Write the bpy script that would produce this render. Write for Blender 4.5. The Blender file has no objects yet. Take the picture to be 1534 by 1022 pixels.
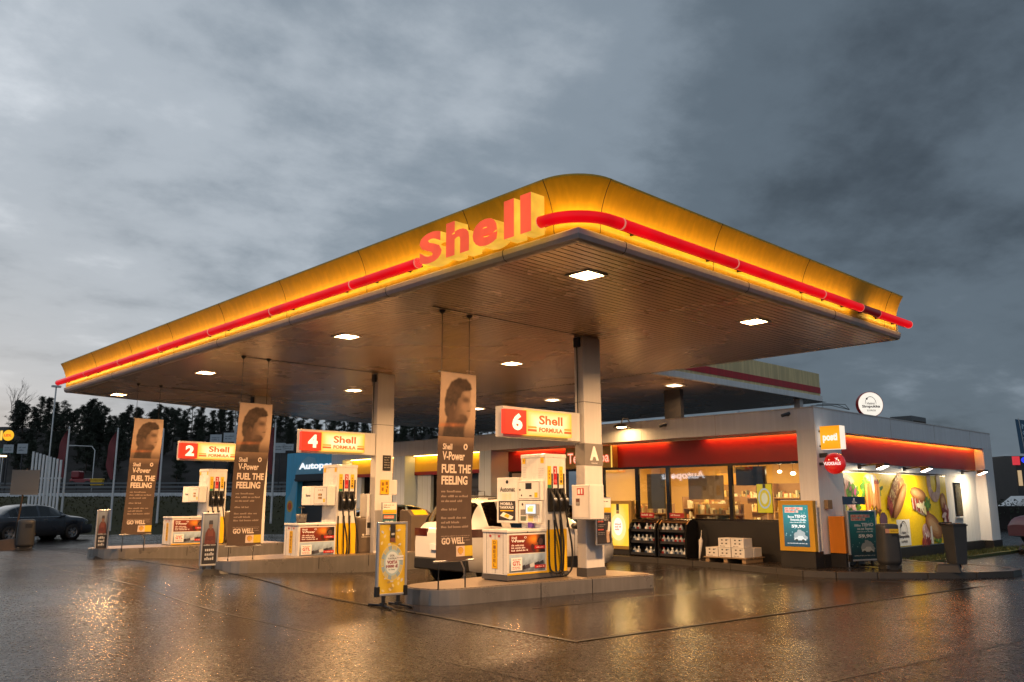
import bpy, math, random
from mathutils import Vector, Matrix, noise as mnoise
random.seed(11)
R = math.radians
sc = bpy.context.scene
COL = sc.collection

# ------------------------------------------------------------------ materials
def nt(name):
    m = bpy.data.materials.new(name); m.use_nodes = True
    t = m.node_tree; b = t.nodes['Principled BSDF']
    return m, t, b
def nd(t, typ, **kw):
    n = t.nodes.new(typ)
    for k, v in kw.items():
        if k in n.inputs: n.inputs[k].default_value = v
        else: setattr(n, k, v)
    return n
def lk(t, a, b): t.links.new(a, b)
def mul(c, k): return (c[0]*k, c[1]*k, c[2]*k, 1)

def mat(name, c, rough=.5, metal=0., var=.18, vscale=3., bump=0., bscale=60., spec=.5, emis=None, estr=0., coat=0., streak=0., trans=0.):
    m, t, b = nt(name)
    tc = nd(t, 'ShaderNodeTexCoord')
    n = nd(t, 'ShaderNodeTexNoise', Scale=vscale, Detail=6.)
    lk(t, tc.outputs['Object'], n.inputs['Vector'])
    mx = nd(t, 'ShaderNodeMix', data_type='RGBA')
    mx.inputs[6].default_value = mul(c, 1-var); mx.inputs[7].default_value = mul(c, 1+var*.6)
    lk(t, n.outputs['Fac'], mx.inputs[0])
    last = mx.outputs[2]
    if streak:
        mp = nd(t, 'ShaderNodeMapping'); mp.inputs['Scale'].default_value = (9, 9, .5)
        lk(t, tc.outputs['Object'], mp.inputs['Vector'])
        n2 = nd(t, 'ShaderNodeTexNoise', Scale=1.3, Detail=4.); lk(t, mp.outputs[0], n2.inputs['Vector'])
        rp = nd(t, 'ShaderNodeValToRGB'); rp.color_ramp.elements[0].position = .42; rp.color_ramp.elements[1].position = .68
        rp.color_ramp.elements[0].color = (1-streak,)*3+(1,); rp.color_ramp.elements[1].color = (1, 1, 1, 1)
        lk(t, n2.outputs['Fac'], rp.inputs['Fac'])
        m2 = nd(t, 'ShaderNodeMix', data_type='RGBA', blend_type='MULTIPLY'); m2.inputs[0].default_value = 1
        lk(t, last, m2.inputs[6]); lk(t, rp.outputs[0], m2.inputs[7]); last = m2.outputs[2]
    lk(t, last, b.inputs['Base Color'])
    mr = nd(t, 'ShaderNodeMapRange'); mr.inputs[3].default_value = max(.02, rough-.1); mr.inputs[4].default_value = min(1, rough+.1)
    lk(t, n.outputs['Fac'], mr.inputs[0]); lk(t, mr.outputs[0], b.inputs['Roughness'])
    b.inputs['Metallic'].default_value = metal
    b.inputs['Specular IOR Level'].default_value = spec
    b.inputs['Coat Weight'].default_value = coat; b.inputs['Coat Roughness'].default_value = .06
    if trans: b.inputs['Transmission Weight'].default_value = trans
    if bump:
        nb = nd(t, 'ShaderNodeTexNoise', Scale=bscale, Detail=4.); lk(t, tc.outputs['Object'], nb.inputs['Vector'])
        bp = nd(t, 'ShaderNodeBump', Strength=bump, Distance=.01); lk(t, nb.outputs['Fac'], bp.inputs['Height'])
        lk(t, bp.outputs[0], b.inputs['Normal'])
    if emis:
        b.inputs['Emission Color'].default_value = (*emis, 1)
        me_ = nd(t, 'ShaderNodeMapRange'); me_.inputs[1].default_value = .3; me_.inputs[2].default_value = .7; me_.inputs[3].default_value = estr*.72; me_.inputs[4].default_value = estr*1.25
        lk(t, n.outputs['Fac'], me_.inputs[0]); lk(t, me_.outputs[0], b.inputs['Emission Strength'])
    return m

def printed(name, estr=0., rough=.4, var=.12, nsc=7.):
    """artwork printed on a sheet: colours live on the mesh as a colour attribute"""
    m, t, b = nt(name)
    a = nd(t, 'ShaderNodeVertexColor', layer_name='Col')
    tc = nd(t, 'ShaderNodeTexCoord'); n = nd(t, 'ShaderNodeTexNoise', Scale=nsc, Detail=8.)
    lk(t, tc.outputs['Object'], n.inputs['Vector'])
    mr = nd(t, 'ShaderNodeMapRange'); mr.inputs[3].default_value = 1-var; mr.inputs[4].default_value = 1+var
    lk(t, n.outputs['Fac'], mr.inputs[0])
    m2 = nd(t, 'ShaderNodeMix', data_type='RGBA', blend_type='MULTIPLY'); m2.inputs[0].default_value = 1
    lk(t, a.outputs['Color'], m2.inputs[6]); lk(t, mr.outputs[0], m2.inputs[7])
    lk(t, m2.outputs[2], b.inputs['Base Color']); b.inputs['Roughness'].default_value = rough
    if estr:
        lk(t, m2.outputs[2], b.inputs['Emission Color']); b.inputs['Emission Strength'].default_value = estr
        k = nd(t, 'ShaderNodeMix', data_type='RGBA', blend_type='MULTIPLY'); k.inputs[0].default_value = 1; k.inputs[7].default_value = (.25, .25, .25, 1)
        lk(t, m2.outputs[2], k.inputs[6]); lk(t, k.outputs[2], b.inputs['Base Color'])
    return m

def emit(name, c, s, one_sided=False):
    m = bpy.data.materials.new(name); m.use_nodes = True; t = m.node_tree; t.nodes.clear()
    o = nd(t, 'ShaderNodeOutputMaterial'); e = nd(t, 'ShaderNodeEmission'); e.inputs[0].default_value = (*c, 1); e.inputs[1].default_value = s
    if one_sided == 'node':
        g = nd(t, 'ShaderNodeNewGeometry'); ml = nd(t, 'ShaderNodeMath', operation='MULTIPLY_ADD')
        ml.inputs[1].default_value = -s; ml.inputs[2].default_value = s
        lk(t, g.outputs['Backfacing'], ml.inputs[0]); lk(t, ml.outputs[0], e.inputs[1])
    lk(t, e.outputs[0], o.inputs[0]); m.cycles.emission_sampling = 'FRONT' if one_sided else 'AUTO'; return m

def glass(name, tint=(.8, .85, .85), dirt=.04, refl=1.):
    m = bpy.data.materials.new(name); m.use_nodes = True; t = m.node_tree; t.nodes.clear()
    o = nd(t, 'ShaderNodeOutputMaterial'); tr = nd(t, 'ShaderNodeBsdfTransparent'); tr.inputs[0].default_value = (*tint, 1)
    gl = nd(t, 'ShaderNodeBsdfGlossy'); gl.inputs['Roughness'].default_value = .02
    fr = nd(t, 'ShaderNodeFresnel'); fr.inputs[0].default_value = 1.5
    ma = nd(t, 'ShaderNodeMath', operation='MULTIPLY_ADD'); ma.inputs[1].default_value = refl*1.6; ma.inputs[2].default_value = dirt
    lk(t, fr.outputs[0], ma.inputs[0])
    mx = nd(t, 'ShaderNodeMixShader'); lk(t, ma.outputs[0], mx.inputs[0]); lk(t, tr.outputs[0], mx.inputs[1]); lk(t, gl.outputs[0], mx.inputs[2])
    lk(t, mx.outputs[0], o.inputs[0]); return m

def asphalt(name, lo, hi, r0, r1, bump, grain, disp=.006, spk=1.):
    """wet ground: dark stone grains, slow changes of wetness, one even micro relief"""
    m, t, b = nt(name)
    tc = nd(t, 'ShaderNodeTexCoord')
    def noise(sc_, det=6., rough=.6):
        n = nd(t, 'ShaderNodeTexNoise', Scale=sc_, Detail=det, Roughness=rough); lk(t, tc.outputs['Object'], n.inputs['Vector']); return n
    def math_(op, a, b_=None, c=None, clamp=False):
        n = nd(t, 'ShaderNodeMath', operation=op, use_clamp=clamp)
        for i, x in enumerate((a, b_, c)):
            if x is None: continue
            if isinstance(x, (int, float)): n.inputs[i].default_value = x
            else: lk(t, x, n.inputs[i])
        return n.outputs[0]
    big = noise(.22, 4.); mid = noise(1.3, 6.); fine = noise(grain*.45, 5., .8)
    vor = nd(t, 'ShaderNodeTexVoronoi', Scale=grain*.72); lk(t, tc.outputs['Object'], vor.inputs['Vector'])
    sepc = nd(t, 'ShaderNodeSeparateColor'); lk(t, vor.outputs['Color'], sepc.inputs[0])
    f = math_('ADD', math_('MULTIPLY', math_('POWER', sepc.outputs[0], 2.2), .75), math_('MULTIPLY', math_('SUBTRACT', fine.outputs['Fac'], .3), .5), None, True)
    f = math_('MULTIPLY', f, math_('MULTIPLY_ADD', mid.outputs['Fac'], 1.3, .35), None, True)
    mx = nd(t, 'ShaderNodeMix', data_type='RGBA'); mx.inputs[6].default_value = (*lo, 1); mx.inputs[7].default_value = (*hi, 1)
    lk(t, f, mx.inputs[0]); lk(t, mx.outputs[2], b.inputs['Base Color'])
    wet = math_('ADD', math_('MULTIPLY', big.outputs['Fac'], .7), math_('MULTIPLY', mid.outputs['Fac'], .3))
    mr = nd(t, 'ShaderNodeMapRange', interpolation_type='SMOOTHSTEP'); mr.inputs[1].default_value = .33; mr.inputs[2].default_value = .67; mr.inputs[3].default_value = r1; mr.inputs[4].default_value = r0
    lk(t, wet, mr.inputs[0]); lk(t, mr.outputs[0], b.inputs['Roughness'])
    h = math_('ADD', math_('MULTIPLY', sepc.outputs[1], .6), fine.outputs['Fac'])
    bp = nd(t, 'ShaderNodeBump', Distance=disp, Strength=bump); lk(t, h, bp.inputs['Height'])
    lk(t, bp.outputs[0], b.inputs['Normal'])
    sp = math_('MULTIPLY_ADD', math_('POWER', sepc.outputs[2], 2.2), .55, .05)
    sp = math_('MULTIPLY', sp, math_('MULTIPLY_ADD', mr.outputs[0], -2.2, 1.35))
    lk(t, math_('MULTIPLY', sp, spk), b.inputs['Specular IOR Level'])
    rg = math_('MULTIPLY', mr.outputs[0], math_('MULTIPLY_ADD', sepc.outputs[1], .8, .6)); lk(t, rg, b.inputs['Roughness'])
    return m

M = {}
M['asphalt'] = asphalt('wet_asphalt', (.0015, .0014, .0013), (.04, .033, .027), .15, .28, .32, 64., .0065, 1.05)
M['slab'] = asphalt('wet_forecourt', (.004, .003, .0023), (.034, .024, .017), .12, .22, .22, 78., .005, 1.3)
M['pave'] = asphalt('wet_pavement', (.006, .005, .0045), (.06, .05, .043), .14, .3, .3, 60., .005)
M['drain'] = mat('drain_iron', (.008, .007, .006), .35, .3, bump=.4)
M['kerb'] = mat('kerb_granite', (.05, .046, .042), .35, 0, .3, 8, .3, 40)
M['island'] = mat('island_steel', (.3, .28, .26), .3, .6, .3, 2.0, .06, 14, streak=.12)
M['soffit_w'] = None
M['white'] = mat('white_paint', (.84, .84, .84), .35, 0, .1, 2, streak=.12)
M['pump_white'] = mat('pump_white', (.76, .74, .7), .28, 0, .07, 2.5, coat=.3, streak=.08)
M['wall'] = mat('wall_panel', (.76, .78, .82), .55, 0, .12, .8, .04, 30, streak=.08)
M['wall2'] = mat('wall_panel_white', (.74, .74, .75), .5, 0, .1, .8, .03, 30, streak=.07)
M['column'] = mat('column_paint', (.66, .63, .6), .42, 0, .1, 2, .03, 30, streak=.06)
M['plinth'] = mat('plinth_dark', (.014, .013, .013), .45, 0, .3, 4, .15, 30)
M['grey'] = mat('grey_plastic', (.09, .085, .085), .4, 0, .15, 5)
M['dgrey'] = mat('dark_grey', (.03, .03, .032), .4, 0, .2, 5, .1, 60)
M['black'] = mat('black_rubber', (.012, .012, .012), .42, 0, .2, 6)
M['blackgl'] = mat('black_gloss', (.01, .01, .011), .12, 0, .2, 6)
M['brownbin'] = mat('brown_bin', (.115, .085, .06), .45, 0, .25, 5, .15, 50)
M['steel'] = mat('steel', (.5, .5, .5), .3, .9, .15, 8)
M['alu'] = mat('aluminium_frame', (.55, .55, .56), .32, .7, .12, 6)
M['darkmetal'] = mat('dark_metal', (.05, .05, .055), .38, .6, .2, 6)
M['chrome'] = mat('chrome', (.75, .75, .77), .12, 1., .05, 6)
M['trim'] = mat('canopy_trim', (.56, .52, .5), .38, .1, .15, 3, streak=.08)
M['fascia'] = mat('fascia_yellow', (.76, .44, .018), .36, 0, .16, 1.1, .02, 10, streak=.14)
M['oldfascia'] = mat('old_fascia', (.86, .68, .34), .5, 0, .2, 1.3, .03, 14, streak=.25)
M['redpaint'] = mat('red_paint', (.25, .008, .008), .38, 0, .2, 1.5)
M['redstripe'] = mat('red_stripe', (.55, .012, .018), .4, 0, .2, 2, streak=.2)
M['yellow'] = mat('yellow_paint', (.72, .42, .015), .35, 0, .12, 3)
M['mustard'] = mat('mustard_paint', (.5, .28, .02), .42, 0, .14, 3)
M['orange'] = mat('orange_paint', (.62, .2, .01), .42, 0, .14, 3, streak=.12)
M['blue'] = mat('blue_panel', (.08, .5, .8), .4, 0, .2, 1.2, streak=.12)
M['tube'] = mat('light_tube_red', (.4, .002, .006), .4, 0, .12, 1.6, emis=(1., .002, .008), estr=.68, coat=.12, spec=.3)
M['tube_dim'] = mat('light_tube_unlit', (.2, .004, .008), .3, 0, .2, 3, emis=(1., .004, .012), estr=.06, coat=.2)
M['tube_joint'] = mat('tube_joint', (.5, .2, .15), .3, emis=(1., .3, .2), estr=.6)
M['back_glow'] = emit('tube_back_glow', (1., .62, .12), 13., 'node')
M['up_glow'] = emit('tube_up_glow', (1., .54, .075), 12., 'node')
M['lens'] = emit('lamp_lens', (1., .58, .25), 75., True)
M['lens_dim'] = emit('lamp_lens_dim', (1., .7, .4), 18., True)
M['cove'] = emit('cove_strip', (1., .3, .05), 40.)
M['cove_side'] = emit('cove_strip_side', (1., .3, .03), 58.)
M['cove_y'] = emit('cove_strip_yellow', (1., .6, .16), 24.)
M['flood'] = emit('flood_lens', (1., .9, .75), 20., True)
M['walllamp'] = emit('wall_lamp_lens', (1., .58, .22), 120.)
M['ceil_in'] = emit('shop_ceiling_tube', (1., .68, .28), 80., True)
M['pendant'] = emit('pendant_glow', (1., .78, .45), 14.)
M['glass'] = glass('shop_glass', (.93, .95, .93), .02, .8)
M['carglass'] = glass('car_glass', (.1, .11, .11), .05)
M['lit'] = printed('lit_sign_face', 1.0)
M['lithot'] = printed('lit_sign_hot', 1.35, var=.04)
M['litsoft'] = printed('lit_poster_face', .62)
M['print'] = printed('printed_sheet', 0, .38)
M['print_dull'] = printed('printed_cloth', 0, .75, .2)
M['lettercoral'] = mat('letter_face', (.4, .05, .03), .35, 0, .05, 2, emis=(1., .1, .03), estr=.92)
M['letterside'] = mat('letter_side', (.45, .24, .02), .4, 0, .25, 4, emis=(1., .52, .055), estr=.84)
M['carwhite'] = mat('car_white', (.7, .68, .65), .2, 0, .05, 2, coat=.9)
M['carblue'] = mat('car_blue_grey', (.04, .05, .068), .3, 0, .1, 2, coat=.35)
M['carteal'] = mat('car_teal', (.03, .07, .09), .22, .4, .1, 2, coat=.9)
M['carred'] = mat('car_red', (.22, .01, .016), .35, 0, .1, 2, coat=.25)
M['tyre'] = mat('tyre_rubber', (.012, .012, .013), .6, 0, .2, 12, .3, 60)
M['rim'] = mat('rim_alloy', (.4, .4, .42), .28, .85, .1, 6)
M['tail'] = mat('tail_lamp', (.06, .005, .006), .12, 0, .1, 5, coat=.8)
M['tail_on'] = mat('tail_lamp_lit', (.4, .006, .008), .12, emis=(1, .03, .02), estr=1.2)
M['grass'] = mat('wet_grass', (.045, .042, .014), .85, 0, .6, .9, .8, 22, spec=.12)
M['verge'] = mat('verge_grass', (.06, .075, .018), .75, 0, .5, 3, .8, 30)
M['rock'] = mat('rock_hill', (.045, .04, .038), .85, 0, .8, .35, 1., 1.6, spec=.12)
M['road'] = mat('road_wet', (.035, .035, .037), .3, 0, .3, .5, .2, 30)
M['barrier'] = mat('concrete_barrier', (.75, .77, .8), .5, 0, .2, 1, streak=.2)
M['bark'] = mat('pine_bark', (.05, .034, .026), .85, 0, .4, 6, .6, 30)
M['twig'] = mat('bare_twig', (.05, .045, .042), .85, 0, .3, 6)
def foliage(name, c):
    m, t, b = nt(name)
    g = nd(t, 'ShaderNodeNewGeometry'); oi = nd(t, 'ShaderNodeObjectInfo')
    mx = nd(t, 'ShaderNodeMix', data_type='RGBA'); mx.inputs[6].default_value = mul(c, .45); mx.inputs[7].default_value = mul(c, 1.35)
    lk(t, g.outputs['Random Per Island'], mx.inputs[0])
    hs = nd(t, 'ShaderNodeHueSaturation'); mr = nd(t, 'ShaderNodeMapRange'); mr.inputs[3].default_value = .7; mr.inputs[4].default_value = 1.15
    lk(t, oi.outputs['Random'], mr.inputs[0]); lk(t, mr.outputs[0], hs.inputs['Value']); lk(t, mx.outputs[2], hs.inputs['Color'])
    lk(t, hs.outputs[0], b.inputs['Base Color']); b.inputs['Roughness'].default_value = .8
    return m
M['needle'] = foliage('pine_needles', (.032, .042, .026))
M['darkbld'] = mat('dark_building', (.03, .032, .036), .5, 0, .3, .6)
M['greybld'] = mat('grey_building', (.14, .15, .16), .6, 0, .3, .5)
M['cardboard'] = mat('white_carton', (.68, .66, .63), .6, 0, .15, 5)
M['wood'] = mat('pallet_wood', (.3, .2, .11), .7, 0, .35, 6, .3, 40)
M['inner'] = mat('shop_inner_wall', (.66, .44, .15), .7, 0, .12, 1)
M['inner_floor'] = mat('shop_inner_floor', (.25, .2, .15), .35, 0, .2, 3)
M['counter'] = mat('counter_wood', (.35, .2, .09), .45, 0, .25, 4)
M['bottle'] = mat('bottle_clear', (.42, .47, .52), .2, 0, .3, 30, coat=.6)
M['bin'] = mat('bin_grey', (.045, .047, .05), .4, 0, .2, 4)
M['rust'] = mat('rusty_base', (.075, .05, .035), .75, 0, .6, 6, .5, 30)
M['flag'] = mat('flag_maroon', (.22, .045, .05), .7, 0, .4, 3)
M['flagblue'] = mat('flag_blue', (.02, .09, .17), .7, 0, .25, 2)
M['navy'] = mat('navy_sign', (.012, .035, .09), .35, 0, .1, 4)

def ribbed(name, c, rough, metal, period, axis, strength, dist=.006, gap=.35):
    m, t, b = nt(name)
    tc = nd(t, 'ShaderNodeTexCoord'); n = nd(t, 'ShaderNodeTexNoise', Scale=.7, Detail=6.); lk(t, tc.outputs['Object'], n.inputs['Vector'])
    mx = nd(t, 'ShaderNodeMix', data_type='RGBA'); mx.inputs[6].default_value = mul(c, .75); mx.inputs[7].default_value = mul(c, 1.15)
    lk(t, n.outputs['Fac'], mx.inputs[0])
    w = nd(t, 'ShaderNodeTexWave', wave_type='BANDS', bands_direction=axis, wave_profile='SAW'); w.inputs['Scale'].default_value = 1/period*2*math.pi/20; w.inputs['Distortion'].default_value = 0
    lk(t, tc.outputs['Object'], w.inputs['Vector'])
    rp = nd(t, 'ShaderNodeValToRGB'); e = rp.color_ramp.elements; e[0].position = 0.; e[0].color = (gap, gap, gap, 1); e[1].position = .2; e[1].color = (1, 1, 1, 1); e2 = e.new(.86); e2.color = (1, 1, 1, 1); e3 = e.new(1.); e3.color = (gap*1.6,)*3+(1,)
    lk(t, w.outputs['Fac'], rp.inputs['Fac'])
    m2 = nd(t, 'ShaderNodeMix', data_type='RGBA', blend_type='MULTIPLY'); m2.inputs[0].default_value = .9
    lk(t, mx.outputs[2], m2.inputs[6]); lk(t, rp.outputs[0], m2.inputs[7]); lk(t, m2.outputs[2], b.inputs['Base Color'])
    mr = nd(t, 'ShaderNodeMapRange'); mr.inputs[3].default_value = rough-.06; mr.inputs[4].default_value = rough+.08
    lk(t, n.outputs['Fac'], mr.inputs[0]); lk(t, mr.outputs[0], b.inputs['Roughness'])
    b.inputs['Metallic'].default_value = metal
    bp = nd(t, 'ShaderNodeBump', Strength=strength, Distance=dist); lk(t, rp.outputs[0], bp.inputs['Height']); lk(t, bp.outputs[0], b.inputs['Normal'])
    return m
M['soffit'] = mat('soffit_panels', (.6, .42, .29), .27, .4, .12, .4)
M['groove'] = mat('soffit_groove', (.1, .075, .055), .5, .2, .2, 2)
M['cladding'] = ribbed('wall_cladding', (.74, .74, .74), .55, 0., .3, 'X', .08, .004, .82)
M['cladfront'] = ribbed('bay_cladding', (.62, .72, .84), .5, 0., .3, 'Y', .1, .004, .75)
M['doorpanel'] = ribbed('bay_door_panels', (.085, .1, .125), .4, .2, .5, 'Z', .6)
M['grating'] = ribbed('island_grating', (.3, .24, .19), .34, .6, .085, 'X', .9, .01)

for k_ in ('lit', 'lithot', 'litsoft', 'lettercoral', 'letterside', 'tube', 'tube_dim', 'tube_joint', 'tail_on', 'pendant', 'back_glow', 'up_glow'):
    M[k_].cycles.emission_sampling = 'NONE'    # faint or enclosed glow: no need to aim light rays at it
for k_ in ('back_glow', 'up_glow'): M[k_].cycles.emission_sampling = 'FRONT'

# ------------------------------------------------------------------ mesh building
class MB:
    def __init__(s): s.v = []; s.f = []; s.m = []; s.c = []; s.s = []
    def add(s, vs, fs, m=0, col=None, smooth=False):
        k = len(s.v); s.v += [tuple(p) for p in vs]
        for f in fs:
            s.f.append(tuple(i+k for i in f)); s.m.append(m); s.c.append(col); s.s.append(smooth)
        return s
    def box(s, x0, x1, y0, y1, z0, z1, m=0, col=None):
        vs = [(x, y, z) for z in (z0, z1) for y in (y0, y1) for x in (x0, x1)]
        return s.add(vs, [(0, 2, 3, 1), (4, 5, 7, 6), (0, 1, 5, 4), (2, 6, 7, 3), (0, 4, 6, 2), (1, 3, 7, 5)], m, col)
    def prism(s, pts, z0, z1, m=0, col=None, mside=None):
        n = len(pts); vs = [(x, y, z0) for x, y in pts]+[(x, y, z1) for x, y in pts]
        s.add(vs, [tuple(reversed(range(n))), tuple(range(n, 2*n))], m, col)
        return s.add(vs, [(i, (i+1) % n, n+(i+1) % n, n+i) for i in range(n)], m if mside is None else mside, col)
    def extr(s, F, pts, d, m=0, col=None):
        """polygon (a,b) on frame F pulled out by d along its normal"""
        n = len(pts); vs = [F.p(a, b, 0) for a, b in pts]+[F.p(a, b, d) for a, b in pts]
        s.add(vs, [tuple(reversed(range(n))), tuple(range(n, 2*n))], m, col)
        return s.add(vs, [(i, (i+1) % n, n+(i+1) % n, n+i) for i in range(n)], m, col)
    def tube(s, pts, r, n=10, m=0, col=None, caps=True, smooth=True):
        pts = [Vector(p) for p in pts]; rs = r if isinstance(r, (list, tuple)) else [r]*len(pts)
        rings = []; up = None
        for i, p in enumerate(pts):
            t = (pts[min(i+1, len(pts)-1)]-pts[max(i-1, 0)]).normalized()
            if up is None: up = Vector((0, 0, 1)) if abs(t.z) < .9 else Vector((1, 0, 0))
            a = t.cross(up).normalized(); b = a.cross(t).normalized(); up = b
            rings.append([p+a*math.cos(2*math.pi*k/n)*rs[i]+b*math.sin(2*math.pi*k/n)*rs[i] for k in range(n)])
        vs = [q for r_ in rings for q in r_]
        fs = [(i*n+k, i*n+(k+1) % n, (i+1)*n+(k+1) % n, (i+1)*n+k) for i in range(len(pts)-1) for k in range(n)]
        s.add(vs, fs, m, col, smooth)
        if caps:
            L = (len(pts)-1)*n
            s.add(vs, [tuple(reversed(range(n))), tuple(range(L, L+n))], m, col)
        return s
    def lathe(s, prof, o=(0, 0, 0), ax='z', n=24, m=0, col=None, smooth=True):
        vs = []
        for r, h in prof:
            for k in range(n):
                a = 2*math.pi*k/n; x, y = r*math.cos(a), r*math.sin(a)
                p = (x, y, h) if ax == 'z' else ((h, x, y) if ax == 'x' else (x, h, y))
                vs.append((o[0]+p[0], o[1]+p[1], o[2]+p[2]))
        fs = [(i*n+k, i*n+(k+1) % n, (i+1)*n+(k+1) % n, (i+1)*n+k) for i in range(len(prof)-1) for k in range(n)]
        if ax == 'y': fs = [tuple(reversed(f)) for f in fs]
        return s.add(vs, fs, m, col, smooth)
    def quad(s, a, b, c, d, m=0, col=None): return s.add([a, b, c, d], [(0, 1, 2, 3)], m, col)
    def build(s, name, mats, parent=None, world=False, bevel=0., kind=None, label=None):
        if not isinstance(mats, (list, tuple)): mats = [mats]
        me = bpy.data.meshes.new(name)
        vs = s.v
        if parent is not None and world:
            inv = parent_matrix(parent).inverted(); vs = [tuple(inv @ Vector(p)) for p in vs]
        me.from_pydata(vs, [], s.f)
        for m in mats: me.materials.append(m)
        me.polygons.foreach_set('material_index', s.m); me.polygons.foreach_set('use_smooth', s.s)
        if any(c is not None for c in s.c):
            at = me.color_attributes.new('Col', 'FLOAT_COLOR', 'CORNER'); d = []
            for f, c in zip(s.f, s.c):
                if c is None: c = (.5, .5, .5)
                if isinstance(c, list):
                    for q in c: d += [q[0], q[1], q[2], 1.]
                else: d += [c[0], c[1], c[2], 1.]*len(f)
            at.data.foreach_set('color', d)
        me.update()
        o = bpy.data.objects.new(name, me); COL.objects.link(o)
        if parent is not None: o.parent = parent
        if bevel:
            b = o.modifiers.new('bevel', 'BEVEL'); b.width = bevel; b.segments = 2; b.limit_method = 'ANGLE'; b.angle_limit = R(40)
        if kind: o['kind'] = kind
        if label: o['label'] = label
        return o
def parent_matrix(o):
    m = Matrix.Translation(o.location) @ o.rotation_euler.to_matrix().to_4x4()
    return parent_matrix(o.parent) @ m if o.parent else m

class Fr:
    """flat drawing frame: origin, u (right as read), v (up); n points at the reader"""
    def __init__(s, o, u, v=(0, 0, 1)):
        s.o = Vector(o); s.u = Vector(u).normalized(); s.v = Vector(v).normalized(); s.n = s.u.cross(s.v)
    def p(s, a, b, c=0.): return s.o+s.u*a+s.v*b+s.n*c
LAY = .0022
def rect(mb, F, a0, b0, a1, b1, lay, col, m=0):
    c = lay*LAY; return mb.quad(F.p(a0, b0, c), F.p(a1, b0, c), F.p(a1, b1, c), F.p(a0, b1, c), m, col)
def poly(mb, F, pts, lay, col, m=0):
    mb.k = getattr(mb, 'k', 0)+1; c = lay*LAY+mb.k*2.2e-5   # every shape on its own level
    return mb.add([F.p(a, b, c) for a, b in pts], [tuple(range(len(pts)))], m, col)
def ell(mb, F, ca, cb, ra, rb, lay, col, rot=0., n=20, m=0, wob=0.):
    pts = []
    for k in range(n):
        t = 2*math.pi*k/n; w = 1+wob*random.uniform(-1, 1)
        x, y = ra*math.cos(t)*w, rb*math.sin(t)*w
        pts.append((ca+x*math.cos(rot)-y*math.sin(rot), cb+x*math.sin(rot)+y*math.cos(rot)))
    return poly(mb, F, pts, lay, col, m)
def grad(mb, F, a0, b0, a1, b1, lay, fn, nx=8, ny=8, m=0):
    """sheet whose printed colour varies: fn(s,t) with s,t in 0..1"""
    c = lay*LAY
    for i in range(nx):
        for j in range(ny):
            q = [(i/nx, j/ny), ((i+1)/nx, j/ny), ((i+1)/nx, (j+1)/ny), (i/nx, (j+1)/ny)]
            mb.add([F.p(a0+(a1-a0)*s, b0+(b1-b0)*t, c) for s, t in q], [(0, 1, 2, 3)], m, [fn(s, t) for s, t in q])
_tx = {}
def tgeo(st, bold=0.):
    k = (st, bold)
    if k not in _tx:
        cu = bpy.data.curves.new('lettering', 'FONT'); cu.body = st; cu.size = 1; cu.offset = bold; cu.resolution_u = 3
        ob = bpy.data.objects.new('lettering', cu); COL.objects.link(ob)
        bpy.context.view_layer.update(); dg = bpy.context.evaluated_depsgraph_get()
        me = bpy.data.meshes.new_from_object(ob.evaluated_get(dg))
        vs = [(v.co.x, v.co.y) for v in me.vertices]; fs = [tuple(p.vertices) for p in me.polygons]
        bpy.data.objects.remove(ob); bpy.data.curves.remove(cu); bpy.data.meshes.remove(me)
        if vs:
            x0, x1 = min(v[0] for v in vs), max(v[0] for v in vs); y0, y1 = min(v[1] for v in vs), max(v[1] for v in vs)
        else: x0 = y0 = 0; x1 = y1 = 1
        _tx[k] = (vs, fs, x0, x1, y0, y1)
    return _tx[k]
def text(mb, F, st, a0, b0, a1, b1, lay, col, bold=.02, m=0, fit=True):
    """lettering stretched into the rectangle a0..a1, b0..b1"""
    vs, fs, x0, x1, y0, y1 = tgeo(st, bold); c = lay*LAY
    sx = (a1-a0)/(x1-x0); sy = (b1-b0)/(y1-y0)
    return mb.add([F.p(a0+(x-x0)*sx, b0+(y-y0)*sy, c) for x, y in vs], fs, m, col)
def bars(mb, F, a0, b, a1, h, lay, col, seed=0):
    """a line of print too small to read"""
    r = random.Random(seed*7+int(b*1000)); a = a0
    while a < a1-h:
        w = min(r.uniform(1.5, 5)*h, a1-a); x = a
        while x < a+w-h*.2:
            hh = h*(1 if r.random() < .3 else .68)
            rect(mb, F, x, b, x+h*.42, b+hh, lay, col); x += h*.62
        a += w+h*.7
def scallop(mb, F, ca, cb, r, lay, c1, c2):
    def shell(s): return [(ca+r*s*math.cos(t)*(.98), cb+r*s*(.15+math.sin(t)*.85)) for t in [R(x) for x in range(-5, 186, 12)]]+[(ca-r*s*.78, cb-r*s*.4), (ca-r*s*.36, cb-r*s*.62), (ca-r*s*.4, cb-r*s*.86), (ca+r*s*.4, cb-r*s*.86), (ca+r*s*.36, cb-r*s*.62), (ca+r*s*.78, cb-r*s*.4)]
    poly(mb, F, shell(1), lay, c1); poly(mb, F, shell(.84), lay+1, c2)
    for k in range(-2, 3):
        t = R(90-k*26); w = R(2.2)
        poly(mb, F, [(ca-.02*r, cb-.5*r), (ca+.8*r*math.cos(t-w), cb+.8*r*math.sin(t-w)), (ca+.8*r*math.cos(t+w), cb+.8*r*math.sin(t+w))], lay+2, c1)

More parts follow.
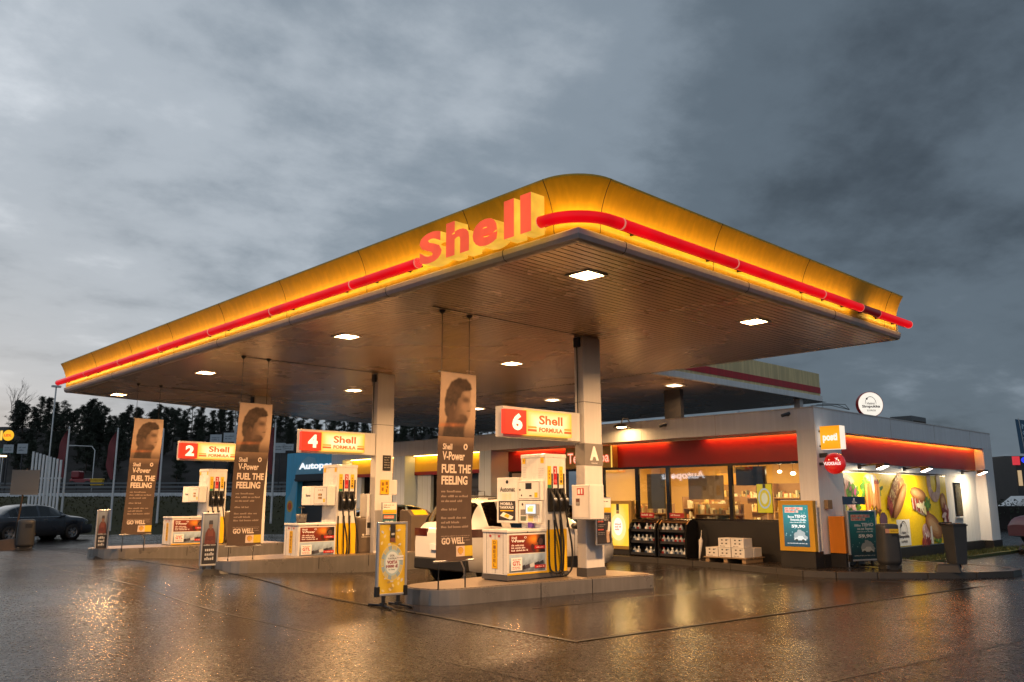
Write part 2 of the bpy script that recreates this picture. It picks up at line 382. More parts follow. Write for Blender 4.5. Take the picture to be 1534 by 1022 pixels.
# ------------------------------------------------------------------ scene tree helpers
def thing(name, label, cat, loc=(0, 0, 0), rz=0., group=None):
    o = bpy.data.objects.new(name, None); COL.objects.link(o); o.empty_display_size = .2
    o.location = loc; o.rotation_euler = (0, 0, rz); o['label'] = label; o['category'] = cat
    if group: o['group'] = group
    return o
def tag(o, label, cat, group=None):
    o['label'] = label; o['category'] = cat
    if group: o['group'] = group
    return o
def dup(root, loc, rz=None, label=None, scale=None):
    r = root.copy(); COL.objects.link(r); r.location = loc
    if rz is not None: r.rotation_euler = (0, 0, rz)
    if scale: r.scale = scale
    if label: r['label'] = label
    for ch in list(root.children):
        c = ch.copy(); COL.objects.link(c); c.parent = r
        for g in list(ch.children):
            d = g.copy(); COL.objects.link(d); d.parent = c
    return r
def sm(x): x = max(0., min(1., x)); return x*x*(3-2*x)
def lerp(a, b, t): return a+(b-a)*t
def lc(a, b, t): t = max(0, min(1, t)); return tuple(lerp(x, y, t) for x, y in zip(a, b))
YAW = R(46.2867)
FW = Vector((math.cos(YAW), math.sin(YAW), 0)); RT = Vector((math.sin(YAW), -math.cos(YAW), 0))
def B(t, d, z=0.):
    """far background: t = sideways / distance, d = distance along the view"""
    p = FW*d+RT*(t*d); return Vector((p.x, p.y, z))
def zg(x, y):
    return .16*sm((11.5-x)/4)*sm((y-12)/4.5)*(1-sm((y-27)/7))*sm((x+4)/6)

# ------------------------------------------------------------------ camera, sky, sun
cam = bpy.data.cameras.new('camera'); co = bpy.data.objects.new('camera', cam); COL.objects.link(co)
cam.sensor_width = 36; cam.lens = 1252.25/1534*36; cam.clip_end = 3000; cam.clip_start = .05
P_, RO = R(10.763), R(-.161)
f_ = Vector((math.cos(P_)*math.cos(YAW), math.cos(P_)*math.sin(YAW), math.sin(P_))); r_ = RT.copy(); u_ = r_.cross(f_)
r2 = r_*math.cos(RO)+u_*math.sin(RO); u2 = u_*math.cos(RO)-r_*math.sin(RO)
co.matrix_world = Matrix(((r2.x, u2.x, -f_.x, 0), (r2.y, u2.y, -f_.y, 0), (r2.z, u2.z, -f_.z, 1.6), (0, 0, 0, 1)))
sc.camera = co

SUN_EL, SUN_AZ = 5., 80.      # low, behind the clouds, to the left
w = bpy.data.worlds.new('World'); sc.world = w; w.use_nodes = True; t = w.node_tree
bg = t.nodes['Background']
sky = nd(t, 'ShaderNodeTexSky', sky_type='NISHITA'); sky.sun_disc = False; sky.sun_elevation = R(SUN_EL); sky.sun_rotation = R(90-SUN_AZ)
tc = nd(t, 'ShaderNodeTexCoord')
sep = nd(t, 'ShaderNodeSeparateXYZ'); lk(t, tc.outputs['Generated'], sep.inputs[0])
def mth(op, a, b=None, c=None, clamp=False):
    n = nd(t, 'ShaderNodeMath', operation=op, use_clamp=clamp)
    for i, x in enumerate((a, b, c)):
        if x is None: continue
        if isinstance(x, (int, float)): n.inputs[i].default_value = x
        else: lk(t, x, n.inputs[i])
    return n.outputs[0]
zz = mth('ADD', mth('MAXIMUM', sep.outputs[2], 0.), .22)
cx_ = mth('DIVIDE', sep.outputs[0], zz); cy_ = mth('DIVIDE', sep.outputs[1], zz)
cmb = nd(t, 'ShaderNodeCombineXYZ'); lk(t, cx_, cmb.inputs[0]); lk(t, cy_, cmb.inputs[1])
mp = nd(t, 'ShaderNodeMapping'); mp.inputs['Rotation'].default_value = (0, 0, R(20)); mp.inputs['Scale'].default_value = (.95, 1.05, 1); mp.inputs['Location'].default_value = (3.1, 1.7, 0)
lk(t, cmb.outputs[0], mp.inputs['Vector'])
n1 = nd(t, 'ShaderNodeTexNoise', Scale=1.3, Detail=9., Roughness=.55, Distortion=.3); lk(t, mp.outputs[0], n1.inputs['Vector'])
n2 = nd(t, 'ShaderNodeTexNoise', Scale=3.0, Detail=8., Roughness=.55, Distortion=.15); lk(t, mp.outputs[0], n2.inputs['Vector'])
# brightness of the overcast: lighter to the left where the low sun hides, darker to the right
dl = Vector((math.cos(R(86)), math.sin(R(86)), .42)).normalized()
dot = nd(t, 'ShaderNodeVectorMath', operation='DOT_PRODUCT'); lk(t, tc.outputs['Generated'], dot.inputs[0]); dot.inputs[1].default_value = dl
gl = nd(t, 'ShaderNodeMapRange', interpolation_type='SMOOTHSTEP'); gl.inputs[1].default_value = .5; gl.inputs[2].default_value = 1.02; lk(t, dot.outputs['Value'], gl.inputs[0])
cl = mth('ADD', mth('MULTIPLY', mth('SUBTRACT', n1.outputs['Fac'], .5), .86), mth('MULTIPLY', mth('SUBTRACT', n2.outputs['Fac'], .5), .36))
hz = mth('MULTIPLY', mth('SUBTRACT', 1., mth('MULTIPLY', sep.outputs[2], 3.4), None, True), .06)
n3 = nd(t, 'ShaderNodeTexNoise', Scale=8., Detail=8., Roughness=.6); lk(t, mp.outputs[0], n3.inputs['Vector'])
cl = mth('ADD', cl, mth('MULTIPLY', mth('SUBTRACT', n3.outputs['Fac'], .5), .22))
dot2 = nd(t, 'ShaderNodeVectorMath', operation='DOT_PRODUCT'); lk(t, tc.outputs['Generated'], dot2.inputs[0]); dot2.inputs[1].default_value = Vector((-.72, -.6, .35)).normalized()   # brightness added to the unseen sky behind the camera, filling the facades facing it
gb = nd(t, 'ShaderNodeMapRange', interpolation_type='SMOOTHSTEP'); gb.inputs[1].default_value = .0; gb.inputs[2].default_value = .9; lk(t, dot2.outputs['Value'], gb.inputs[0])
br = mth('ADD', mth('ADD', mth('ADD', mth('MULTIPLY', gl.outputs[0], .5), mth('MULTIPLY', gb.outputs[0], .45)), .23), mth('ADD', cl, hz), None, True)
rp = nd(t, 'ShaderNodeValToRGB'); cr = rp.color_ramp; cr.interpolation = 'EASE'
cr.elements[0].position = 0.; cr.elements[0].color = (.045, .06, .078, 1)
cr.elements[1].position = 1.; cr.elements[1].color = (.6, .64, .69, 1)
for p_, c_ in ((.28, (.098, .128, .16)), (.52, (.195, .238, .285)), (.76, (.355, .4, .45))):
    e_ = cr.elements.new(p_); e_.color = (*c_, 1)
lk(t, br, rp.inputs['Fac'])
sk = nd(t, 'ShaderNodeMix', data_type='RGBA', blend_type='MULTIPLY'); sk.inputs[0].default_value = 1.; sk.inputs[7].default_value = (.05, .05, .05, 1)
lk(t, sky.outputs[0], sk.inputs[6])
mxs = nd(t, 'ShaderNodeMix', data_type='RGBA'); mxs.inputs[0].default_value = .93; lk(t, sk.outputs[2], mxs.inputs[6]); lk(t, rp.outputs[0], mxs.inputs[7])
lk(t, mxs.outputs[2], bg.inputs[0]); bg.inputs[1].default_value = 1.28
sl = bpy.data.lights.new('sun', 'SUN'); sl.energy = .08; sl.angle = R(40); sl.color = (1, .9, .78)
so = bpy.data.objects.new('sun', sl); COL.objects.link(so)
sd = Vector((math.cos(R(SUN_EL+16))*math.cos(R(SUN_AZ)), math.cos(R(SUN_EL+16))*math.sin(R(SUN_AZ)), math.sin(R(SUN_EL+16))))
so.rotation_euler = sd.to_track_quat('Z', 'Y').to_euler()
sc.view_settings.view_transform = 'Standard'; sc.view_settings.look = 'None'; sc.view_settings.exposure = 0
sc.render.engine = 'CYCLES'
cy = sc.cycles; cy.use_denoising = True; cy.max_bounces = 7; cy.diffuse_bounces = 3; cy.glossy_bounces = 4; cy.transparent_max_bounces = 10
cy.sample_clamp_indirect = 6; cy.caustics_reflective = False; cy.caustics_refractive = False; cy.use_light_tree = True

# ------------------------------------------------------------------ ground
def sheet(name, xs, ys, fz, m, inside=None):
    mb = MB(); idx = {}
    for i, x in enumerate(xs):
        for j, y in enumerate(ys): idx[i, j] = len(mb.v); mb.v.append((x, y, fz(x, y)))
    for i in range(len(xs)-1):
        for j in range(len(ys)-1):
            if inside and not inside((xs[i]+xs[i+1])/2, (ys[j]+ys[j+1])/2): continue
            mb.f.append((idx[i, j], idx[i+1, j], idx[i+1, j+1], idx[i, j+1])); mb.m.append(0); mb.c.append(None); mb.s.append(True)
    return mb.build(name, m, kind='structure')
def rng(a, b, s):
    n = max(1, abs(int(round((b-a)/s)))); return [a+(b-a)*i/n for i in range(n+1)]
gx = [-900, -300, -100, -40, -15]+rng(-6, 14, .5)+[17, 22, 30, 45, 80, 200, 500, 1200]
gy = [-900, -300, -100, -40, -15, -5, 0, 6]+rng(11, 36, .5)+[40, 50, 80, 200, 500, 1200]
sheet('ground', gx, gy, zg, M['asphalt'])
def dx0(y): return 7.47+.11*max(0, min(1, (y-6.7)/4))*2.4+(.25*sm((y-11)/6))
def slab_pt(s, y): return lerp(dx0(y), 17.6, s)
mb = MB(); ys_ = rng(0, 1, .025); n_ = 26
for j, tq in enumerate(ys_):
    for i in range(n_):
        s = i/(n_-1); yl = lerp(6.75, 30, tq); yr = lerp(5.55, 30, tq)
        y = lerp(yl, yr, s); x = lerp(dx0(yl), 17.9, s); mb.v.append((x, y, zg(x, y)+.004))
for j in range(len(ys_)-1):
    for i in range(n_-1):
        mb.f.append((j*n_+i, j*n_+i+1, (j+1)*n_+i+1, (j+1)*n_+i)); mb.m.append(0); mb.c.append(None); mb.s.append(True)
mb.build('forecourt_slab', M['slab'], kind='structure')
def strip(name, pts, wd, m, dz):
    mb = MB(); P = []
    for i, (x, y) in enumerate(pts):
        a = Vector(pts[max(i-1, 0)]); b = Vector(pts[min(i+1, len(pts)-1)]); d = (b-a).normalized(); n = Vector((-d.y, d.x))*wd/2
        P.append(((x+n.x, y+n.y, zg(x, y)+dz), (x-n.x, y-n.y, zg(x, y)+dz)))
    for a, b in zip(P, P[1:]): mb.quad(a[1], b[1], b[0], a[0])
    return mb.build(name, m, kind='structure')
strip('drain_channel', [(dx0(y)-.02, y) for y in rng(6.72, 30, .5)], .06, M['drain'], .009)
strip('drain_channel', [(lerp(7.43, 17.2, s), lerp(6.76, 5.63, s)) for s in rng(0, 1, .05)], .05, M['drain'], .0095)
strip('forecourt_joint', [(lerp(9.2, 17.5, s), lerp(9.2, 8.3, s)) for s in rng(0, 1, .1)], .025, M['drain'], .008)
strip('forecourt_joint', [(lerp(13.2, 17.3, s), lerp(12.2, 12.0, s)) for s in rng(0, 1, .1)], .025, M['drain'], .0085)
strip('asphalt_seam', [(lerp(3.6, 17, q), lerp(4.3, 2.4, q)) for q in rng(0, 1, .1)], .022, M['drain'], .005)
strip('asphalt_seam', [(lerp(5.6, 5.9, q), lerp(3.9, 30, q)) for q in rng(0, 1, .05)], .02, M['drain'], .0055)
mb = MB(); mb.lathe([(.0, .006), (.28, .006), (.29, .012), (.33, .012), (.345, .002)], (17.15, 7.2, 0), n=28)
tag(mb.build('manhole_cover', M['drain']), 'round iron manhole cover in the wet asphalt in front of the kerb tip', 'manhole cover')
# pavement round the shop, with kerb
kp = [(17.75, 32), (17.85, 21), (17.95, 15.3), (18.0, 13.4), (17.55, 11.0), (17.15, 9.6), (16.95, 8.9), (17.1, 8.25), (17.6, 7.62), (18.3, 6.9), (19.1, 6.25), (19.9, 5.82), (20.6, 5.85), (21.1, 6.3), (21.35, 7.1), (21.5, 8.3), (22.0, 8.85), (22, 9.4), (19.2, 9.4), (19.2, 32)]
mb = MB(); mb.prism(kp, -.05, .115); mb.build('pavement', M['pave'], kind='structure')
mb = MB(); k_ = kp[:17]
for i in range(len(k_)-1):
    a, b = Vector(k_[i]), Vector(k_[i+1]); d = (b-a).normalized(); n = Vector((d.y, -d.x))   # outward = right hand side
    o0 = (a-n*.02, b-n*.02); o1 = (a+n*.13, b+n*.13)
    nseg = max(1, int((b-a).length/1.0))
    for q in range(nseg):
        p0, p1 = a.lerp(b, q/nseg), a.lerp(b, (q+1)/nseg-.008/(b-a).length)
        if (n.x < -.2 or n.y < -.2) or True:
            mb.prism([tuple(p0-n*.13), tuple(p0+n*.03), tuple(p1+n*.03), tuple(p1-n*.13)][::-1], -.05, .122)
mb.build('kerb', M['kerb'], kind='structure', bevel=.02)
mb = MB(); mb.prism([(21.6, 8.4), (30, 8.2), (30.5, 8.95), (22.0, 8.95)], -.02, .07); mb.build('grass_verge', M['verge'], kind='structure')
mb = MB(); mb.prism([(28.0, 6.9), (45, 5.2), (45, 8.6), (31.3, 8.8), (28.2, 8.0)], -.02, .13); mb.build('kerbed_verge', M['pave'], kind='structure')
# grass tufts on the verge (uncountable)
mb = MB(); rr = random.Random(3)
for k in range(2600):
    x = rr.uniform(21.7, 30.2); y = rr.uniform(8.35, 8.98); z0 = .07; h = rr.uniform(.03, .11); a = rr.uniform(0, 6.28); q = .012
    if k % 4 == 0: x = rr.uniform(28.3, 40); y = rr.uniform(7.4, 8.5); z0 = .13
    mb.add([(x-q*math.cos(a), y-q*math.sin(a), z0), (x+q*math.cos(a), y+q*math.sin(a), z0), (x+rr.uniform(-.04, .04), y+rr.uniform(-.04, .04), z0+h)], [(0, 1, 2)])
g = mb.build('grass', M['verge']); g['kind'] = 'stuff'; g['label'] = 'tufts of wet grass along the foot of the shop wall'

# ------------------------------------------------------------------ main canopy
ZS = 4.64
can = thing('fuel_canopy', 'large flat petrol station canopy with glowing yellow fascia and red light tube on three columns', 'canopy', (11.8, 16.6, 0))
XL, YR, RC = 7.15, 6.335, .36
def path(o, y_end, x_end, step=.25):
    """outline of the canopy edge from the far left end round the near corner to the right end, pushed out by o"""
    pts = [(XL-o, y) for y in rng(y_end, YR+RC, step)]
    for k in range(1, 10):
        a = R(180+90*k/10); pts.append((XL+RC+(RC+o)*math.cos(a), YR+RC+(RC+o)*math.sin(a)))
    return pts+[(x, YR-o) for x in rng(XL+RC, x_end, step)]
prof = [(.015, 4.775), (.03, 4.80), (.035, 4.9), (.045, 5.0), (.065, 5.1), (.1, 5.2), (.15, 5.31), (.21, 5.41), (.222, 5.435), (.16, 5.445), (-.3, 5.4)]
rows = [path(o, 25.8, 16.27) for o, z in prof]; mb = MB(); nP = len(rows[0])
for r_i, (o, z) in enumerate(prof):
    for x, y in rows[r_i]: mb.v.append((x, y, z))
for i in range(len(prof)-1):
    for j in range(nP-1):
        mb.f.append((i*nP+j, i*nP+j+1, (i+1)*nP+j+1, (i+1)*nP+j)); mb.m.append(0); mb.c.append(None); mb.s.append(i < 8)
for e in (0, nP-1): mb.add([(rows[i][e][0], rows[i][e][1], prof[i][1]) for i in range(len(prof))], [tuple(range(len(prof)))])
fas = mb.build('fascia', M['fascia'], can, True)
mb = MB()
for y in (6.7, 8.2, 10.72, 13.22, 15.65, 18.2, 20.65, 23.2):
    mb.tube([(XL-o-.001, y, z) for o, z in prof[:9]], .0045, 5)
for x in (7.52, 9.98, 12.55, 15.75):
    mb.tube([(x, YR-o-.001, z) for o, z in prof[:9]], .0045, 5)
mb.build('panel_seam', M['black'], fas, False)
fas.children[0].matrix_parent_inverse = Matrix.Translation((-11.8, -16.6, 0))
# trim strip under the fascia, mitred corner
mb = MB(); tp = [(-.09, 4.635), (-.03, 4.632), (.02, 4.65), (.045, 4.7), (.05, 4.76), (.02, 4.785), (-.09, 4.785)]
vs = []
for o, z in tp: vs += [(XL-o, 25.9, z), (XL-o, YR-o, z), (16.45, YR-o, z)]
mb.add(vs, [(3*i+k, 3*i+k+1, 3*i+k+4, 3*i+k+3) for i in range(len(tp)-1) for k in (0, 1)])
mb.add(vs, [tuple(3*i for i in range(len(tp))), tuple(3*i+2 for i in range(len(tp)))])
tr = mb.build('edge_trim', M['trim'], can, True)
mb = MB()
for y in (7.6, 10.2, 13.1, 16, 19, 22): mb.tube([(XL-o-.001, y, z) for o, z in tp[1:6]], .006, 5)
for x in (8.0, 10.9, 13.7): mb.tube([(x, YR-o-.001, z) for o, z in tp[1:6]], .006, 5)
s_ = mb.build('trim_joint', M['dgrey'], tr); s_.matrix_parent_inverse = Matrix.Translation((-11.8, -16.6, 0))
def planks(mb, y0, y1, xa, xb, z, pitch=.118, g=.017):
    r_ = random.Random(4); y = y0
    while y < y1-.01:
        ye = min(y+pitch-g, y1); x0, x1 = xa(y), xb(y); t_ = r_.uniform(-.0004, .0004); yf = min(y+pitch, y1)
        mb.add([(x0, y, z+t_), (x1, y, z+t_), (x1, ye, z-t_), (x0, ye, z-t_)], [(3, 2, 1, 0)], 0)
        if yf > ye: mb.add([(x0, ye, z-t_), (x1, ye, z-t_), (x1, ye+g*.3, z+.016), (x0, ye+g*.3, z+.016), (x0, yf-g*.1, z+.016), (x1, yf-g*.1, z+.016), (x1, yf, z), (x0, yf, z)], [(3, 2, 1, 0), (4, 5, 2, 3), (4, 7, 6, 5)], 1)
        y += pitch
mb = MB(); planks(mb, YR+.05, 28.1, lambda y: XL+.05 if y < 25.8 else 7.15+(y-25.8)/2.3*9.3, lambda y: 16.4, ZS); mb.build('soffit', [M['soffit'], M['groove']], can, True)
mb = MB(); mb.prism([(XL+.4, YR+.2), (16.2, YR+.2), (16.2, 28.1), (XL+.2, 25.7), (XL+.2, YR+.4)], 4.8, 5.36); mb.build('roof_deck', M['oldfascia'], can, True)
mb = MB(); mb.box(16.4, 16.46, YR, 12.2, 4.633, 5.38); mb.build('rear_fascia', M['trim'], can, True); mb = MB(); mb.quad((XL, 25.86, 4.633), (16.5, 28.15, 4.633), (16.5, 28.15, 5.3), (XL, 25.86, 5.3))
mb.build('rear_fascia', M['trim'], can, True)
# service seam with cable running across the soffit
mb = MB()
for y in (10.25, 16.75, 22.9):
    mb = MB(); mb.box(XL+.9, 11.9, y-.006, y+.006, ZS-.012, ZS-.002); mb.build('cable_duct', M['dgrey'], can, True)
# red light tube
def sub_path(o, a, b):
    """part of the edge line: a,b are ('y',v) on the left side or ('x',v) on the right side"""
    pts = []
    if a[0] == 'y' and b[0] == 'y': return [(XL-o, y) for y in rng(a[1], b[1], .4)]
    if a[0] == 'x': return [(x, YR-o) for x in rng(a[1], b[1], .4)]
    pts = [(XL-o, y) for y in rng(a[1], YR+RC, .2)]
    for k in range(1, 12):
        an = R(180+90*k/12); pts.append((XL+RC+(RC+o)*math.cos(an), YR+RC+(RC+o)*math.sin(an)))
    return pts+[(x, YR-o) for x in rng(XL+RC, b[1], .2)]
TO, TZ, TR = .225, 4.895, .073
segs = [(('y', 25.86), ('y', 23.45), 1), (('y', 23.45), ('y', 20.93), 1), (('y', 20.93), ('y', 18.41), 1), (('y', 18.41), ('y', 15.9), 1), (('y', 15.9), ('y', 13.39), 1),
        (('y', 13.39), ('y', 10.83), 1), (('y', 10.83), ('y', 9.16), 1), (('y', 6.75), ('x', 7.68), 2), (('x', 7.68), ('x', 10.23), 1), (('x', 10.23), ('x', 12.87), 1),
        (('x', 12.87), ('x', 14.3), 1), (('x', 14.3), ('x', 14.98), 0), (('x', 14.98), ('x', 16.42), 1)]
for a, b, lit in segs:
    p = sub_path(TO, a, b)
    mb = MB(); mb.tube([(x, y, TZ) for x, y in p], TR, 14)
    tb = mb.build('light_tube', M['tube'] if lit else M['tube_dim'], can, True)
    mb = MB(); (x, y) = p[0]; d = (Vector(p[1])-Vector(p[0])).normalized()
    mb.tube([(x, y, TZ), (x+d.x*.014, y+d.y*.014, TZ)], TR+.003, 14)
    jm = M['tube_joint'] if lit and b[1] < 22 else M['tube_dim']; j = mb.build('tube_joint', jm, tb); j.matrix_parent_inverse = Matrix.Translation((-11.8, -16.6, 0)); mb = MB()
    (x, y) = p[-1]
    mb.tube([(x, y, TZ), (x-d.x*.012, y-d.y*.012, TZ)] if lit != 2 else [(x-.014, y, TZ), (x, y, TZ)], TR+.003, 14)
    j = mb.build('tube_joint', M['tube_joint'] if lit and b[1] < 22 else M['tube_dim'], tb); j.matrix_parent_inverse = Matrix.Translation((-11.8, -16.6, 0))
    # brackets back to the fascia
    mb = MB()
    for q in (p[1], p[-2]):
        n = Vector((q[0]-XL, q[1]-YR)) if lit == 2 else (Vector((-1, 0)) if a[0] == 'y' else Vector((0, -1)))
        if lit == 2: continue
        mb = MB(); mb.box(min(q[0], q[0]-n.x*.2)-.012, max(q[0], q[0]-n.x*.2)+.012, min(q[1], q[1]-n.y*.2)-.012, max(q[1], q[1]-n.y*.2)+.012, TZ-.02, TZ+.02)
        j = mb.build('tube_bracket', M['dgrey'], tb); j.matrix_parent_inverse = Matrix.Translation((-11.8, -16.6, 0))
    if lit:
        q = sub_path(TO-.085, a, b); mb = MB()
        for (x0, y0), (x1, y1) in zip(q, q[1:]):
            mb.quad((x0, y0, TZ-.045), (x0, y0, TZ-.015), (x1, y1, TZ-.015), (x1, y1, TZ-.045))
        j = mb.build('tube_back_light', M['back_glow'], tb); j.matrix_parent_inverse = Matrix.Translation((-11.8, -16.6, 0))
        q2 = sub_path(TO-.03, a, b); mb = MB()     # upper half of the open tube back, washing up the fascia
        for (x0, y0), (x1, y1), (u0, v0), (u1, v1) in zip(q, q[1:], q2, q2[1:]):
            mb.quad((x0, y0, TZ+.03), (u0, v0, TZ+.07), (u1, v1, TZ+.07), (x1, y1, TZ+.03))
        j = mb.build('tube_back_light', M['up_glow'], tb); j.matrix_parent_inverse = Matrix.Translation((-11.8, -16.6, 0))
# glow behind the letters too
mb = MB(); mb.quad((XL-.16, 9.1, 4.87), (XL-.16, 9.1, 4.95), (XL-.16, 6.8, 4.95), (XL-.16, 6.8, 4.87)); j = mb.build('letter_back_light', M['back_glow'], can, True)
# columns
for i, (x, y) in enumerate(((11.6, 10.22), (11.5, 16.72), (11.42, 22.85))):
    mb = MB(); mb.box(x, x+.5, y, y+.22, .25, ZS-.003); c = mb.build('column', M['column'], can, True, bevel=.015)
    mb = MB(); mb.box(x-.012, x+.512, y-.012, y+.232, .25, .40); k = mb.build('column_base', M['grey'], c); k.matrix_parent_inverse = Matrix.Translation((-11.8, -16.6, 0))
    mb = MB(); mb.box(x-.06, x-.005, y+.05, y+.18, 4.42, 4.6); mb.tube([(x-.03, y+.12, 4.42), (x-.03, y+.12, 3.0)], .012, 6); k = mb.build('cable_box', M['black'], c); k.matrix_parent_inverse = Matrix.Translation((-11.8, -16.6, 0))
    if i < 2:
        mb = MB(); mb.box(x-.003, x+.503, y-.003, y+.223, 3.38, 3.39); k = mb.build('column_joint', M['dgrey'], c); k.matrix_parent_inverse = Matrix.Translation((-11.8, -16.6, 0))
# downlights
def lamp_light(parent, loc, size, watts, colour, spread, rot=(0, 0, 0)):
    l = bpy.data.lights.new('lamp_light', 'AREA'); l.shape = 'SQUARE'; l.size = size; l.energy = watts; l.color = colour; l.spread = R(spread)
    o = bpy.data.objects.new('lamp_light', l); COL.objects.link(o); o.parent = parent; o.location = loc; o.rotation_euler = rot
    return o
def downlight(x, y, z, label, lens, group='square downlights in the canopy'):
    t_ = thing('ceiling_light', label, 'ceiling light', (x, y, z), 0, group)
    mb = MB(); a, b = .21, .17
    for s0, s1, u0, u1 in ((-a, a, -a, -b), (-a, a, b, a), (-a, -b, -b, b), (b, a, -b, b)): mb.box(s0, s1, u0, u1, -.02, -.002)
    mb.build('lamp_frame', M['white'], t_)
    mb = MB(); mb.add([(-b, -b, -.006), (b, -b, -.006), (b, b, -.006), (-b, b, -.006)], [(3, 2, 1, 0)]); mb.build('lamp_lens', lens, t_)
    lamp_light(t_, (0, 0, -.025), .3, 480 if lens is M['lens'] else 90, (1., .55, .235), 155)
dls = [(8.42, 7.32, 'lit square downlight in the soffit nearest the rounded canopy corner'), (12.85, 7.36, 'lit square downlight in the soffit near the right end of the canopy'),
       (8.42, 13.3, 'lit downlight in the soffit above the gap between the front and middle hanging banners'), (12.9, 13.5, 'lit downlight in the soffit above the numbered sign 6'),
       (8.43, 19.5, 'lit downlight in the soffit left of the middle hanging banner'), (12.88, 19.9, 'lit downlight in the soffit just above the numbered sign 4'),
       (8.4, 25.3, 'lit downlight at the far left end of the canopy soffit'), (12.88, 25.6, 'lit downlight in the soffit right behind the top of the middle hanging banner')]
for x, y, l in dls: downlight(x, y, ZS, l, M['lens'])

# ------------------------------------------------------------------ lettering on the fascia
let = thing('fascia_lettering', 'big glowing red and yellow block letters spelling Shell on the canopy fascia', 'sign', (6.9, 8.7, 4.67))
for ch, y0, y1, z0, z1 in (('S', 8.93, 8.44, 4.765, 5.2), ('h', 8.35, 7.88, 4.765, 5.235), ('e', 7.81, 7.34, 4.755, 5.11), ('l', 7.22, 7.04, 4.755, 5.245), ('l', 6.93, 6.745, 4.755, 5.245)):
    cu = bpy.data.curves.new('letter', 'FONT'); cu.body = ch; cu.size = 1; cu.offset = .045; cu.extrude = .5; cu.resolution_u = 4
    ob = bpy.data.objects.new('letter', cu); COL.objects.link(ob); bpy.context.view_layer.update()
    me = bpy.data.meshes.new_from_object(ob.evaluated_get(bpy.context.evaluated_depsgraph_get())); bpy.data.objects.remove(ob)
    xs = [v.co.x for v in me.vertices]; ys = [v.co.y for v in me.vertices]; a0, a1, b0, b1 = min(xs), max(xs), min(ys), max(ys)
    me.materials.clear(); me.materials.append(M['letterside']); me.materials.append(M['lettercoral'])
    for p in me.polygons: p.material_index = 1 if p.normal.z > .6 else 0
    for v in me.vertices:
        s, t_, d = (v.co.x-a0)/(a1-a0), (v.co.y-b0)/(b1-b0), v.co.z+.5
        v.co = (lerp(7.0, 6.77, d)-6.9, lerp(y0, y1, s)-8.7, lerp(z0, z1, t_)-4.67)
    o = bpy.data.objects.new('letter', me); COL.objects.link(o); o.parent = let

# ------------------------------------------------------------------ link canopy towards the shop
lk_c = thing('link_canopy', 'older lower canopy wing with weathered tan fascia and red stripe reaching over the shop roof', 'canopy', (20.8, 20, 0))
mb = MB(); planks(mb, 12.3, 28.3, lambda y: 16.47, lambda y: 25.7, ZS+.003); mb.build('soffit', [M['soffit'], M['groove']], lk_c, True)
mb = MB(); mb.box(16.47, 25.15, 12.28, 28, 4.79, 5.46); mb.build('roof_deck', M['oldfascia'], lk_c, True)
mb = MB(); mb.box(16.47, 25.14, 12.25, 12.27, 4.79, 5.5); mb.box(25.15, 25.17, 12.25, 28, 4.79, 5.5); mb.build('fascia', M['oldfascia'], lk_c, True)
mb = MB(); mb.box(16.5, 25.18, 12.235, 12.247, 4.87, 5.06); mb.build('red_stripe', M['redstripe'], lk_c, True)
mb = MB(); mb.box(16.47, 25.2, 12.2, 12.3, 4.625, 4.785); mb.build('edge_trim', M['white'], lk_c, True)
mb = MB(); mb.box(24.0, 24.2, 12.35, 12.55, 3.6, 4.64); mb.build('support_post', M['trim'], lk_c, True)
mb = MB(); mb.box(19.45, 19.6, 13.55, 14.1, 3.3, 4.64); mb.build('roof_support', M['darkmetal'], lk_c, True)
mb = MB(); mb.box(19.3, 19.7, 20.4, 20.7, 3.3, 4.64); mb.build('roof_support', M['darkmetal'], lk_c, True)
for x, y, l in ((18.7, 13.2, 'lit downlight under the link canopy nearest the shop corner'), (18.7, 17.75, 'lit downlight under the link canopy left of column A'), (18.65, 21.2, 'lit downlight under the link canopy just right of the front hanging banner')):
    downlight(x, y, ZS, l, M['lens_dim'])

# ------------------------------------------------------------------ pump islands
def island(cx, cy, x0, x1, hw, label):
    """x0..x1 along, hw = (half width at left, middle, right)"""
    L = []
    for k in range(13):
        a = R(90+180*k/12); L.append((x0+.62+.62*math.cos(a)*1.0, cy+hw[0]*math.sin(a)))
    front = [(lerp(x0+.62, x1, s), cy-lerp(lerp(hw[0], hw[1], min(1, s*2)), hw[2], max(0, s*2-1))) for s in (0, .25, .5, .75, .96)]
    back = [(x, 2*cy-y) for x, y in front]
    pts = L[::1]+front[1:]+[(x1, front[-1][1]+.12), (x1, back[-1][1]-.12)]+back[::-1][:-1]
    t_ = thing('pump_island', label, 'pump island', (cx, cy, zg(x0+.5, cy)), 0, 'raised pump islands')
    mb = MB(); n = len(pts); zz_ = lambda x: .245
    o = [(x-cx, y-cy) for x, y in pts]
    mb.prism(o, -.16, .235); mb.build('island_kerb', M['island'], t_, bevel=.012)
    i_ = [(x*.985, y*.93) for x, y in o]
    mb = MB(); mb.prism(i_, .2, .249); mb.build('grating', M['grating'], t_)
    mb = MB()
    for q in (.35, .62):
        xx = lerp(x0+.62, x1, q)-cx; yy = -lerp(lerp(hw[0], hw[1], min(1, q*2)), hw[2], max(0, q*2-1))
        mb.box(xx-.006, xx+.006, yy-.004, yy+.02, 0, .236)
    mb.build('kerb_joint', M['black'], t_)
    return t_
island(10.65, 10.9, 8.25, 13.05, (.62, .84, 1.2), 'raised steel edged pump island with ribbed grating, nearest the camera')
island(10.35, 17.2, 7.65, 12.9, (.72, .8, .9), 'raised pump island under pump 4, middle of the three')
island(10.1, 23.6, 7.45, 12.6, (.8, .85, .9), 'raised pump island under pump 2, farthest left')

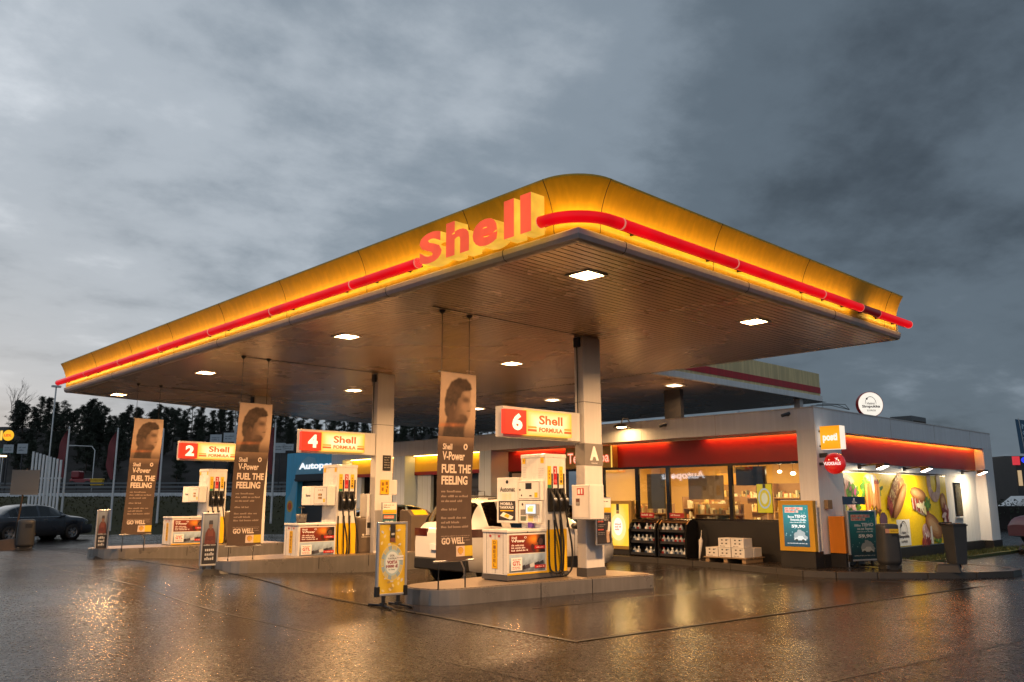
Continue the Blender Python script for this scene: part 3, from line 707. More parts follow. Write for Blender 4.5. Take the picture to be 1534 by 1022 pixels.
# ------------------------------------------------------------------ fuel pumps (local: x along front, y back, z up)
WHT, YEL, RED, DK = (.78, .76, .72), (.8, .48, .01), (.5, .015, .02), (.03, .025, .022)
def rphoto(mb, F, a0, b0, a1, b1, lay, base, dark, hi, seed, n=40):
    """photographic looking patchwork"""
    r = random.Random(seed)
    g = [[lc(dark, base, r.random()) if r.random() < .75 else lc(base, hi, r.random()) for _ in range(13)] for _ in range(9)]
    grad(mb, F, a0, b0, a1, b1, lay, lambda s, t: g[min(8, int(round(t*8)))][min(12, int(round(s*12)))], 12, 8)
def pump_poster(mb, F, a0, b0, a1, b1):
    h = (b1-b0); m_ = b0+h*.49; w_ = a1-a0
    rect(mb, F, a0, b0, a1, b1, 1, (.7, .66, .6))
    q0, q1, m0, m1 = a0+.012, a1-.012, m_+.008, b1-.012
    def fn(s, t):
        c = lc((.13, .018, .012), (.24, .035, .015), t); d = math.hypot((s-.68)*1.5, t-.75)
        return lc((.95, .32, .03), c, d/.36) if s < .74 else lc((.5, .14, .02), (.02, .012, .012), (s-.7)*6)
    grad(mb, F, q0, m0, q1, m1, 2, fn, 18, 8)
    ell(mb, F, lerp(q0, q1, .86), lerp(m0, m1, .58), w_*.09, h*.13, 3, (.015, .012, .012)); ell(mb, F, lerp(q0, q1, .87), lerp(m0, m1, .6), w_*.06, h*.09, 4, (.11, .06, .05))
    ell(mb, F, lerp(q0, q1, .66), lerp(m0, m1, .25), w_*.05, h*.12, 3, (.07, .02, .015), rot=.5); ell(mb, F, lerp(q0, q1, .75), lerp(m0, m1, .38), w_*.035, h*.1, 4, (.2, .07, .03), rot=-.6)
    text(mb, F, 'Shell', lerp(q0, q1, .05), lerp(m0, m1, .8), lerp(q0, q1, .2), lerp(m0, m1, .92), 5, (.9, .86, .82), .02)
    text(mb, F, 'V-Power', lerp(q0, q1, .05), lerp(m0, m1, .6), lerp(q0, q1, .42), lerp(m0, m1, .77), 5, (.9, .86, .82), .03)
    text(mb, F, 'O', lerp(q0, q1, .4), lerp(m0, m1, .8), lerp(q0, q1, .47), lerp(m0, m1, .92), 5, (.9, .86, .82), .03)
    for k, (y_, e_) in enumerate(((.4, .44), (.26, .42), (.12, .5))): bars(mb, F, lerp(q0, q1, .05), lerp(m0, m1, y_), lerp(q0, q1, e_), h*.045, 5, (.85, .75, .7), k)
    rect(mb, F, lerp(q0, q1, .69), lerp(m0, m1, .2), q1, lerp(m0, m1, .38), 5, (.5, .02, .02)); bars(mb, F, lerp(q0, q1, .74), lerp(m0, m1, .25), lerp(q0, q1, .96), h*.035, 6, (.8, .6, .55), 9)
    n0, n1 = b0+.012, m_-.008
    grad(mb, F, q0, n0, q1, n1, 2, lambda s, t: lc((.1, .12, .16), (.42, .55, .68), t*1.1+.22*math.sin(s*37)*math.sin(t*9+s*11)), 20, 7)
    for k in range(5):   # blurred vehicle and roadside in the winter picture
        poly(mb, F, [(lerp(q0, q1, .3+k*.13), lerp(n0, n1, .1+.06*k)), (lerp(q0, q1, .44+k*.13), lerp(n0, n1, .14+.06*k)), (lerp(q0, q1, .42+k*.13), lerp(n0, n1, .4+.05*k)), (lerp(q0, q1, .3+k*.13), lerp(n0, n1, .3+.05*k))], 3+(k % 2), ((.03, .03, .04), (.06, .06, .08), (.5, .52, .55))[k % 3])
    rect(mb, F, lerp(q0, q1, .04), lerp(n0, n1, .1), lerp(q0, q1, .34), lerp(n0, n1, .82), 6, (.82, .8, .78))
    text(mb, F, 'GTL', lerp(q0, q1, .08), lerp(n0, n1, .38), lerp(q0, q1, .3), lerp(n0, n1, .62), 7, (.45, .015, .02), .03)
    for y_ in (.68, .26, .17): bars(mb, F, lerp(q0, q1, .08), lerp(n0, n1, y_), lerp(q0, q1, .3), h*.028, 7, (.5, .1, .1), int(y_*50))
    rect(mb, F, lerp(q0, q1, .69), lerp(n0, n1, .16), q1, lerp(n0, n1, .34), 6, (.5, .02, .02)); bars(mb, F, lerp(q0, q1, .74), lerp(n0, n1, .21), lerp(q0, q1, .96), h*.035, 7, (.8, .6, .55), 8)
def make_pump(name_lbl, loc, automat, px0):
    t_ = thing('fuel_pump', name_lbl, 'fuel pump', loc, 0, 'fuel pumps on the islands')
    D = .62
    mb = MB(); mb.box(0, .945, 0, D, .1, .845); mb.box(-.012, .96, -.012, D+.01, .8, .85)
    cab = mb.build('cabinet', M['pump_white'], t_, bevel=.008)
    mb = MB(); mb.box(.02, 1.5, .02, D-.02, 0, .1); mb.box(-.01, 1.51, -.012, D+.01, .02, .095); mb.build('skirt', M['grey'], t_)
    # front posters
    F = Fr((0, -.002, 0), (1, 0, 0)); mb = MB()
    pump_poster(mb, F, .03, .13, .925, .77); mb.build('poster', M['print'], t_)
    mb = MB(); mb.box(0, .945, -.0035, 0, .1, .128); mb.tube([(.48, 0, .805), (.48, -.012, .805)], .014, 10, m=1)
    mb.build('lock_plate', [M['yellow'], M['black']], cab)
    mb = MB()
    for z in (.79, .128): mb.box(.0, .945, -.0015, .004, z-.003, z+.003)
    for y in (.1, .3, .52): mb.box(-.0015, .004, y-.003, y+.003, .12, .8)
    mb.box(.27, .285, -.006, .002, .8, .82); mb.build('door_gap', M['dgrey'], cab)
    # left side: yellow strip with letters
    F = Fr((-.002, D, 0), (0, -1, 0)); mb = MB(); rect(mb, F, .24, .2, .38, .68, 1, YEL)
    for k, ch in enumerate('DIESEL'): text(mb, F, ch, .28, .605-k*.075, .34, .66-k*.075, 2, (.3, .12, .02), .02)
    for a in (.2, .42): ell(mb, F, a, .74, .03, .02, 1, (.45, .05, .06))
    for k in range(2): bars(mb, F, .16, .76+k*.025, .5, .012, 1, (.45, .2, .2), k)
    mb.build('side_sticker', M['print'], cab)
    # tower
    mb = MB(); mb.box(.945, 1.49, .0, D, .1, 2.16); mb.box(.935, 1.5, -.008, D+.008, 2.1, 2.17); tw = mb.build('tower', M['pump_white'], t_, bevel=.01)
    F = Fr((.945, -.002, 0), (1, 0, 0)); mb = MB()
    rect(mb, F, .004, .1, .54, .835, 1, YEL)
    for k in range(3):
        a = .05+k*.155
        rect(mb, F, a, 1.62, a+.095, 1.95, 1, (YEL, (.42, .012, .02), YEL)[k])
        if k == 0: rect(mb, F, a, 1.56, a+.095, 1.62, 1, (.03, .2, .08))
        if k == 1: ell(mb, F, a+.047, 1.68, .035, .035, 2, (.75, .1, .1)); text(mb, F, '2', a+.025, 1.82, a+.07, 1.92, 2, (.8, .7, .68), .02)
        if k == 2: ell(mb, F, a+.047, 1.68, .03, .03, 2, (.1, .07, .03))
        if k != 1:
            for q in range(3): rect(mb, F, a+.03, 1.72+q*.06, a+.065, 1.76+q*.06, 2, (.35, .2, .02))
        rect(mb, F, a+.1, 1.2, a+.14, 1.82, 1, (.018, .016, .016))
    mb.build('grade_label', M['print'], tw)
    for k in range(3):
        a = .945+.05+k*.155
        mb = MB(); mb.box(a-.01, a+.11, -.045, 0, 1.14, 1.56); nb = mb.build('nozzle_boot', M['black'], t_, bevel=.012)
        mb = MB(); mb.tube([(a+.05, -.03, 1.5), (a+.05, -.09, 1.42), (a+.05, -.13, 1.3), (a+.055, -.1, 1.18)], [.026, .034, .036, .024], 10)
        mb.tube([(a+.05, -.12, 1.36), (a+.05, -.175, 1.28), (a+.05, -.12, 1.2)], .009, 6)
        nz = mb.build('nozzle', M['black'], t_)
        mb = MB(); mb.lathe([(0, -.09), (.03, -.085), (.038, -.05), (.028, -.02)], (a+.062, -.07, 1.355), 'y', 12); mb.build('nozzle_guard', M['alu'], nz)
        mb = MB(); sx = (.05, -.05, .03)[k]; lo = (.16, .12, .05)[k]
        pts = [(a+.055, -.1, 1.18), (a+.07+sx*.1, -.13, .95), (a+.1+sx*.6, -.17, .6), (a+.12+sx, -.16, .32), (a+.1+sx*.8, -.15, .13), (a+.05+sx*.3, -.1, lo*.4+.03), (a+.0, -.05, lo), (a-.005, -.03, .4), (a-.005, -.028, 1.0)]
        P = []
        for i in range(len(pts)-1):
            for s in (0, .34, .67): 
                p0, p1, p2, p3 = [Vector(pts[max(0, min(len(pts)-1, i+d))]) for d in (-1, 0, 1, 2)]
                P.append(.5*((2*p1)+(p2-p0)*s+(2*p0-5*p1+4*p2-p3)*s*s+(3*p1-p0-3*p2+p3)*s**3))
        P.append(Vector(pts[-1])); mb.tube(P, .017, 8); mb.build('hose', M['black'], t_)
    # left face of the tower: stickers and fine print
    F = Fr((.943, D, 0), (0, -1, 0)); mb = MB()
    for a in (.03, .5): rect(mb, F, a, 2.0, a+.085, 2.1, 1, YEL); text(mb, F, 'i', a+.035, 2.03, a+.05, 2.075, 2, (.25, .14, .02), .02)
    for k in range(5):
        bars(mb, F, .05, 1.93-k*.045, .14, .014, 1, (.45, .42, .42), k); bars(mb, F, .44, 1.9-k*.04, .58, .012, 1, (.45, .42, .42), k+5)
    mb.build('tower_sticker', M['print'], tw)
    # price display and terminal
    x0, x1 = px0, px0+.16
    z0, z1 = (1.34, 1.7) if automat else (1.24, 1.68)
    mb = MB(); mb.box(x0, max(x1, .94), .04, .62, z0, z1); dsp = mb.build('price_display', M['pump_white'], t_, bevel=.01)
    F = Fr((x0-.002, .62, 0), (0, -1, 0)); mb = MB()
    rect(mb, F, .03, z0+.03, .55, z1-.03, 1, (.12, .11, .11)); rect(mb, F, .036, z0+.036, .544, z1-.036, 2, (.72, .68, .64))
    if automat:
        rect(mb, F, .2, z1-.16, .36, z1-.05, 3, (.02, .022, .022)); rect(mb, F, .3, z0+.07, .36, z0+.095, 3, DK); ell(mb, F, .1, z0+.09, .018, .018, 3, DK)
        rect(mb, F, .43, z0+.05, .51, z0+.14, 3, YEL); ell(mb, F, .06, z1-.17, .02, .02, 3, DK)
    else:
        for k in range(3): rect(mb, F, .2+k*.08, z1-.1, .24+k*.08, z1-.085, 3, DK)
        for k in range(2):
            rect(mb, F, .2, z1-.22-k*.075, .36, z1-.175-k*.075, 3, (.16, .09, .02)); bars(mb, F, .21, z1-.21-k*.075, .35, .022, 4, (.9, .55, .2), k)
        rect(mb, F, .42, z0+.07, .5, z0+.15, 3, YEL)
    mb.build('display_face', M['print'], dsp)
    mb = MB(); mb.box(x0+.01, max(x1, .94), .64, 1.2, (.93 if automat else z0), (1.76 if automat else z1)); ap = mb.build('side_panel', M['pump_white'], t_, bevel=.008)
    F = Fr((x0+.008, 1.2, 0), (0, -1, 0)); mb = MB()
    if automat:
        text(mb, F, 'Automat', .09, 1.5, .49, 1.59, 1, (.03, .03, .035), .015); ell(mb, F, .28, 1.68, .034, .034, 1, (.015, .015, .015), n=24)
        for j in range(4):
            for i in range(3): rect(mb, F, .14+i*.09, 1.36+j*.03, .21+i*.09, 1.378+j*.03, 1, (.85, .72, .5))
        rect(mb, F, .05, .98, .5, 1.33, 1, (.04, .035, .035))
        text(mb, F, 'MOBIILI-', .1, 1.255, .44, 1.305, 2, (.85, .82, .8), .025); text(mb, F, 'TANKKAUS', .08, 1.19, .46, 1.24, 2, (.85, .82, .8), .025)
        rect(mb, F, .1, 1.145, .45, 1.165, 2, YEL)
        poly(mb, F, [(.09, 1.06), (.18, 1.13), (.45, 1.05), (.42, 1.005), (.36, .995)], 2, (.8, .78, .74)); poly(mb, F, [(.2, 1.055), (.26, 1.1), (.36, 1.07), (.31, 1.02)], 3, YEL)
    else:
        text(mb, F, 'Kassa', .2, z0+.2, .4, z0+.26, 1, (.05, .05, .05), .02)
    mb.build('panel_print', M['print'], ap)
    if automat:
        mb = MB(); mb.box(x0+.01, .94, .06, .61, .94, 1.33); kp_ = mb.build('payment_terminal', M['pump_white'], t_, bevel=.012)
        mb = MB(); mb.box(x0-.05, x0+.02, .1, .38, 1.1, 1.28); mb.build('screen_housing', M['alu'], kp_)
        F = Fr((x0-.053, .38, 0), (0, -1, 0)); mb = MB(); rect(mb, F, .02, 1.11, .26, 1.27, 1, (.75, .86, .95)); rect(mb, F, .06, 1.14, .2, 1.22, 2, (.9, .62, .12)); rect(mb, F, .1, 1.2, .22, 1.245, 3, (.8, .75, .3)); mb.build('screen', M['lit'], kp_)
        F = Fr((x0+.007, .61, 0), (0, -1, 0)); mb = MB()
        ell(mb, F, .1, 1.27, .022, .022, 1, DK)
        rect(mb, F, .05, 1.08, .19, 1.18, 1, (.2, .19, .18)); rect(mb, F, .05, .98, .19, 1.06, 1, (.12, .14, .1)); rect(mb, F, .24, .97, .38, 1.07, 1, (.65, .5, .2)); rect(mb, F, .38, .96, .52, 1.08, 2, (.7, .7, .7))
        for i in range(4):
            for j in range(3): rect(mb, F, .4+j*.035, .975+i*.024, .425+j*.035, .99+i*.024, 3, (.3, .3, .3))
        mb.build('keypad', M['print'], kp_)
        mb = MB(); mb.prism([(x0+.01, .28), (x0+.08, .28), (x0+.08, .38), (x0+.01, .38)], .86, .95); mb.build('receipt_slot', mat('purple_plastic', (.12, .05, .3), .4), kp_)
    return t_
P6 = make_pump('white and yellow fuel pump 6 with Automat payment terminal, nearest the camera', (9.97, 10.56, .25), True, .86)
P4 = make_pump('white and yellow fuel pump with blank display under the number 4 sign', (9.66, 16.95, .25), False, .72)
P2 = make_pump('white and yellow fuel pump under the number 2 sign, partly behind the man poster board', (9.42, 23.3, .25+zg(9.5, 23.3)*.9), False, .72)
# squeegee bucket and cloths on top of pump 4
def bucket(loc, lbl):
    t_ = thing('squeegee_bucket', lbl, 'bucket', loc)
    mb = MB(); mb.lathe([(0, 0), (.1, 0), (.13, .2), (.12, .2), (.11, .03)], n=16); mb.build('bucket_body', M['grey'], t_)
    mb = MB(); mb.tube([(0, 0, .03), (.05, .1, .36)], .012, 8); mb.box(-.02, .12, .09, .11, .33, .36); mb.build('squeegee', M['dgrey'], t_)
bucket((9.95, 17.35, 1.1), 'small grey bucket with squeegee on top of pump 4 cabinet')

# ------------------------------------------------------------------ number signs on the columns
def number_sign(nm, loc, lbl):
    t_ = thing('pump_sign', lbl, 'sign', loc, 0, 'lit number signs on the columns')
    mb = MB(); mb.box(.05, 2.02, 0, .2, 0, .52); mb.build('arm_panel', M['column'], t_, bevel=.006)
    def edge(s, t): 
        d = min(s, 1-s, t*.55+.02, (1-t)*.55+.02); return lc((1., .4, .02), (1., .9, .5), d*3.4)
    mb = MB(); mb.box(.5, 1.66, -.085, -.003, .045, .475, 0, (1., .5, .05)); F = Fr((0, -.087, 0), (1, 0, 0)); grad(mb, F, .5, .045, 1.66, .475, 0, edge, 24, 10)
    lb = mb.build('light_box', M['lithot'], t_)
    mb = MB(); c = (.62, .1, .015)
    text(mb, F, 'Shell', .82, .24, 1.42, .4, 1, c, .03); text(mb, F, 'FORMULA', .82, .11, 1.42, .19, 1, c, .04)
    for a0, a1 in ((.54, .76), (1.46, 1.65)):
        rect(mb, F, a0, .165, a1, .2, 1, (.9, .28, .03)); rect(mb, F, a0, .11, a1, .15, 1, c)
    mb.build('lettering', M['lithot'], lb)
    mb = MB(); mb.box(-.0, .5, -.1, -.004, .05, .46, 0, (.75, .03, .01)); nb = mb.build('number_box', M['lithot'], t_)
    F = Fr((0, -.102, 0), (1, 0, 0)); mb = MB(); text(mb, F, nm, .16, .11, .4, .4, 1, (1., .86, .55), .05); mb.build('numeral', M['lithot'], nb)
number_sign('6', (9.59, 10.3, 2.65), 'glowing red and yellow pump sign with the number 6 on the column marked A')
number_sign('4', (9.47, 16.75, 2.65), 'glowing red and yellow pump sign with the number 4 on the middle column')
number_sign('2', (9.3, 22.95, 2.7), 'glowing red and yellow pump sign with the number 2, left half way behind a banner')

# ------------------------------------------------------------------ hanging banners
def sdp(pts, x, y):
    """signed distance to a polygon, negative inside"""
    d = 9.; ins = False
    for (x0, y0), (x1, y1) in zip(pts, pts[1:]+pts[:1]):
        ex, ey = x1-x0, y1-y0; t = max(0, min(1, ((x-x0)*ex+(y-y0)*ey)/(ex*ex+ey*ey+1e-9))); d = min(d, math.hypot(x-x0-ex*t, y-y0-ey*t))
        if (y0 > y) != (y1 > y) and x < x0+(y-y0)*ex/(ey+1e-12): ins = not ins
    return -d if ins else d
FACE = [(.2, 2.2), (.22, 2.42), (.2, 2.55), (.25, 2.68), (.36, 2.79), (.52, 2.84), (.7, 2.82), (.8, 2.75), (.845, 2.67), (.845, 2.6), (.825, 2.545), (.865, 2.475), (.885, 2.435), (.85, 2.405), (.855, 2.375), (.838, 2.348), (.85, 2.315), (.825, 2.255), (.76, 2.215), (.66, 2.18), (.63, 2.05), (.62, 1.9), (.2, 1.9)]
HAIR = [(.13, 2.34), (.12, 2.5), (.16, 2.66), (.28, 2.81), (.48, 2.885), (.7, 2.88), (.84, 2.81), (.875, 2.725), (.82, 2.7), (.7, 2.69), (.6, 2.66), (.55, 2.58), (.49, 2.55), (.46, 2.46), (.43, 2.42), (.36, 2.5), (.31, 2.42), (.27, 2.34), (.24, 2.24), (.17, 2.26)]
COAT = [(.1, 1.9), (.14, 2.1), (.24, 2.22), (.34, 2.16), (.46, 2.19), (.6, 2.27), (.72, 2.28), (.79, 2.22), (.72, 2.13), (.69, 2.0), (.72, 1.9)]
_pc = {}
def portrait(s, t):
    """soft sepia print of a head in profile over a pale ground"""
    k = (round(s, 4), round(t, 4))
    if k in _pc: return _pc[k]
    a, b = s, lerp(1.93, 2.95, t); ax = a*.74
    n = mnoise.noise(Vector((ax*9, b*9, 1.3)))*.5+mnoise.noise(Vector((ax*26, b*26, 7.)))*.3
    S3 = lambda pts: [(p*.74, q) for p, q in pts]
    soft = lambda d, w_: sm(.5-d/w_)
    el = lambda ca, cb, ra, rb: math.hypot((a-ca)/ra, (b-cb)/rb)
    c = lc((.3, .18, .1), (.56, .4, .28), (t-.1)*1.1+.25*s+n*.08); c = lc((.1, .06, .04), c, sm((t+.02)/.3))
    f = lc((.075, .04, .026), (.37, .235, .15), (a-.36)*1.7+(b-2.35)*.35+n*.1)
    f = lc(f, (.06, .032, .02), .75*sm(1.25-el(.71, 2.535, .13, .055)))                 # eye socket and brow
    f = lc(f, (.5, .34, .23), .6*sm(1.2-el(.845, 2.46, .045, .06)))                    # light on the nose
    f = lc(f, (.46, .31, .2), .55*sm(1.2-el(.72, 2.64, .13, .05)))                     # forehead
    f = lc(f, (.34, .2, .125), .6*sm(1.2-el(.66, 2.42, .12, .075)))                    # cheek bone
    f = lc(f, (.05, .028, .018), .8*sm(1.2-el(.8, 2.36, .075, .016)))                  # mouth
    f = lc(f, (.07, .04, .026), .8*sm(1.15-el(.62, 2.26, .16, .06)))                   # jaw shadow
    c = lc(c, f, soft(sdp(S3(FACE), ax, b), .022))
    c = lc(c, lc((.022, .013, .01), (.11, .065, .04), .45+n*.9+(b-2.55)*.5), soft(sdp(S3(HAIR), ax, b)+n*.018, .035))
    c = lc(c, lc((.16, .09, .055), (.07, .04, .025), el(.4, 2.39, .05, .07)), sm(1.3-el(.4, 2.39, .05, .075))*.9)   # ear
    c = lc(c, lc((.025, .015, .011), (.13, .07, .042), (b-1.95)*1.7+n*.5), soft(sdp(S3(COAT), ax, b)+n*.01, .05))
    c = lc(c, (.42, .14, .05), .75*sm(1-abs(b-2.105-.03*a)/.05)*sm(1.5-1.7*a)*(.7+n))  # streak of light
    _pc[k] = c
    return c
def banner(loc, lbl, top, sway=0.):
    t_ = thing('hanging_banner', lbl, 'banner', loc, 0, 'brown promotional banners hung from the soffit')
    W_, H_ = .74, 2.96
    F0 = Fr((0, 0, 0), (1, 0, 0))
    def warp(mb):   # gentle drape: lower end swings towards the left and the cloth bellies
        mb.v = [(x-sway*max(0,1-z/H_)**1.5+.012*math.sin(z*2.2+x*3), y+.03*math.sin(z*1.7)-.02*math.sin(x*4)*(1-z/H_), z) for x, y, z in mb.v]
    cream, dark = (.5, .34, .22), (.062, .036, .024)
    def bgc(s, t):
        if t > .72: return lc((.36, .22, .13), cream, (t-.72)*3.6+(.45-s)*.3+s*.25)
        return lc(dark, (.36, .22, .13), (t-.6)/.12)
    mb = MB(); grad(mb, F0, 0, 0, W_, H_, 0, bgc, 10, 60); warp(mb); cl = mb.build('banner_cloth', M['print_dull'], t_)
    for p in cl.data.polygons: p.use_smooth = True
    mb = MB(); grad(mb, F0, 0.004, 1.93, W_-.004, H_-.01, 1, lambda a, b: portrait(a, b), 44, 62)
    tx = (.62, .5, .4)
    text(mb, F0, 'Shell', .1, 1.72, .29, 1.815, 1, tx, .02); text(mb, F0, 'V-Power', .1, 1.555, .56, 1.69, 1, tx, .025)
    ell(mb, F0, .565, 1.775, .042, .05, 1, tx); ell(mb, F0, .565, 1.775, .02, .026, 2, dark)
    text(mb, F0, 'FUEL THE', .09, 1.35, .7, 1.49, 1, tx, .035); text(mb, F0, 'FEELING', .09, 1.17, .64, 1.31, 1, tx, .035)
    for k, (y_, e_, h_) in enumerate(((1.05, .5, .034), (.975, .68, .034), (.9, .52, .034), (.77, .4, .034), (.64, .6, .034), (.57, .46, .034), (.5, .69, .034), (.37, .68, .014), (.34, .66, .014), (.3, .68, .014))):
        bars(mb, F0, .09, y_, e_, h_, 1, (.3, .22, .17), k)
    text(mb, F0, 'GO WELL', .1, .57-.32, .56, .665-.31, 1, tx, .035)
    rect(mb, F0, .38, .06, .56, .22, 1, (.55, .42, .33)); rect(mb, F0, .56, .06, .74, .22, 1, (.5, .36, .02)); scallop(mb, F0, .47, .142, .062, 2, (.35, .13, .02), (.55, .32, .04))
    warp(mb); mb.v = [(x, y-.002, z) for x, y, z in mb.v]; mb.build('banner_print', M['print_dull'], cl)
    mb = MB(); mb.tube([(-.02, 0, H_), (W_+.02, 0, H_)], .012, 8); mb.build('top_rod', M['steel'], t_)
    mb = MB(); mb.tube([(-.04-sway, 0, 0), (W_+.02-sway, .0, 0)], .016, 8); mb.build('bottom_rod', M['steel'], t_)
    for x in (.04, W_-.12):
        mb = MB(); mb.tube([(x, 0, H_), (x, 0, top-.06)], .006, 6); mb.lathe([(.05, 0), (.05, -.02), (.015, -.06), (0, -.06)], (x, 0, top-.002), n=10); mb.build('hanging_cord', M['black'], t_)
    for x in (.06, W_-.14):
        mb = MB(); mb.tube([(x-sway, 0, 0), (x-sway*1.1, 0, -.24)], .007, 6); mb.tube([(x-sway*1.1, 0, -.24), (x-sway*1.1, 0, -.42)], .012, 6); mb.build('tie_cord', M['black'], t_)
    mb = MB(); mb.tube([(.5-sway, 0, 0), (.62-sway, .05, -.14), (.62-sway, .05, -.3)], .012, 6); mb.build('strut', M['steel'], t_)
banner((8.32, 10.38, .67), 'tall brown hanging banner in front of the white car, nearest the camera', ZS-.67, .03)
banner((7.99, 16.7, .68), 'tall brown hanging banner left of the pump with number 4, middle one', ZS-.68, .1)
banner((7.93, 22.55, .76), 'tall brown hanging banner farthest left, swaying to the left', ZS-.76, .1)

# ------------------------------------------------------------------ shop building
sh = thing('shop_building', 'low white station shop with red lit band, tall windows and car service bays', 'building', (24, 16, 0))
def part(name, m, fn, parent=sh, bevel=0., world=True, label=None):
    mb = MB(); fn(mb)
    if parent is None: return mb.build(name, m, None, False, bevel)
    top = parent
    o = mb.build(name, m, parent, True, bevel, label=label)
    return o
# parapet and pylons
part('parapet', M['wall2'], lambda b: b.box(18.1, 18.5, 9.4, 29.4, 3.16, 3.65))
part('parapet', M['wall'], lambda b: b.box(18.1, 30.1, 9.0, 9.4, 3.16, 3.652))
def seams(b):
    for y in (11.6, 13.9, 16.2, 18.5, 20.9, 23.4, 26.0): b.box(18.095, 18.12, y-.008, y+.008, 3.16, 3.655)
    for x in (22.3, 25.3, 28.2): b.box(x-.008, x+.008, 8.996, 9.02, 3.16, 3.655)
    b.box(18.09, 18.52, 9.4, 29.41, 3.65, 3.68); b.box(18.09, 30.11, 8.99, 9.4, 3.652, 3.682)
part('coping', M['trim'], seams)
part('corner_pylon', M['wall2'], lambda b: b.box(18.1, 19.35, 9.0, 9.45, .40, 3.158))
part('end_pylon', M['wall2'], lambda b: b.box(29.3, 30.1, 9.0, 9.6, .32, 3.158))
for y0, y1 in ((19.92, 20.48), (24.5, 25.2), (28.6, 29.4)):
    part('bay_pillar', M['cladfront'], lambda b: b.box(18.1, 18.95, y0, y1, .0, 3.158))
part('roof', M['dgrey'], lambda b: b.box(18.5, 30, 9.4, 29.3, 3.2, 3.3))
part('rear_wall', M['wall'], lambda b: (b.box(29.9, 30.05, 9.6, 29.3, 0, 3.2), b.box(18.95, 29.9, 29.2, 29.4, 0, 3.2)))
part('side_wall', M['cladding'], lambda b: b.box(19.35, 29.3, 9.32, 9.5, .32, 2.48))
def pl(b):
    b.box(19.3, 30.13, 9.22, 9.35, .0, .32); b.box(18.07, 19.38, 8.96, 9.46, .0, .40); b.box(29.27, 30.13, 8.97, 9.6, 0, .32)
part('plinth', M['plinth'], pl)
part('red_band', M['redpaint'], lambda b: b.box(19.35, 29.3, 9.27, 9.4, 2.48, 3.158))
part('red_band', M['redpaint'], lambda b: b.box(18.86, 18.98, 9.45, 19.92, 2.5, 3.158))
part('recess_soffit', M['wall2'], lambda b: b.box(18.5, 18.86, 9.45, 19.92, 3.1585, 3.2))
for a, b_ in ((9.6, 12.4), (13.6, 19.6)): part('cove_light', M['cove'], lambda b: b.box(18.74, 18.78, a, b_, 3.15, 3.157))
part('cove_light', M['cove_side'], lambda b: b.box(19.4, 29.25, 9.17, 9.195, 3.15, 3.157))
part('cove_lip', M['wall2'], lambda b: b.box(18.69, 18.705, 9.45, 19.92, 3.132, 3.2)); part('cove_lip', M['wall2'], lambda b: b.box(19.35, 29.3, 9.12, 9.135, 3.132, 3.158))
part('lintel', M['wall'], lambda b: b.box(19.35, 29.3, 9.3, 9.36, 2.27, 2.485))
# glazed shop front
ws = [9.47, 11.74, 13.67, 14.72, 15.95, 17.4, 18.7, 19.9]
for i, (a, b_) in enumerate(zip(ws, ws[1:])):
    z0 = 1.06 if i < 2 else (.95 if i == 2 else .16)
    wf = part('window', M['blackgl'], lambda b: (b.box(18.88, 18.96, a, a+.06, z0, 2.5), b.box(18.88, 18.96, b_-.05, b_, z0, 2.5), b.box(18.88, 18.96, a+.06, b_-.05, z0, z0+.05), b.box(18.88, 18.96, a+.06, b_-.05, 2.44, 2.5)))
    mb = MB(); mb.quad((18.92, a+.06, z0+.05), (18.92, b_-.05, z0+.05), (18.92, b_-.05, 2.44), (18.92, a+.06, 2.44)); g_ = mb.build('pane', M['glass'], wf); g_.matrix_parent_inverse = Matrix.Translation((-24, -16, 0))
part('window_apron', M['plinth'], lambda b: (b.box(18.86, 18.98, 9.45, 14.72, .1, 1.06), b.box(18.865, 18.87, 11.7, 11.72, .1, 1.06)))
part('front_plinth', M['plinth'], lambda b: b.box(18.84, 18.98, 14.72, 19.92, .1, .16))
# interior
part('shop_floor', M['inner_floor'], lambda b: b.box(18.98, 27, 9.5, 19.9, .05, .13))
part('inner_wall', M['inner'], lambda b: (b.box(27, 27.1, 9.5, 19.9, .13, 3.1), b.box(18.98, 27, 19.9, 20.0, .13, 3.1), b.box(18.98, 27, 9.502, 9.6, .13, 3.1)))
part('inner_ceiling', M['inner'], lambda b: b.box(18.98, 27, 9.6, 19.9, 2.95, 3.1))
for i in range(4):
    for j in range(3):
        x, y = 20.3+j*2.3, 10.9+i*2.4
        part('ceiling_tube', M['ceil_in'], lambda b: b.add([(x-.12, y-.7, 2.94), (x+.12, y-.7, 2.94), (x+.12, y+.7, 2.94), (x-.12, y+.7, 2.94)], [(3, 2, 1, 0)]))
part('window', M['blackgl'], lambda b: b.box(27.3, 27.86, 9.29, 9.33, 1.08, 2.08))
mbw = MB(); mbw.box(27.35, 27.81, 9.275, 9.288, 1.13, 2.03); part_ = mbw.build('pane', mat('window_pane_dark', (.1, .09, .06), .1, 0, .5, 3), sh, True)
part('window_sill', M['wall2'], lambda b: b.box(27.26, 27.9, 9.2, 9.3, 1.03, 1.075))
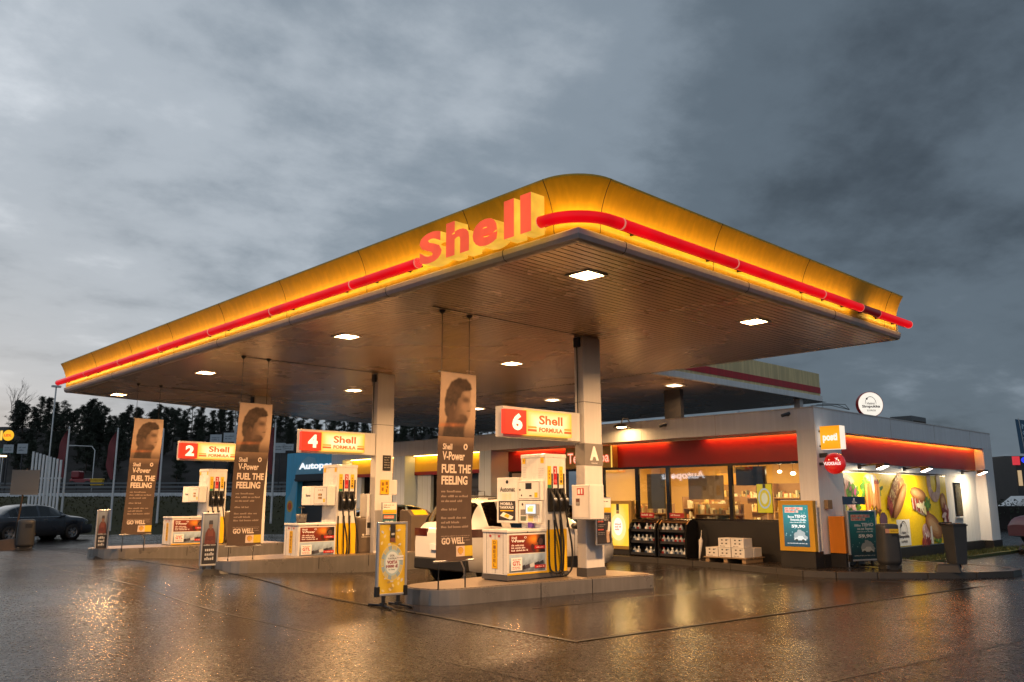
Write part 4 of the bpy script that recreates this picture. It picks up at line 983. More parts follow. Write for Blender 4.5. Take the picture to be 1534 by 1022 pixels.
# service bays
for y0, y1, d0, d1 in ((20.48, 24.5, 21.1, 23.65), (25.2, 28.6, 25.75, 28.0)):
    part('bay_wall', M['cladfront'], lambda b: b.box(18.62, 18.75, y0, d0, 0, 2.5)); part('bay_wall', M['cladfront'], lambda b: b.box(18.62, 18.75, d1, y1, 0, 2.5))
    part('yellow_band', M['yellow'], lambda b: b.box(18.55, 18.75, y0, y1, 2.6, 3.158))
    part('red_stripe', M['redpaint'], lambda b: b.box(18.535, 18.75, y0, y1, 2.48, 2.6))
    part('cove_light', M['cove_y'], lambda b: b.box(18.42, 18.48, y0+.1, y1-.1, 3.146, 3.157))
    dr = part('bay_door', M['doorpanel'], lambda b: b.box(18.98, 19.05, d0, d1, 0, 2.5))
    part('door_reveal', M['darkmetal'], lambda b: (b.box(18.76, 19.0, d0-.05, d0, 0, 2.5), b.box(18.76, 19.0, d1, d1+.05, 0, 2.5)))
    for z in (1.05, 1.5):
        mb = MB(); mb.box(18.95, 18.98, d1-1.0, d1-.35, z, z+.27, 0, (.9, .55, .06)); o = mb.build('door_pane', M['litsoft'], dr); o.matrix_parent_inverse = Matrix.Translation((-24, -16, 0))
        mb = MB(); mb.box(18.965, 18.979, d1-1.05, d1-.3, z-.05, z+.32); o = mb.build('pane_frame', M['black'], dr); o.matrix_parent_inverse = Matrix.Translation((-24, -16, 0))
# shop fittings seen through the glass
def shelf(loc, lbl, n=7, seed=1, rz=0., ln=1.6, top=1.75):
    t_ = thing('goods_shelf', lbl, 'shelf', loc, rz, 'shelves of goods inside the shop')
    mb = MB(); mb.box(-.2, .2, 0, .04, 0, top); mb.box(-.2, .2, ln-.04, ln, 0, top)
    for k in range(4): mb.box(-.2, .2, .04, ln-.04, .1+k*top/4.3, .13+k*top/4.3)
    mb.box(.16, .2, .04, ln-.04, .05, top); mb.build('shelf_frame', M['counter'], t_)
    r = random.Random(seed)
    for k in range(4):
        mb = MB(); y = .08
        while y < ln-.16:
            w_, h_ = r.uniform(.03, .075), r.uniform(.1, .26)
            c = r.choice([(.8, .7, .45), (.45, .2, .1), (.7, .5, .2), (.85, .8, .65), (.8, .75, .6), (.5, .35, .15), (.3, .3, .2), (.2, .12, .06)])
            mb.box(-.17, -.02, y, y+w_, .131+k*top/4.3, .131+k*top/4.3+h_, 0, c); y += w_+r.uniform(.005, .03)
        o = mb.build('goods', M['print'], t_); o['kind'] = 'stuff'
for i, (x, y, l) in enumerate(((20.6, 12.3, 'shelf of goods behind the right middle window of the shop'), (20.7, 14.9, 'shelf of goods just inside the shop door'), (21.9, 13.2, 'second row shelf of goods deeper in the shop'), (23.4, 10.4, 'tall shelf of goods near the right end of the shop'), (26.6, 12.6, 'wall shelf of goods at the back of the shop'), (26.6, 15.0, 'back wall shelf of goods opposite the door'), (20.6, 17.4, 'shelf of goods behind the window left of the door'))):
    shelf((x, y, .13), l, seed=i+3, ln=(1.6, 1.5, 2.0, 1.6, 2.2, 2.4, 1.6)[i], top=(1.35, 1.35, 1.55, 1.75, 2.0, 2.0, 1.5)[i])
ct = thing('counter', 'brown service counter with coffee machines behind the right hand shop window', 'counter', (22.6, 9.9, .13))
mb = MB(); mb.box(0, .7, 0, 2.4, 0, 1.0); mb.box(-.05, .75, -.05, 2.45, 1.0, 1.05); mb.build('counter_body', M['counter'], ct)
for k in range(3):
    mb = MB(); mb.box(.1, .55, .2+k*.7, .6+k*.7, 1.05, 1.5+.08*k); mb.box(.06, .1, .25+k*.7, .55+k*.7, 1.15, 1.4); mb.build('coffee_machine', M['darkmetal'], ct, bevel=.02)
for i, (x, y, z, r, l) in enumerate(((21.2, 10.6, 2.3, .1, 'round glowing pendant lamp high behind the right shop window'), (22.4, 10.2, 2.12, .13, 'larger glowing pendant lamp lower behind the right shop window'), (23.2, 12.3, 2.35, .08, 'small glowing pendant lamp in the middle of the shop'), (20.6, 11.3, 2.32, .06, 'smallest glowing lamp near the hanging screen in the shop'), (20.9, 10.25, 2.34, .11, 'glowing lamp at the top of the right shop window, nearest the glass'))):
    t_ = thing('pendant_lamp', l, 'lamp', (x, y, z)); mb = MB(); mb.lathe([(0, -.7*r), (.7*r, -.6*r), (r, 0), (.6*r, .5*r), (0, .6*r)], n=16); mb.build('lamp_shade', M['pendant'], t_)
    mb = MB(); mb.tube([(0, 0, r*.6), (0, 0, 2.94-z)], .006, 5); mb.build('lamp_cord', M['black'], t_)
t_ = thing('hanging_screen', 'black hanging screen inside the shop beside the window post', 'screen', (19.5, 11.2, 1.95)); mb = MB(); mb.box(0, .06, -.1, .75, 0, .48); mb.build('screen_panel', M['blackgl'], t_); mb = MB(); mb.tube([(.03, .1, .48), (.03, .1, .99)], .012, 5); mb.tube([(.03, .6, .48), (.03, .6, .99)], .012, 5); mb.build('screen_hanger', M['black'], t_)
t_ = thing('menu_sign', 'glowing orange sign hanging inside the shop window', 'sign', (20.4, 12.15, 2.0)); mb = MB(); mb.box(0, .08, -.1, .95, 0, .3, 0, (1., .36, .03)); mb.box(-.01, 0, 0, .3, .08, .2, 0, (1., .8, .4)); mb.build('sign_face', M['lit'], t_); mb = MB(); mb.tube([(.04, .4, .3), (.04, .4, .94)], .01, 5); mb.build('sign_hanger', M['black'], t_)
t_ = thing('window_poster', 'yellow prize wheel poster inside the right shop window', 'poster', (19.2, 10.78, 1.27)); t_.scale = (.66, .66, .7); F = Fr((0, .62, 0), (0, -1, 0)); mb = MB()
rect(mb, F, 0, 0, .62, 1.0, 0, (.85, .62, .02)); ell(mb, F, .31, .5, .26, .36, 1, (.55, .62, .66), n=28); ell(mb, F, .31, .5, .21, .3, 2, (.85, .6, .03), n=28); ell(mb, F, .31, .5, .13, .2, 3, (.9, .8, .5)); rect(mb, F, .25, .86, .37, 1.0, 1, (.03, .03, .03))
mb.build('poster_face', M['litsoft'], t_); mb = MB(); mb.box(.002, .02, -.02, .64, -.02, 1.02); mb.build('poster_board', M['black'], t_)
t_ = thing('hanging_cloth_sign', 'grey hanging sheet with faint print inside the shop window', 'poster', (19.3, 12.2, 1.6)); mb = MB(); mb.box(0, .01, 0, 1.1, 0, .62, 0, (.22, .17, .1)); mb.build('sheet', M['print'], t_)
t_ = thing('window_sheet', 'dark grey poster hung inside the window beside the shop door', 'poster', (19.15, 13.95, 1.35)); mb = MB(); mb.box(0, .01, 0, .62, 0, .95, 0, (.09, .085, .06)); mb.build('sheet', M['print'], t_)
t_ = thing('paper_lantern_decoration', 'red decoration hanging inside the right shop window', 'decoration', (20.0, 9.95, 1.75)); mb = MB(); mb.lathe([(0, 0), (.1, .03), (.13, .08), (.03, .2), (0, .22)], n=12); mb.build('bell', M['redpaint'], t_); mb = MB(); mb.tube([(0, 0, .2), (.02, 0, 1.18)], .012, 5); mb.build('cord', M['darkmetal'], t_)

# welcome sign above the door and the lamp lighting the parapet
t_ = thing('welcome_sign', 'gold box sign with glowing outlined letters Tervetuloa above the shop door', 'sign', (18.6, 16.25, 2.5))
mb = MB(); mb.box(0, .25, -.9, .9, 0, .62); mb.build('sign_box', mat('gold_box', (.33, .2, .05), .4, .3, .2, 3), t_, bevel=.01)
mb = MB(); mb.box(-.012, 0, -.9, -.86, 0, .62, 0, (1., .6, .1)); F = Fr((-.004, .82, .14), (0, -1, 0))
text(mb, F, 'Tervetuloa', .0, .0, 1.62, .33, 1, (1., .17, .07), .05); text(mb, F, 'Tervetuloa', .03, .03, 1.6, .3, 3, (1., .72, .5), -.008); mb.build('lettering', M['lit'], t_)
t_ = thing('parapet_lamp', 'dome lamp on a bracket lighting the parapet above the welcome sign', 'lamp', (17.75, 14.3, 3.5))
mb = MB(); mb.lathe([(0, .12), (.1, .11), (.2, .06), (.25, 0), (.235, 0), (.19, .05), (0, .09)], n=20); mb.build('lamp_shade', M['darkmetal'], t_)
mb = MB(); mb.lathe([(.16, .02), (.0, .0)], n=16); mb.build('lamp_bulb', M['walllamp'], t_)
mb = MB(); mb.tube([(0, 0, .12), (.05, 0, .26), (.25, 0, .27), (.36, 0, .18)], .018, 8); mb.build('lamp_arm', M['darkmetal'], t_)
for loc, l in (((18.02, 13.1, 3.5), 'small security camera on the parapet near the dome lamp'), ((18.02, 9.62, 3.52), 'small security camera on the parapet beside the corner pylon')):
    t_ = thing('security_camera', l, 'camera', loc); mb = MB(); mb.tube([(-.12, .06, -.02), (.04, -.05, .04)], .04, 10); mb.build('camera_body', M['dgrey'], t_); mb = MB(); mb.box(.03, .09, -.03, .03, -.02, .06); mb.build('bracket', M['dgrey'], t_)
# projecting signs at the corner
t_ = thing('cube_sign', 'glowing orange square sign reading posti projecting from the shop corner', 'sign', (18.2, 8.97, 2.7))
mb = MB(); mb.box(0, .26, -.5, -.04, 0, .52, 0, (1., .83, .66)); mb.build('sign_body', M['lit'], t_)
F = Fr((-.001, -.04, 0), (0, -1, 0)); mb = MB(); grad(mb, F, 0, 0, .46, .52, 1, lambda s, t: lc((1., .36, .008), (1., .47, .02), 1-2*abs(t-.5)), 6, 6); text(mb, F, 'posti', .06, .14, .4, .35, 3, (1., .92, .8), .05); mb.build('sign_face', M['lit'], t_)
mb = MB(); mb.box(.08, .14, -.04, .05, .06, .1); mb.box(.08, .14, -.04, .05, .4, .44); mb.build('bracket', M['darkmetal'], t_)
t_ = thing('round_sign', 'glossy round red sign reading VUOKRAUS under the orange square sign', 'sign', (18.2, 8.66, 2.38))
mb = MB(); mb.lathe([(0, -.07), (.12, -.062), (.19, -.04), (.232, -.0), (.238, .03), (.238, .1), (0, .1)], ax='x', n=36); mb.build('dome', mat('red_dome', (.5, .01, .012), .14, 0, .05, 3, emis=(1., .015, .012), estr=.32, coat=1.), t_)
F = Fr((-.078, .2, -.04), (0, -1, 0)); mb = MB(); text(mb, F, 'VUOKRAUS', 0, 0, .4, .075, 1, (1., .8, .74), .04); poly(mb, F, [(.27, .09), (.3, .13), (.26, .16), (.3, .155), (.34, .17), (.325, .13), (.33, .1), (.3, .115)], 1, (1., .8, .74)); mb.build('lettering', M['lit'], t_)
mb = MB(); mb.box(.0, .06, .2, .36, -.03, .03); mb.box(.02, .05, .15, .33, .14, .24); mb.build('bracket', M['dgrey'], t_)
# round sign on the roof
t_ = thing('roof_sign', 'round white sign with red rim on struts on the shop roof, reading Helmi Simpukka', 'sign', (22.65, 9.62, 3.68), R(-6)); t_.scale = (.8, .8, .8)
nrm = Vector((-.62, -.785, 0)).normalized(); u_s = Vector((.785, -.62, 0)).normalized()
def disc(mb, r, c0, c1, z, m=0, col=None, n=40):
    vs = []
    for c in (c0, c1):
        for k in range(n):
            a = 2*math.pi*k/n; p = u_s*math.cos(a)*r+nrm*c; vs.append((p.x, p.y, z+math.sin(a)*r))
    mb.add(vs, [(i, (i+1) % n, n+(i+1) % n, n+i) for i in range(n)], m, col, True); mb.add(vs, [tuple(reversed(range(n))), tuple(range(n, 2*n))], m, col)
ZC = .55
mb = MB(); disc(mb, .43, -.2, 0, ZC); mb.build('rim', M['redstripe'], t_)
mb = MB(); disc(mb, .41, .0, .012, ZC, 0, (.95, .88, .76)); dk = (.06, .05, .05)
F = Fr(nrm*.013+Vector((0, 0, ZC)), u_s)
arc = [(.19*math.cos(R(a))-.02, .1+.2*math.sin(R(a))) for a in range(0, 181, 15)]; arc2 = [(.175*math.cos(R(a))-.02, .1+.185*math.sin(R(a))) for a in range(180, -1, -15)]
def swoosh(mb, F, s, a0, b0, lay):
    for p, q in zip(range(0, 180, 12), range(12, 181, 12)):
        f = lambda d, r: (a0+s*r*math.cos(R(d))*.19, b0+s*r*math.sin(R(d))*.25)
        poly(mb, F, [f(p, 1), f(q, 1), f(q, .92), f(p, .92)], lay, dk)
    ell(mb, F, a0-s*.12, b0+s*.17, s*.035, s*.035, lay, dk)
swoosh(mb, F, 1, 0, .02, 1); text(mb, F, 'Helmi', -.13, -.01, .13, .075, 1, dk, .015); text(mb, F, 'Simpukka', -.3, -.14, .31, -.02, 1, dk, .04); text(mb, F, 'EXPRESS', -.14, -.24, .16, -.18, 1, dk, .01)
mb.build('sign_face', M['lit'], t_)
mb = MB()
for s in (-.2, .2): p = u_s*s-nrm*.1; mb.tube([(p.x, p.y, .2), (p.x, p.y, 0)], .02, 6); q = p-nrm*.0-u_s*.0; mb.tube([(p.x-nrm.x*.1, p.y-nrm.y*.1, .55), (p.x-nrm.x*.62, p.y-nrm.y*.62, -.02)], .022, 6); mb.box(p.x-.09, p.x+.09, p.y-.05, p.y+.05, 0, .02)
mb.build('strut', M['darkmetal'], t_)
t_ = thing('roof_unit', 'weathered grey ventilation box on the far end of the shop roof', 'ventilation unit', (28.6, 10.9, 3.3)); mb = MB(); mb.box(-.6, .6, -.3, .4, 0, .95); mb.build('housing', M['greybld'], t_, bevel=.02); mb = MB(); mb.box(.605, .61, -.25, .35, .1, .85); mb.box(-.5, .5, -.31, -.302, .15, .8); mb.build('grille', M['rust'], t_)
# wires on the roof
mb = MB()
for k in range(3): mb.tube([(19.2+k*.3, 9.6, 3.68), (19.0+k*.3, 9.5, 3.8+.05*k), (19.6+k*.4, 9.3, 3.84+.04*k), (20.4, 9.2, 3.78)], .008, 5)
tag(mb.build('roof_cables', M['dgrey']), 'loose cables curling over the corner pylon top', 'cable')

# ------------------------------------------------------------------ food billboard on the side wall
t_ = thing('food_billboard', 'wide yellow billboard of rolls, hot dogs and sandwiches on the shop side wall', 'billboard', (19.6, 9.26, .34))
W_, H_ = 6.9, 1.92
mb = MB(); mb.box(0, W_, -.012, .05, 0, H_); mb.build('board', M['alu'], t_)
F = Fr((0, -.013, 0), (1, 0, 0)); mb = MB(); rr = random.Random(5)
rect(mb, F, .01, .02, W_-.01, H_-.02, 1, (.9, .6, .004))
def blob(ca, cb, ra, rb, rot, cols, lay, n=26, wob=.05):
    """rounded food shape shaded from cols[0] at the rim to cols[-1] in the middle"""
    for k, c in enumerate(cols): ell(mb, F, ca-.02*k*ra, cb+.03*k*rb, ra*(1-k*.16), rb*(1-k*.2), lay+k, c, rot, n, 0, wob*(1 if k == 0 else .5))
def scatter(ca, cb, ra, rb, rot, cols, lay, n, s0, s1, asp=2.5):
    for k in range(n):
        a = rr.uniform(0, 6.28); q = math.sqrt(rr.random()); x, y = ra*q*math.cos(a), rb*q*math.sin(a)
        ell(mb, F, ca+x*math.cos(rot)-y*math.sin(rot), cb+x*math.sin(rot)+y*math.cos(rot), rr.uniform(s0, s1)*asp/2, rr.uniform(s0, s1)*.5, lay+k % 3, rr.choice(cols), rr.uniform(0, 3), 8, 0, .15)
crust = [(.3, .11, .03), (.42, .18, .055), (.55, .27, .1), (.66, .38, .17)]
pale = [(.5, .36, .22), (.62, .48, .34), (.72, .6, .46)]
LET = [(.08, .2, .02), (.14, .3, .03), (.05, .13, .015)]; MEAT = [(.3, .04, .03), (.42, .08, .05), (.2, .025, .02)]; PINK = [(.62, .38, .34), (.7, .48, .44), (.52, .26, .24)]
# roll with ham at the left edge
blob(.36, 1.25, .3, .52, .1, pale, 2); blob(.42, 1.72, .42, .13, -.1, pale, 4); scatter(.55, 1.2, .3, .4, .3, PINK, 8, 26, .1, .24); scatter(.62, 1.45, .3, .12, .3, LET+[(.3, .06, .16)], 12, 26, .05, .13); scatter(.9, 1.1, .1, .42, 0, LET, 11, 20, .06, .13); scatter(.25, .98, .3, .1, 0, LET+[(.75, .6, .2)], 12, 16, .05, .12)
# chicken wrap
blob(1.75, 1.72, .42, .18, .05, pale, 2); scatter(1.45, 1.5, .22, .25, 0, LET, 5, 24, .06, .16); scatter(2.15, 1.55, .2, .22, 0, MEAT+LET, 5, 18, .05, .13)
for k in range(15): 
    a = 1.42+k*.055; b = rr.uniform(.92, 1.12); poly(mb, F, [(a-.03, 1.62), (a+.035, 1.64), (a+.05, b+.1), (a+.03, b), (a-.01, b-.02), (a-.035, b+.12)], 9+k % 4, rr.choice([(.62, .22, .05), (.7, .3, .09), (.5, .14, .03), (.74, .4, .16)]))
scatter(1.85, .95, .4, .08, 0, [(.1, .03, .015), (.25, .08, .02)], 14, 14, .03, .08)
poly(mb, F, [(1.72, 1.85), (1.86, 1.86), (1.92, 1.5), (1.84, 1.38), (1.76, 1.5)], 15, (.85, .8, .66))
# hot dog, diagonal
blob(3.34, 1.3, .74, .26, .72, crust, 2, wob=.02); blob(3.14, 1.46, .7, .2, .72, [(.3, .12, .04), (.42, .2, .07)], 8, wob=.03); scatter(3.15, 1.48, .64, .15, .72, [(.55, .36, .16), (.34, .14, .05), (.24, .07, .03), (.62, .45, .22)], 11, 120, .03, .08, 2); scatter(2.78, 1.1, .1, .2, .3, MEAT, 14, 16, .06, .12)
blob(3.44, 1.22, .66, .19, .72, crust, 16, wob=.015)
# steak sandwich
blob(4.75, 1.38, .56, .18, -.15, crust, 2); blob(4.95, .92, .56, .1, -.2, pale, 4); 
for k in range(16):
    a = 4.22+k*.07; q_ = -.012*k; poly(mb, F, [(a, 1.3+q_), (a+.06, 1.31+q_), (a+.13, 1.0+q_), (a+.07, .96+q_)], 8+k % 3, rr.choice(MEAT+[(.6, .5, .4), (.14, .03, .02)]))
scatter(5.3, 1.12, .18, .14, 0, LET, 12, 22, .05, .12); scatter(4.9, 1.02, .34, .07, -.2, [(.75, .66, .3), (.8, .74, .5)], 12, 10, .06, .14)
# ring roll at the top right
for k in range(44):
    a = R(-198+k*5); ell(mb, F, 5.93+.36*math.cos(a), 1.72+.42*math.sin(a), .14, .14, 2+k % 3, lc((.36, .2, .16), (.6, .4, .33), rr.random()), 0, 10, 0, .08)
# sub at the lower right
blob(5.62, .5, .62, .3, -.42, crust, 10); blob(5.12, .32, .32, .28, -.4, PINK, 2); scatter(5.14, .34, .28, .24, 0, PINK+[(.8, .7, .66)], 5, 34, .05, .16); scatter(5.7, .2, .42, .1, -.3, LET+[(.6, .5, .1)], 6, 34, .05, .12); poly(mb, F, [(5.3, .5), (5.42, .52), (5.46, .03), (5.3, .03)], 16, (.8, .74, .66)); scatter(5.0, .12, .3, .07, 0, MEAT, 9, 14, .05, .12)
# roll at the right edge
blob(6.62, .84, .24, .58, .12, [(.3, .1, .06), (.42, .18, .1)], 2); blob(6.5, 1.16, .22, .26, .0, crust, 5); scatter(6.6, .7, .18, .36, .1, MEAT+[(.7, .5, .44)], 10, 40, .06, .16)
# dark muffin behind the bin
blob(2.34, .72, .24, .2, 0, [(.09, .04, .06), (.13, .06, .09)], 2); blob(2.34, .46, .18, .2, 0, [(.3, .2, .14), (.38, .28, .2)], 1)
# white panel with the emblem
rect(mb, F, 3.15, .04, 4.0, .72, 3, (.74, .73, .72)); swoosh(mb, F, 1.3, 3.55, .36, 5); text(mb, F, 'Helmi', 3.42, .34, 3.7, .42, 5, dk, .015); text(mb, F, 'Simpukka', 3.22, .22, 3.9, .33, 5, dk, .045); text(mb, F, 'EXPRESS', 3.36, .12, 3.76, .18, 5, dk, .02)
mb.build('food_print', printed('food_photo_print', 0, .4, .22, 22.), t_)
def flood(loc, lbl):
    t_ = thing('wall_floodlight', lbl, 'lamp', loc, 0, 'floodlights above the billboard wall')
    mb = MB(); mb.tube([(0, .56, .05), (0, .2, .08), (.0, .02, .05)], .02, 8); mb.box(-.07, .07, .55, .58, -.02, .1); mb.build('lamp_arm', M['darkmetal'], t_)
    mb = MB(); mb.add([(-.17, -.12, .04), (.17, -.12, .04), (.17, .1, -.05), (-.17, .1, -.05), (-.15, -.12, .1), (.15, -.12, .1), (.12, .1, .08), (-.12, .1, .08)], [(4, 5, 6, 7), (0, 4, 7, 3), (1, 2, 6, 5), (2, 3, 7, 6), (0, 1, 5, 4)]); mb.build('lamp_housing', M['dgrey'], t_)
    mb = MB(); mb.add([(-.15, -.11, .034), (.15, -.11, .034), (.15, .09, -.05), (-.15, .09, -.05)], [(3, 2, 1, 0)]); mb.build('lamp_lens', M['flood'], t_); lamp_light(t_, (0, .0, -.03), .22, 58, (1., .78, .48), 165, (R(38), 0, 0))
for x, l in ((20.9, 'lit floodlight above the wrap on the food billboard'), (23.7, 'lit floodlight above the middle of the food billboard'), (28.1, 'lit floodlight above the bare white wall by the narrow window')): flood((x, 8.72, 2.36), l)
t_ = thing('billboard_lintel_shelf', 'thin grey rail running along the top edge of the food billboard', 'rail', (19.6, 9.2, 2.27)); mb = MB(); mb.box(0, 6.9, 0, .07, 0, .03); mb.build('rail', M['darkmetal'], t_)

# ------------------------------------------------------------------ car wash beside the bays
t_ = thing('car_wash', 'blue car wash portal with white Autopesu lettering and dark opening behind pump 4', 'building', (19, 32, 0))
mb = MB(); mb.box(19, 19.3, 29.6, 30.5, 0, 3.68); mb.box(19, 19.3, 33.6, 34.6, 0, 3.68); mb.box(19, 19.3, 30.5, 33.6, 2.72, 3.68); mb.build('wall', M['blue'], t_, True)
mb = MB(); mb.box(19.3, 25, 29.6, 34.6, 3.4, 3.6); mb.box(19.3, 25, 34.4, 34.6, 0, 3.4); mb.box(19.3, 25, 29.6, 29.8, 0, 3.4); mb.build('hall', M['darkbld'], t_, True)
mb = MB(); mb.box(19.25, 19.32, 30.5, 33.6, .0, 2.4); mb.build('door', M['darkbld'], t_, True); mb = MB(); mb.box(18.9, 19.24, 30.45, 33.65, 2.42, 2.72); mb.box(18.86, 18.9, 30.45, 33.65, 2.46, 2.52); mb.build('shutter_box', M['darkmetal'], t_, True)
F = Fr((18.996, 34.6, 0), (0, -1, 0)); mb = MB(); pb = (.2, .5, .68)
poly(mb, F, [(.15, 1.7), (.4, 1.9), (.75, 2.6), (.9, 2.95), (1.3, 3.3), (1.8, 3.5), (2.4, 3.4), (2.7, 3.0), (2.9, 2.74), (1.0, 2.74), (.95, 2.2), (.8, 1.4), (.3, .2), (.1, .2)], 1, pb)
ell(mb, F, .42, 1.35, .26, .26, 2, (.75, .45, .05)); ell(mb, F, .42, 1.35, .17, .17, 3, (.7, .12, .03)); mb.build('wall_print', M['print'], t_, True)
mb = MB(); text(mb, F, 'Autopesu', 1.1, 2.86, 4.25, 3.22, 8, (1., 1., 1.), .04); mb.build('lettering', M['lit'], t_, True)
# lit street sign of the car wash on the far side of the lot, mirrored in the shop glass
t_ = thing('car_wash_street_sign', 'lit street sign with white Autopesu lettering at the roadside, mirrored in the shop window', 'sign', (-1.0, 27.0, 0), R(0))
mb = MB(); mb.box(-.1, .1, -1.3, -1.15, 0, 3.4); mb.box(-.1, .1, 1.15, 1.3, 0, 3.4); mb.build('post', M['darkmetal'], t_); mb = MB(); mb.box(-.12, .12, -1.5, 1.5, 2.3, 3.3); mb.build('sign_panel', M['blue'], t_)
F = Fr((.125, -1.4, 2.6), (0, 1, 0)); mb = MB(); text(mb, F, 'Autopesu', 0, 0, 2.8, .5, 1, (4., 4., 4.2), .04); mb.build('lettering', M['lit'], t_)

# ------------------------------------------------------------------ fittings on the columns
t_ = thing('extinguisher_cabinet', 'cream fire extinguisher cabinet on the column marked A', 'cabinet', (11.22, 9.78, 1.26))
mb = MB(); mb.box(0, .375, 0, .43, 0, .6); mb.build('cabinet_body', M['column'], t_, bevel=.012)
F = Fr((-.002, .415, 0), (0, -1, 0)); mb = MB(); rect(mb, F, .03, .03, .385, .57, 1, (.5, .46, .4)); rect(mb, F, .034, .034, .381, .566, 2, (.66, .62, .56)); rect(mb, F, .12, .42, .28, .54, 3, (.5, .03, .02)); rect(mb, F, .14, .44, .19, .52, 4, (.8, .75, .7)); rect(mb, F, .215, .44, .25, .53, 4, (.8, .75, .7)); rect(mb, F, .09, .24, .18, .36, 3, (.12, .05, .04)); rect(mb, F, .1, .25, .17, .3, 4, (.3, .28, .25)); mb.build('door_print', M['print'], t_)
t_ = thing('column_plate', 'grey plate with a big white letter A on the near column', 'sign', (11.6, 10.2, 2.22))
mb = MB(); mb.box(-.004, .504, .012, .246, 0, .4, 0, (.21, .19, .17)); F = Fr((0, .0115, 0), (1, 0, 0)); text(mb, F, 'A', .13, .09, .38, .35, 2, (.85, .82, .78), .06); text(mb, F, 'Automat', .17, .03, .34, .06, 2, (.8, .76, .72), .01)
mb.build('plate', M['print'], t_)
def info_frame(loc, lbl, dark, kind):
    t_ = thing('info_frame', lbl, 'notice', loc, 0, 'framed notices on the columns')
    mb = MB(); mb.box(0, .43, .0, .035, 0, .84); mb.build('frame', M['alu'], t_, bevel=.006); F = Fr((0, -.001, 0), (1, 0, 0)); mb = MB()
    rect(mb, F, .02, .59, .41, .82, 1, (.7, .67, .62)); bars(mb, F, .05, .76, .34, .022, 2, DK, 1); bars(mb, F, .05, .71, .22, .022, 2, DK, 2); rect(mb, F, .02, .57, .41, .66, 2, (.72, .42, .02)); bars(mb, F, .06, .59, .36, .022, 3, (.5, .25, .02), 3)
    rect(mb, F, .02, .02, .41, .56, 1, dark)
    if kind == 'hand':
        for k in range(3): bars(mb, F, .05, .5-k*.035, .36, .02, 2, (.5, .48, .46), k)
        for y_ in (.4, .26): rect(mb, F, .04, y_, .2, y_+.018, 2, (.6, .1, .06)); bars(mb, F, .05, y_-.05, .24, .015, 2, (.35, .33, .32), 4); bars(mb, F, .05, y_-.08, .22, .015, 2, (.35, .33, .32), 5)
        poly(mb, F, [(.27, .24), (.3, .25), (.33, .3), (.37, .3), (.38, .25), (.35, .18), (.36, .04), (.28, .04), (.27, .14)], 2, (.4, .27, .19)); poly(mb, F, [(.3, .22), (.37, .24), (.4, .4), (.33, .41)], 3, (.66, .62, .58))
        for k in range(3): ell(mb, F, .29+k*.012, .25-k*.028, .03, .011, 4, (.5, .35, .25), .3)
    else:
        rect(mb, F, .05, .46, .34, .53, 2, (.66, .16, .08)); bars(mb, F, .07, .48, .32, .022, 3, (.8, .75, .7), 6); bars(mb, F, .1, .38, .36, .03, 2, (.6, .66, .66), 7); bars(mb, F, .14, .3, .36, .03, 2, (.6, .66, .66), 8); ell(mb, F, .24, .14, .1, .07, 2, (.3, .42, .42))
    mb.build('notice', M['print'], t_)
info_frame((11.66, 10.03, .8), 'framed notice with a dark lower half showing a hand, on the column marked A', (.035, .03, .03), 'hand')
info_frame((11.56, 16.5, .72), 'framed notice with a teal lower half on the middle column', (.03, .1, .12), 'teal')
t_ = thing('column_notice', 'small black notice high on the middle column', 'notice', (11.7, 16.7, 2.3)); mb = MB(); mb.box(0, .22, 0, .015, 0, .36, 0, (.02, .018, .016)); F = Fr((0, -.001, 0), (1, 0, 0))
for k in range(5): bars(mb, F, .03, .3-k*.06, .19, .022, 1, (.4, .36, .3), k)
mb.build('plate', M['print'], t_)
t_ = thing('column_notice', 'yellow pictogram notice on the middle column', 'notice', (11.64, 16.7, 1.74)); mb = MB(); mb.box(0, .25, 0, .012, 0, .34, 0, (.72, .4, .01)); F = Fr((0, -.001, 0), (1, 0, 0)); dk2 = (.25, .12, .01)
for q in ((.03, .2, .1, .28), (.14, .22, .21, .3), (.03, .08, .09, .16), (.15, .04, .2, .12), (.17, .14, .22, .19)): rect(mb, F, *q, 1, dk2)
mb.build('plate', M['print'], t_)
t_ = thing('switch_box', 'cream electric box on the right side of the middle column', 'box', (12.0, 16.8, 1.72)); mb = MB(); mb.box(0.002, .2, 0, .14, 0, .36); mb.build('box_body', M['column'], t_, bevel=.015)
t_ = thing('column_panel', 'narrow upright cream panel beside the middle column', 'panel', (11.38, 16.86, .25)); mb = MB(); mb.box(0, .1, 0, .3, .55, 1.5); mb.box(.02, .08, .1, .2, 0, .55); mb.build('panel_body', M['column'], t_, bevel=.01)

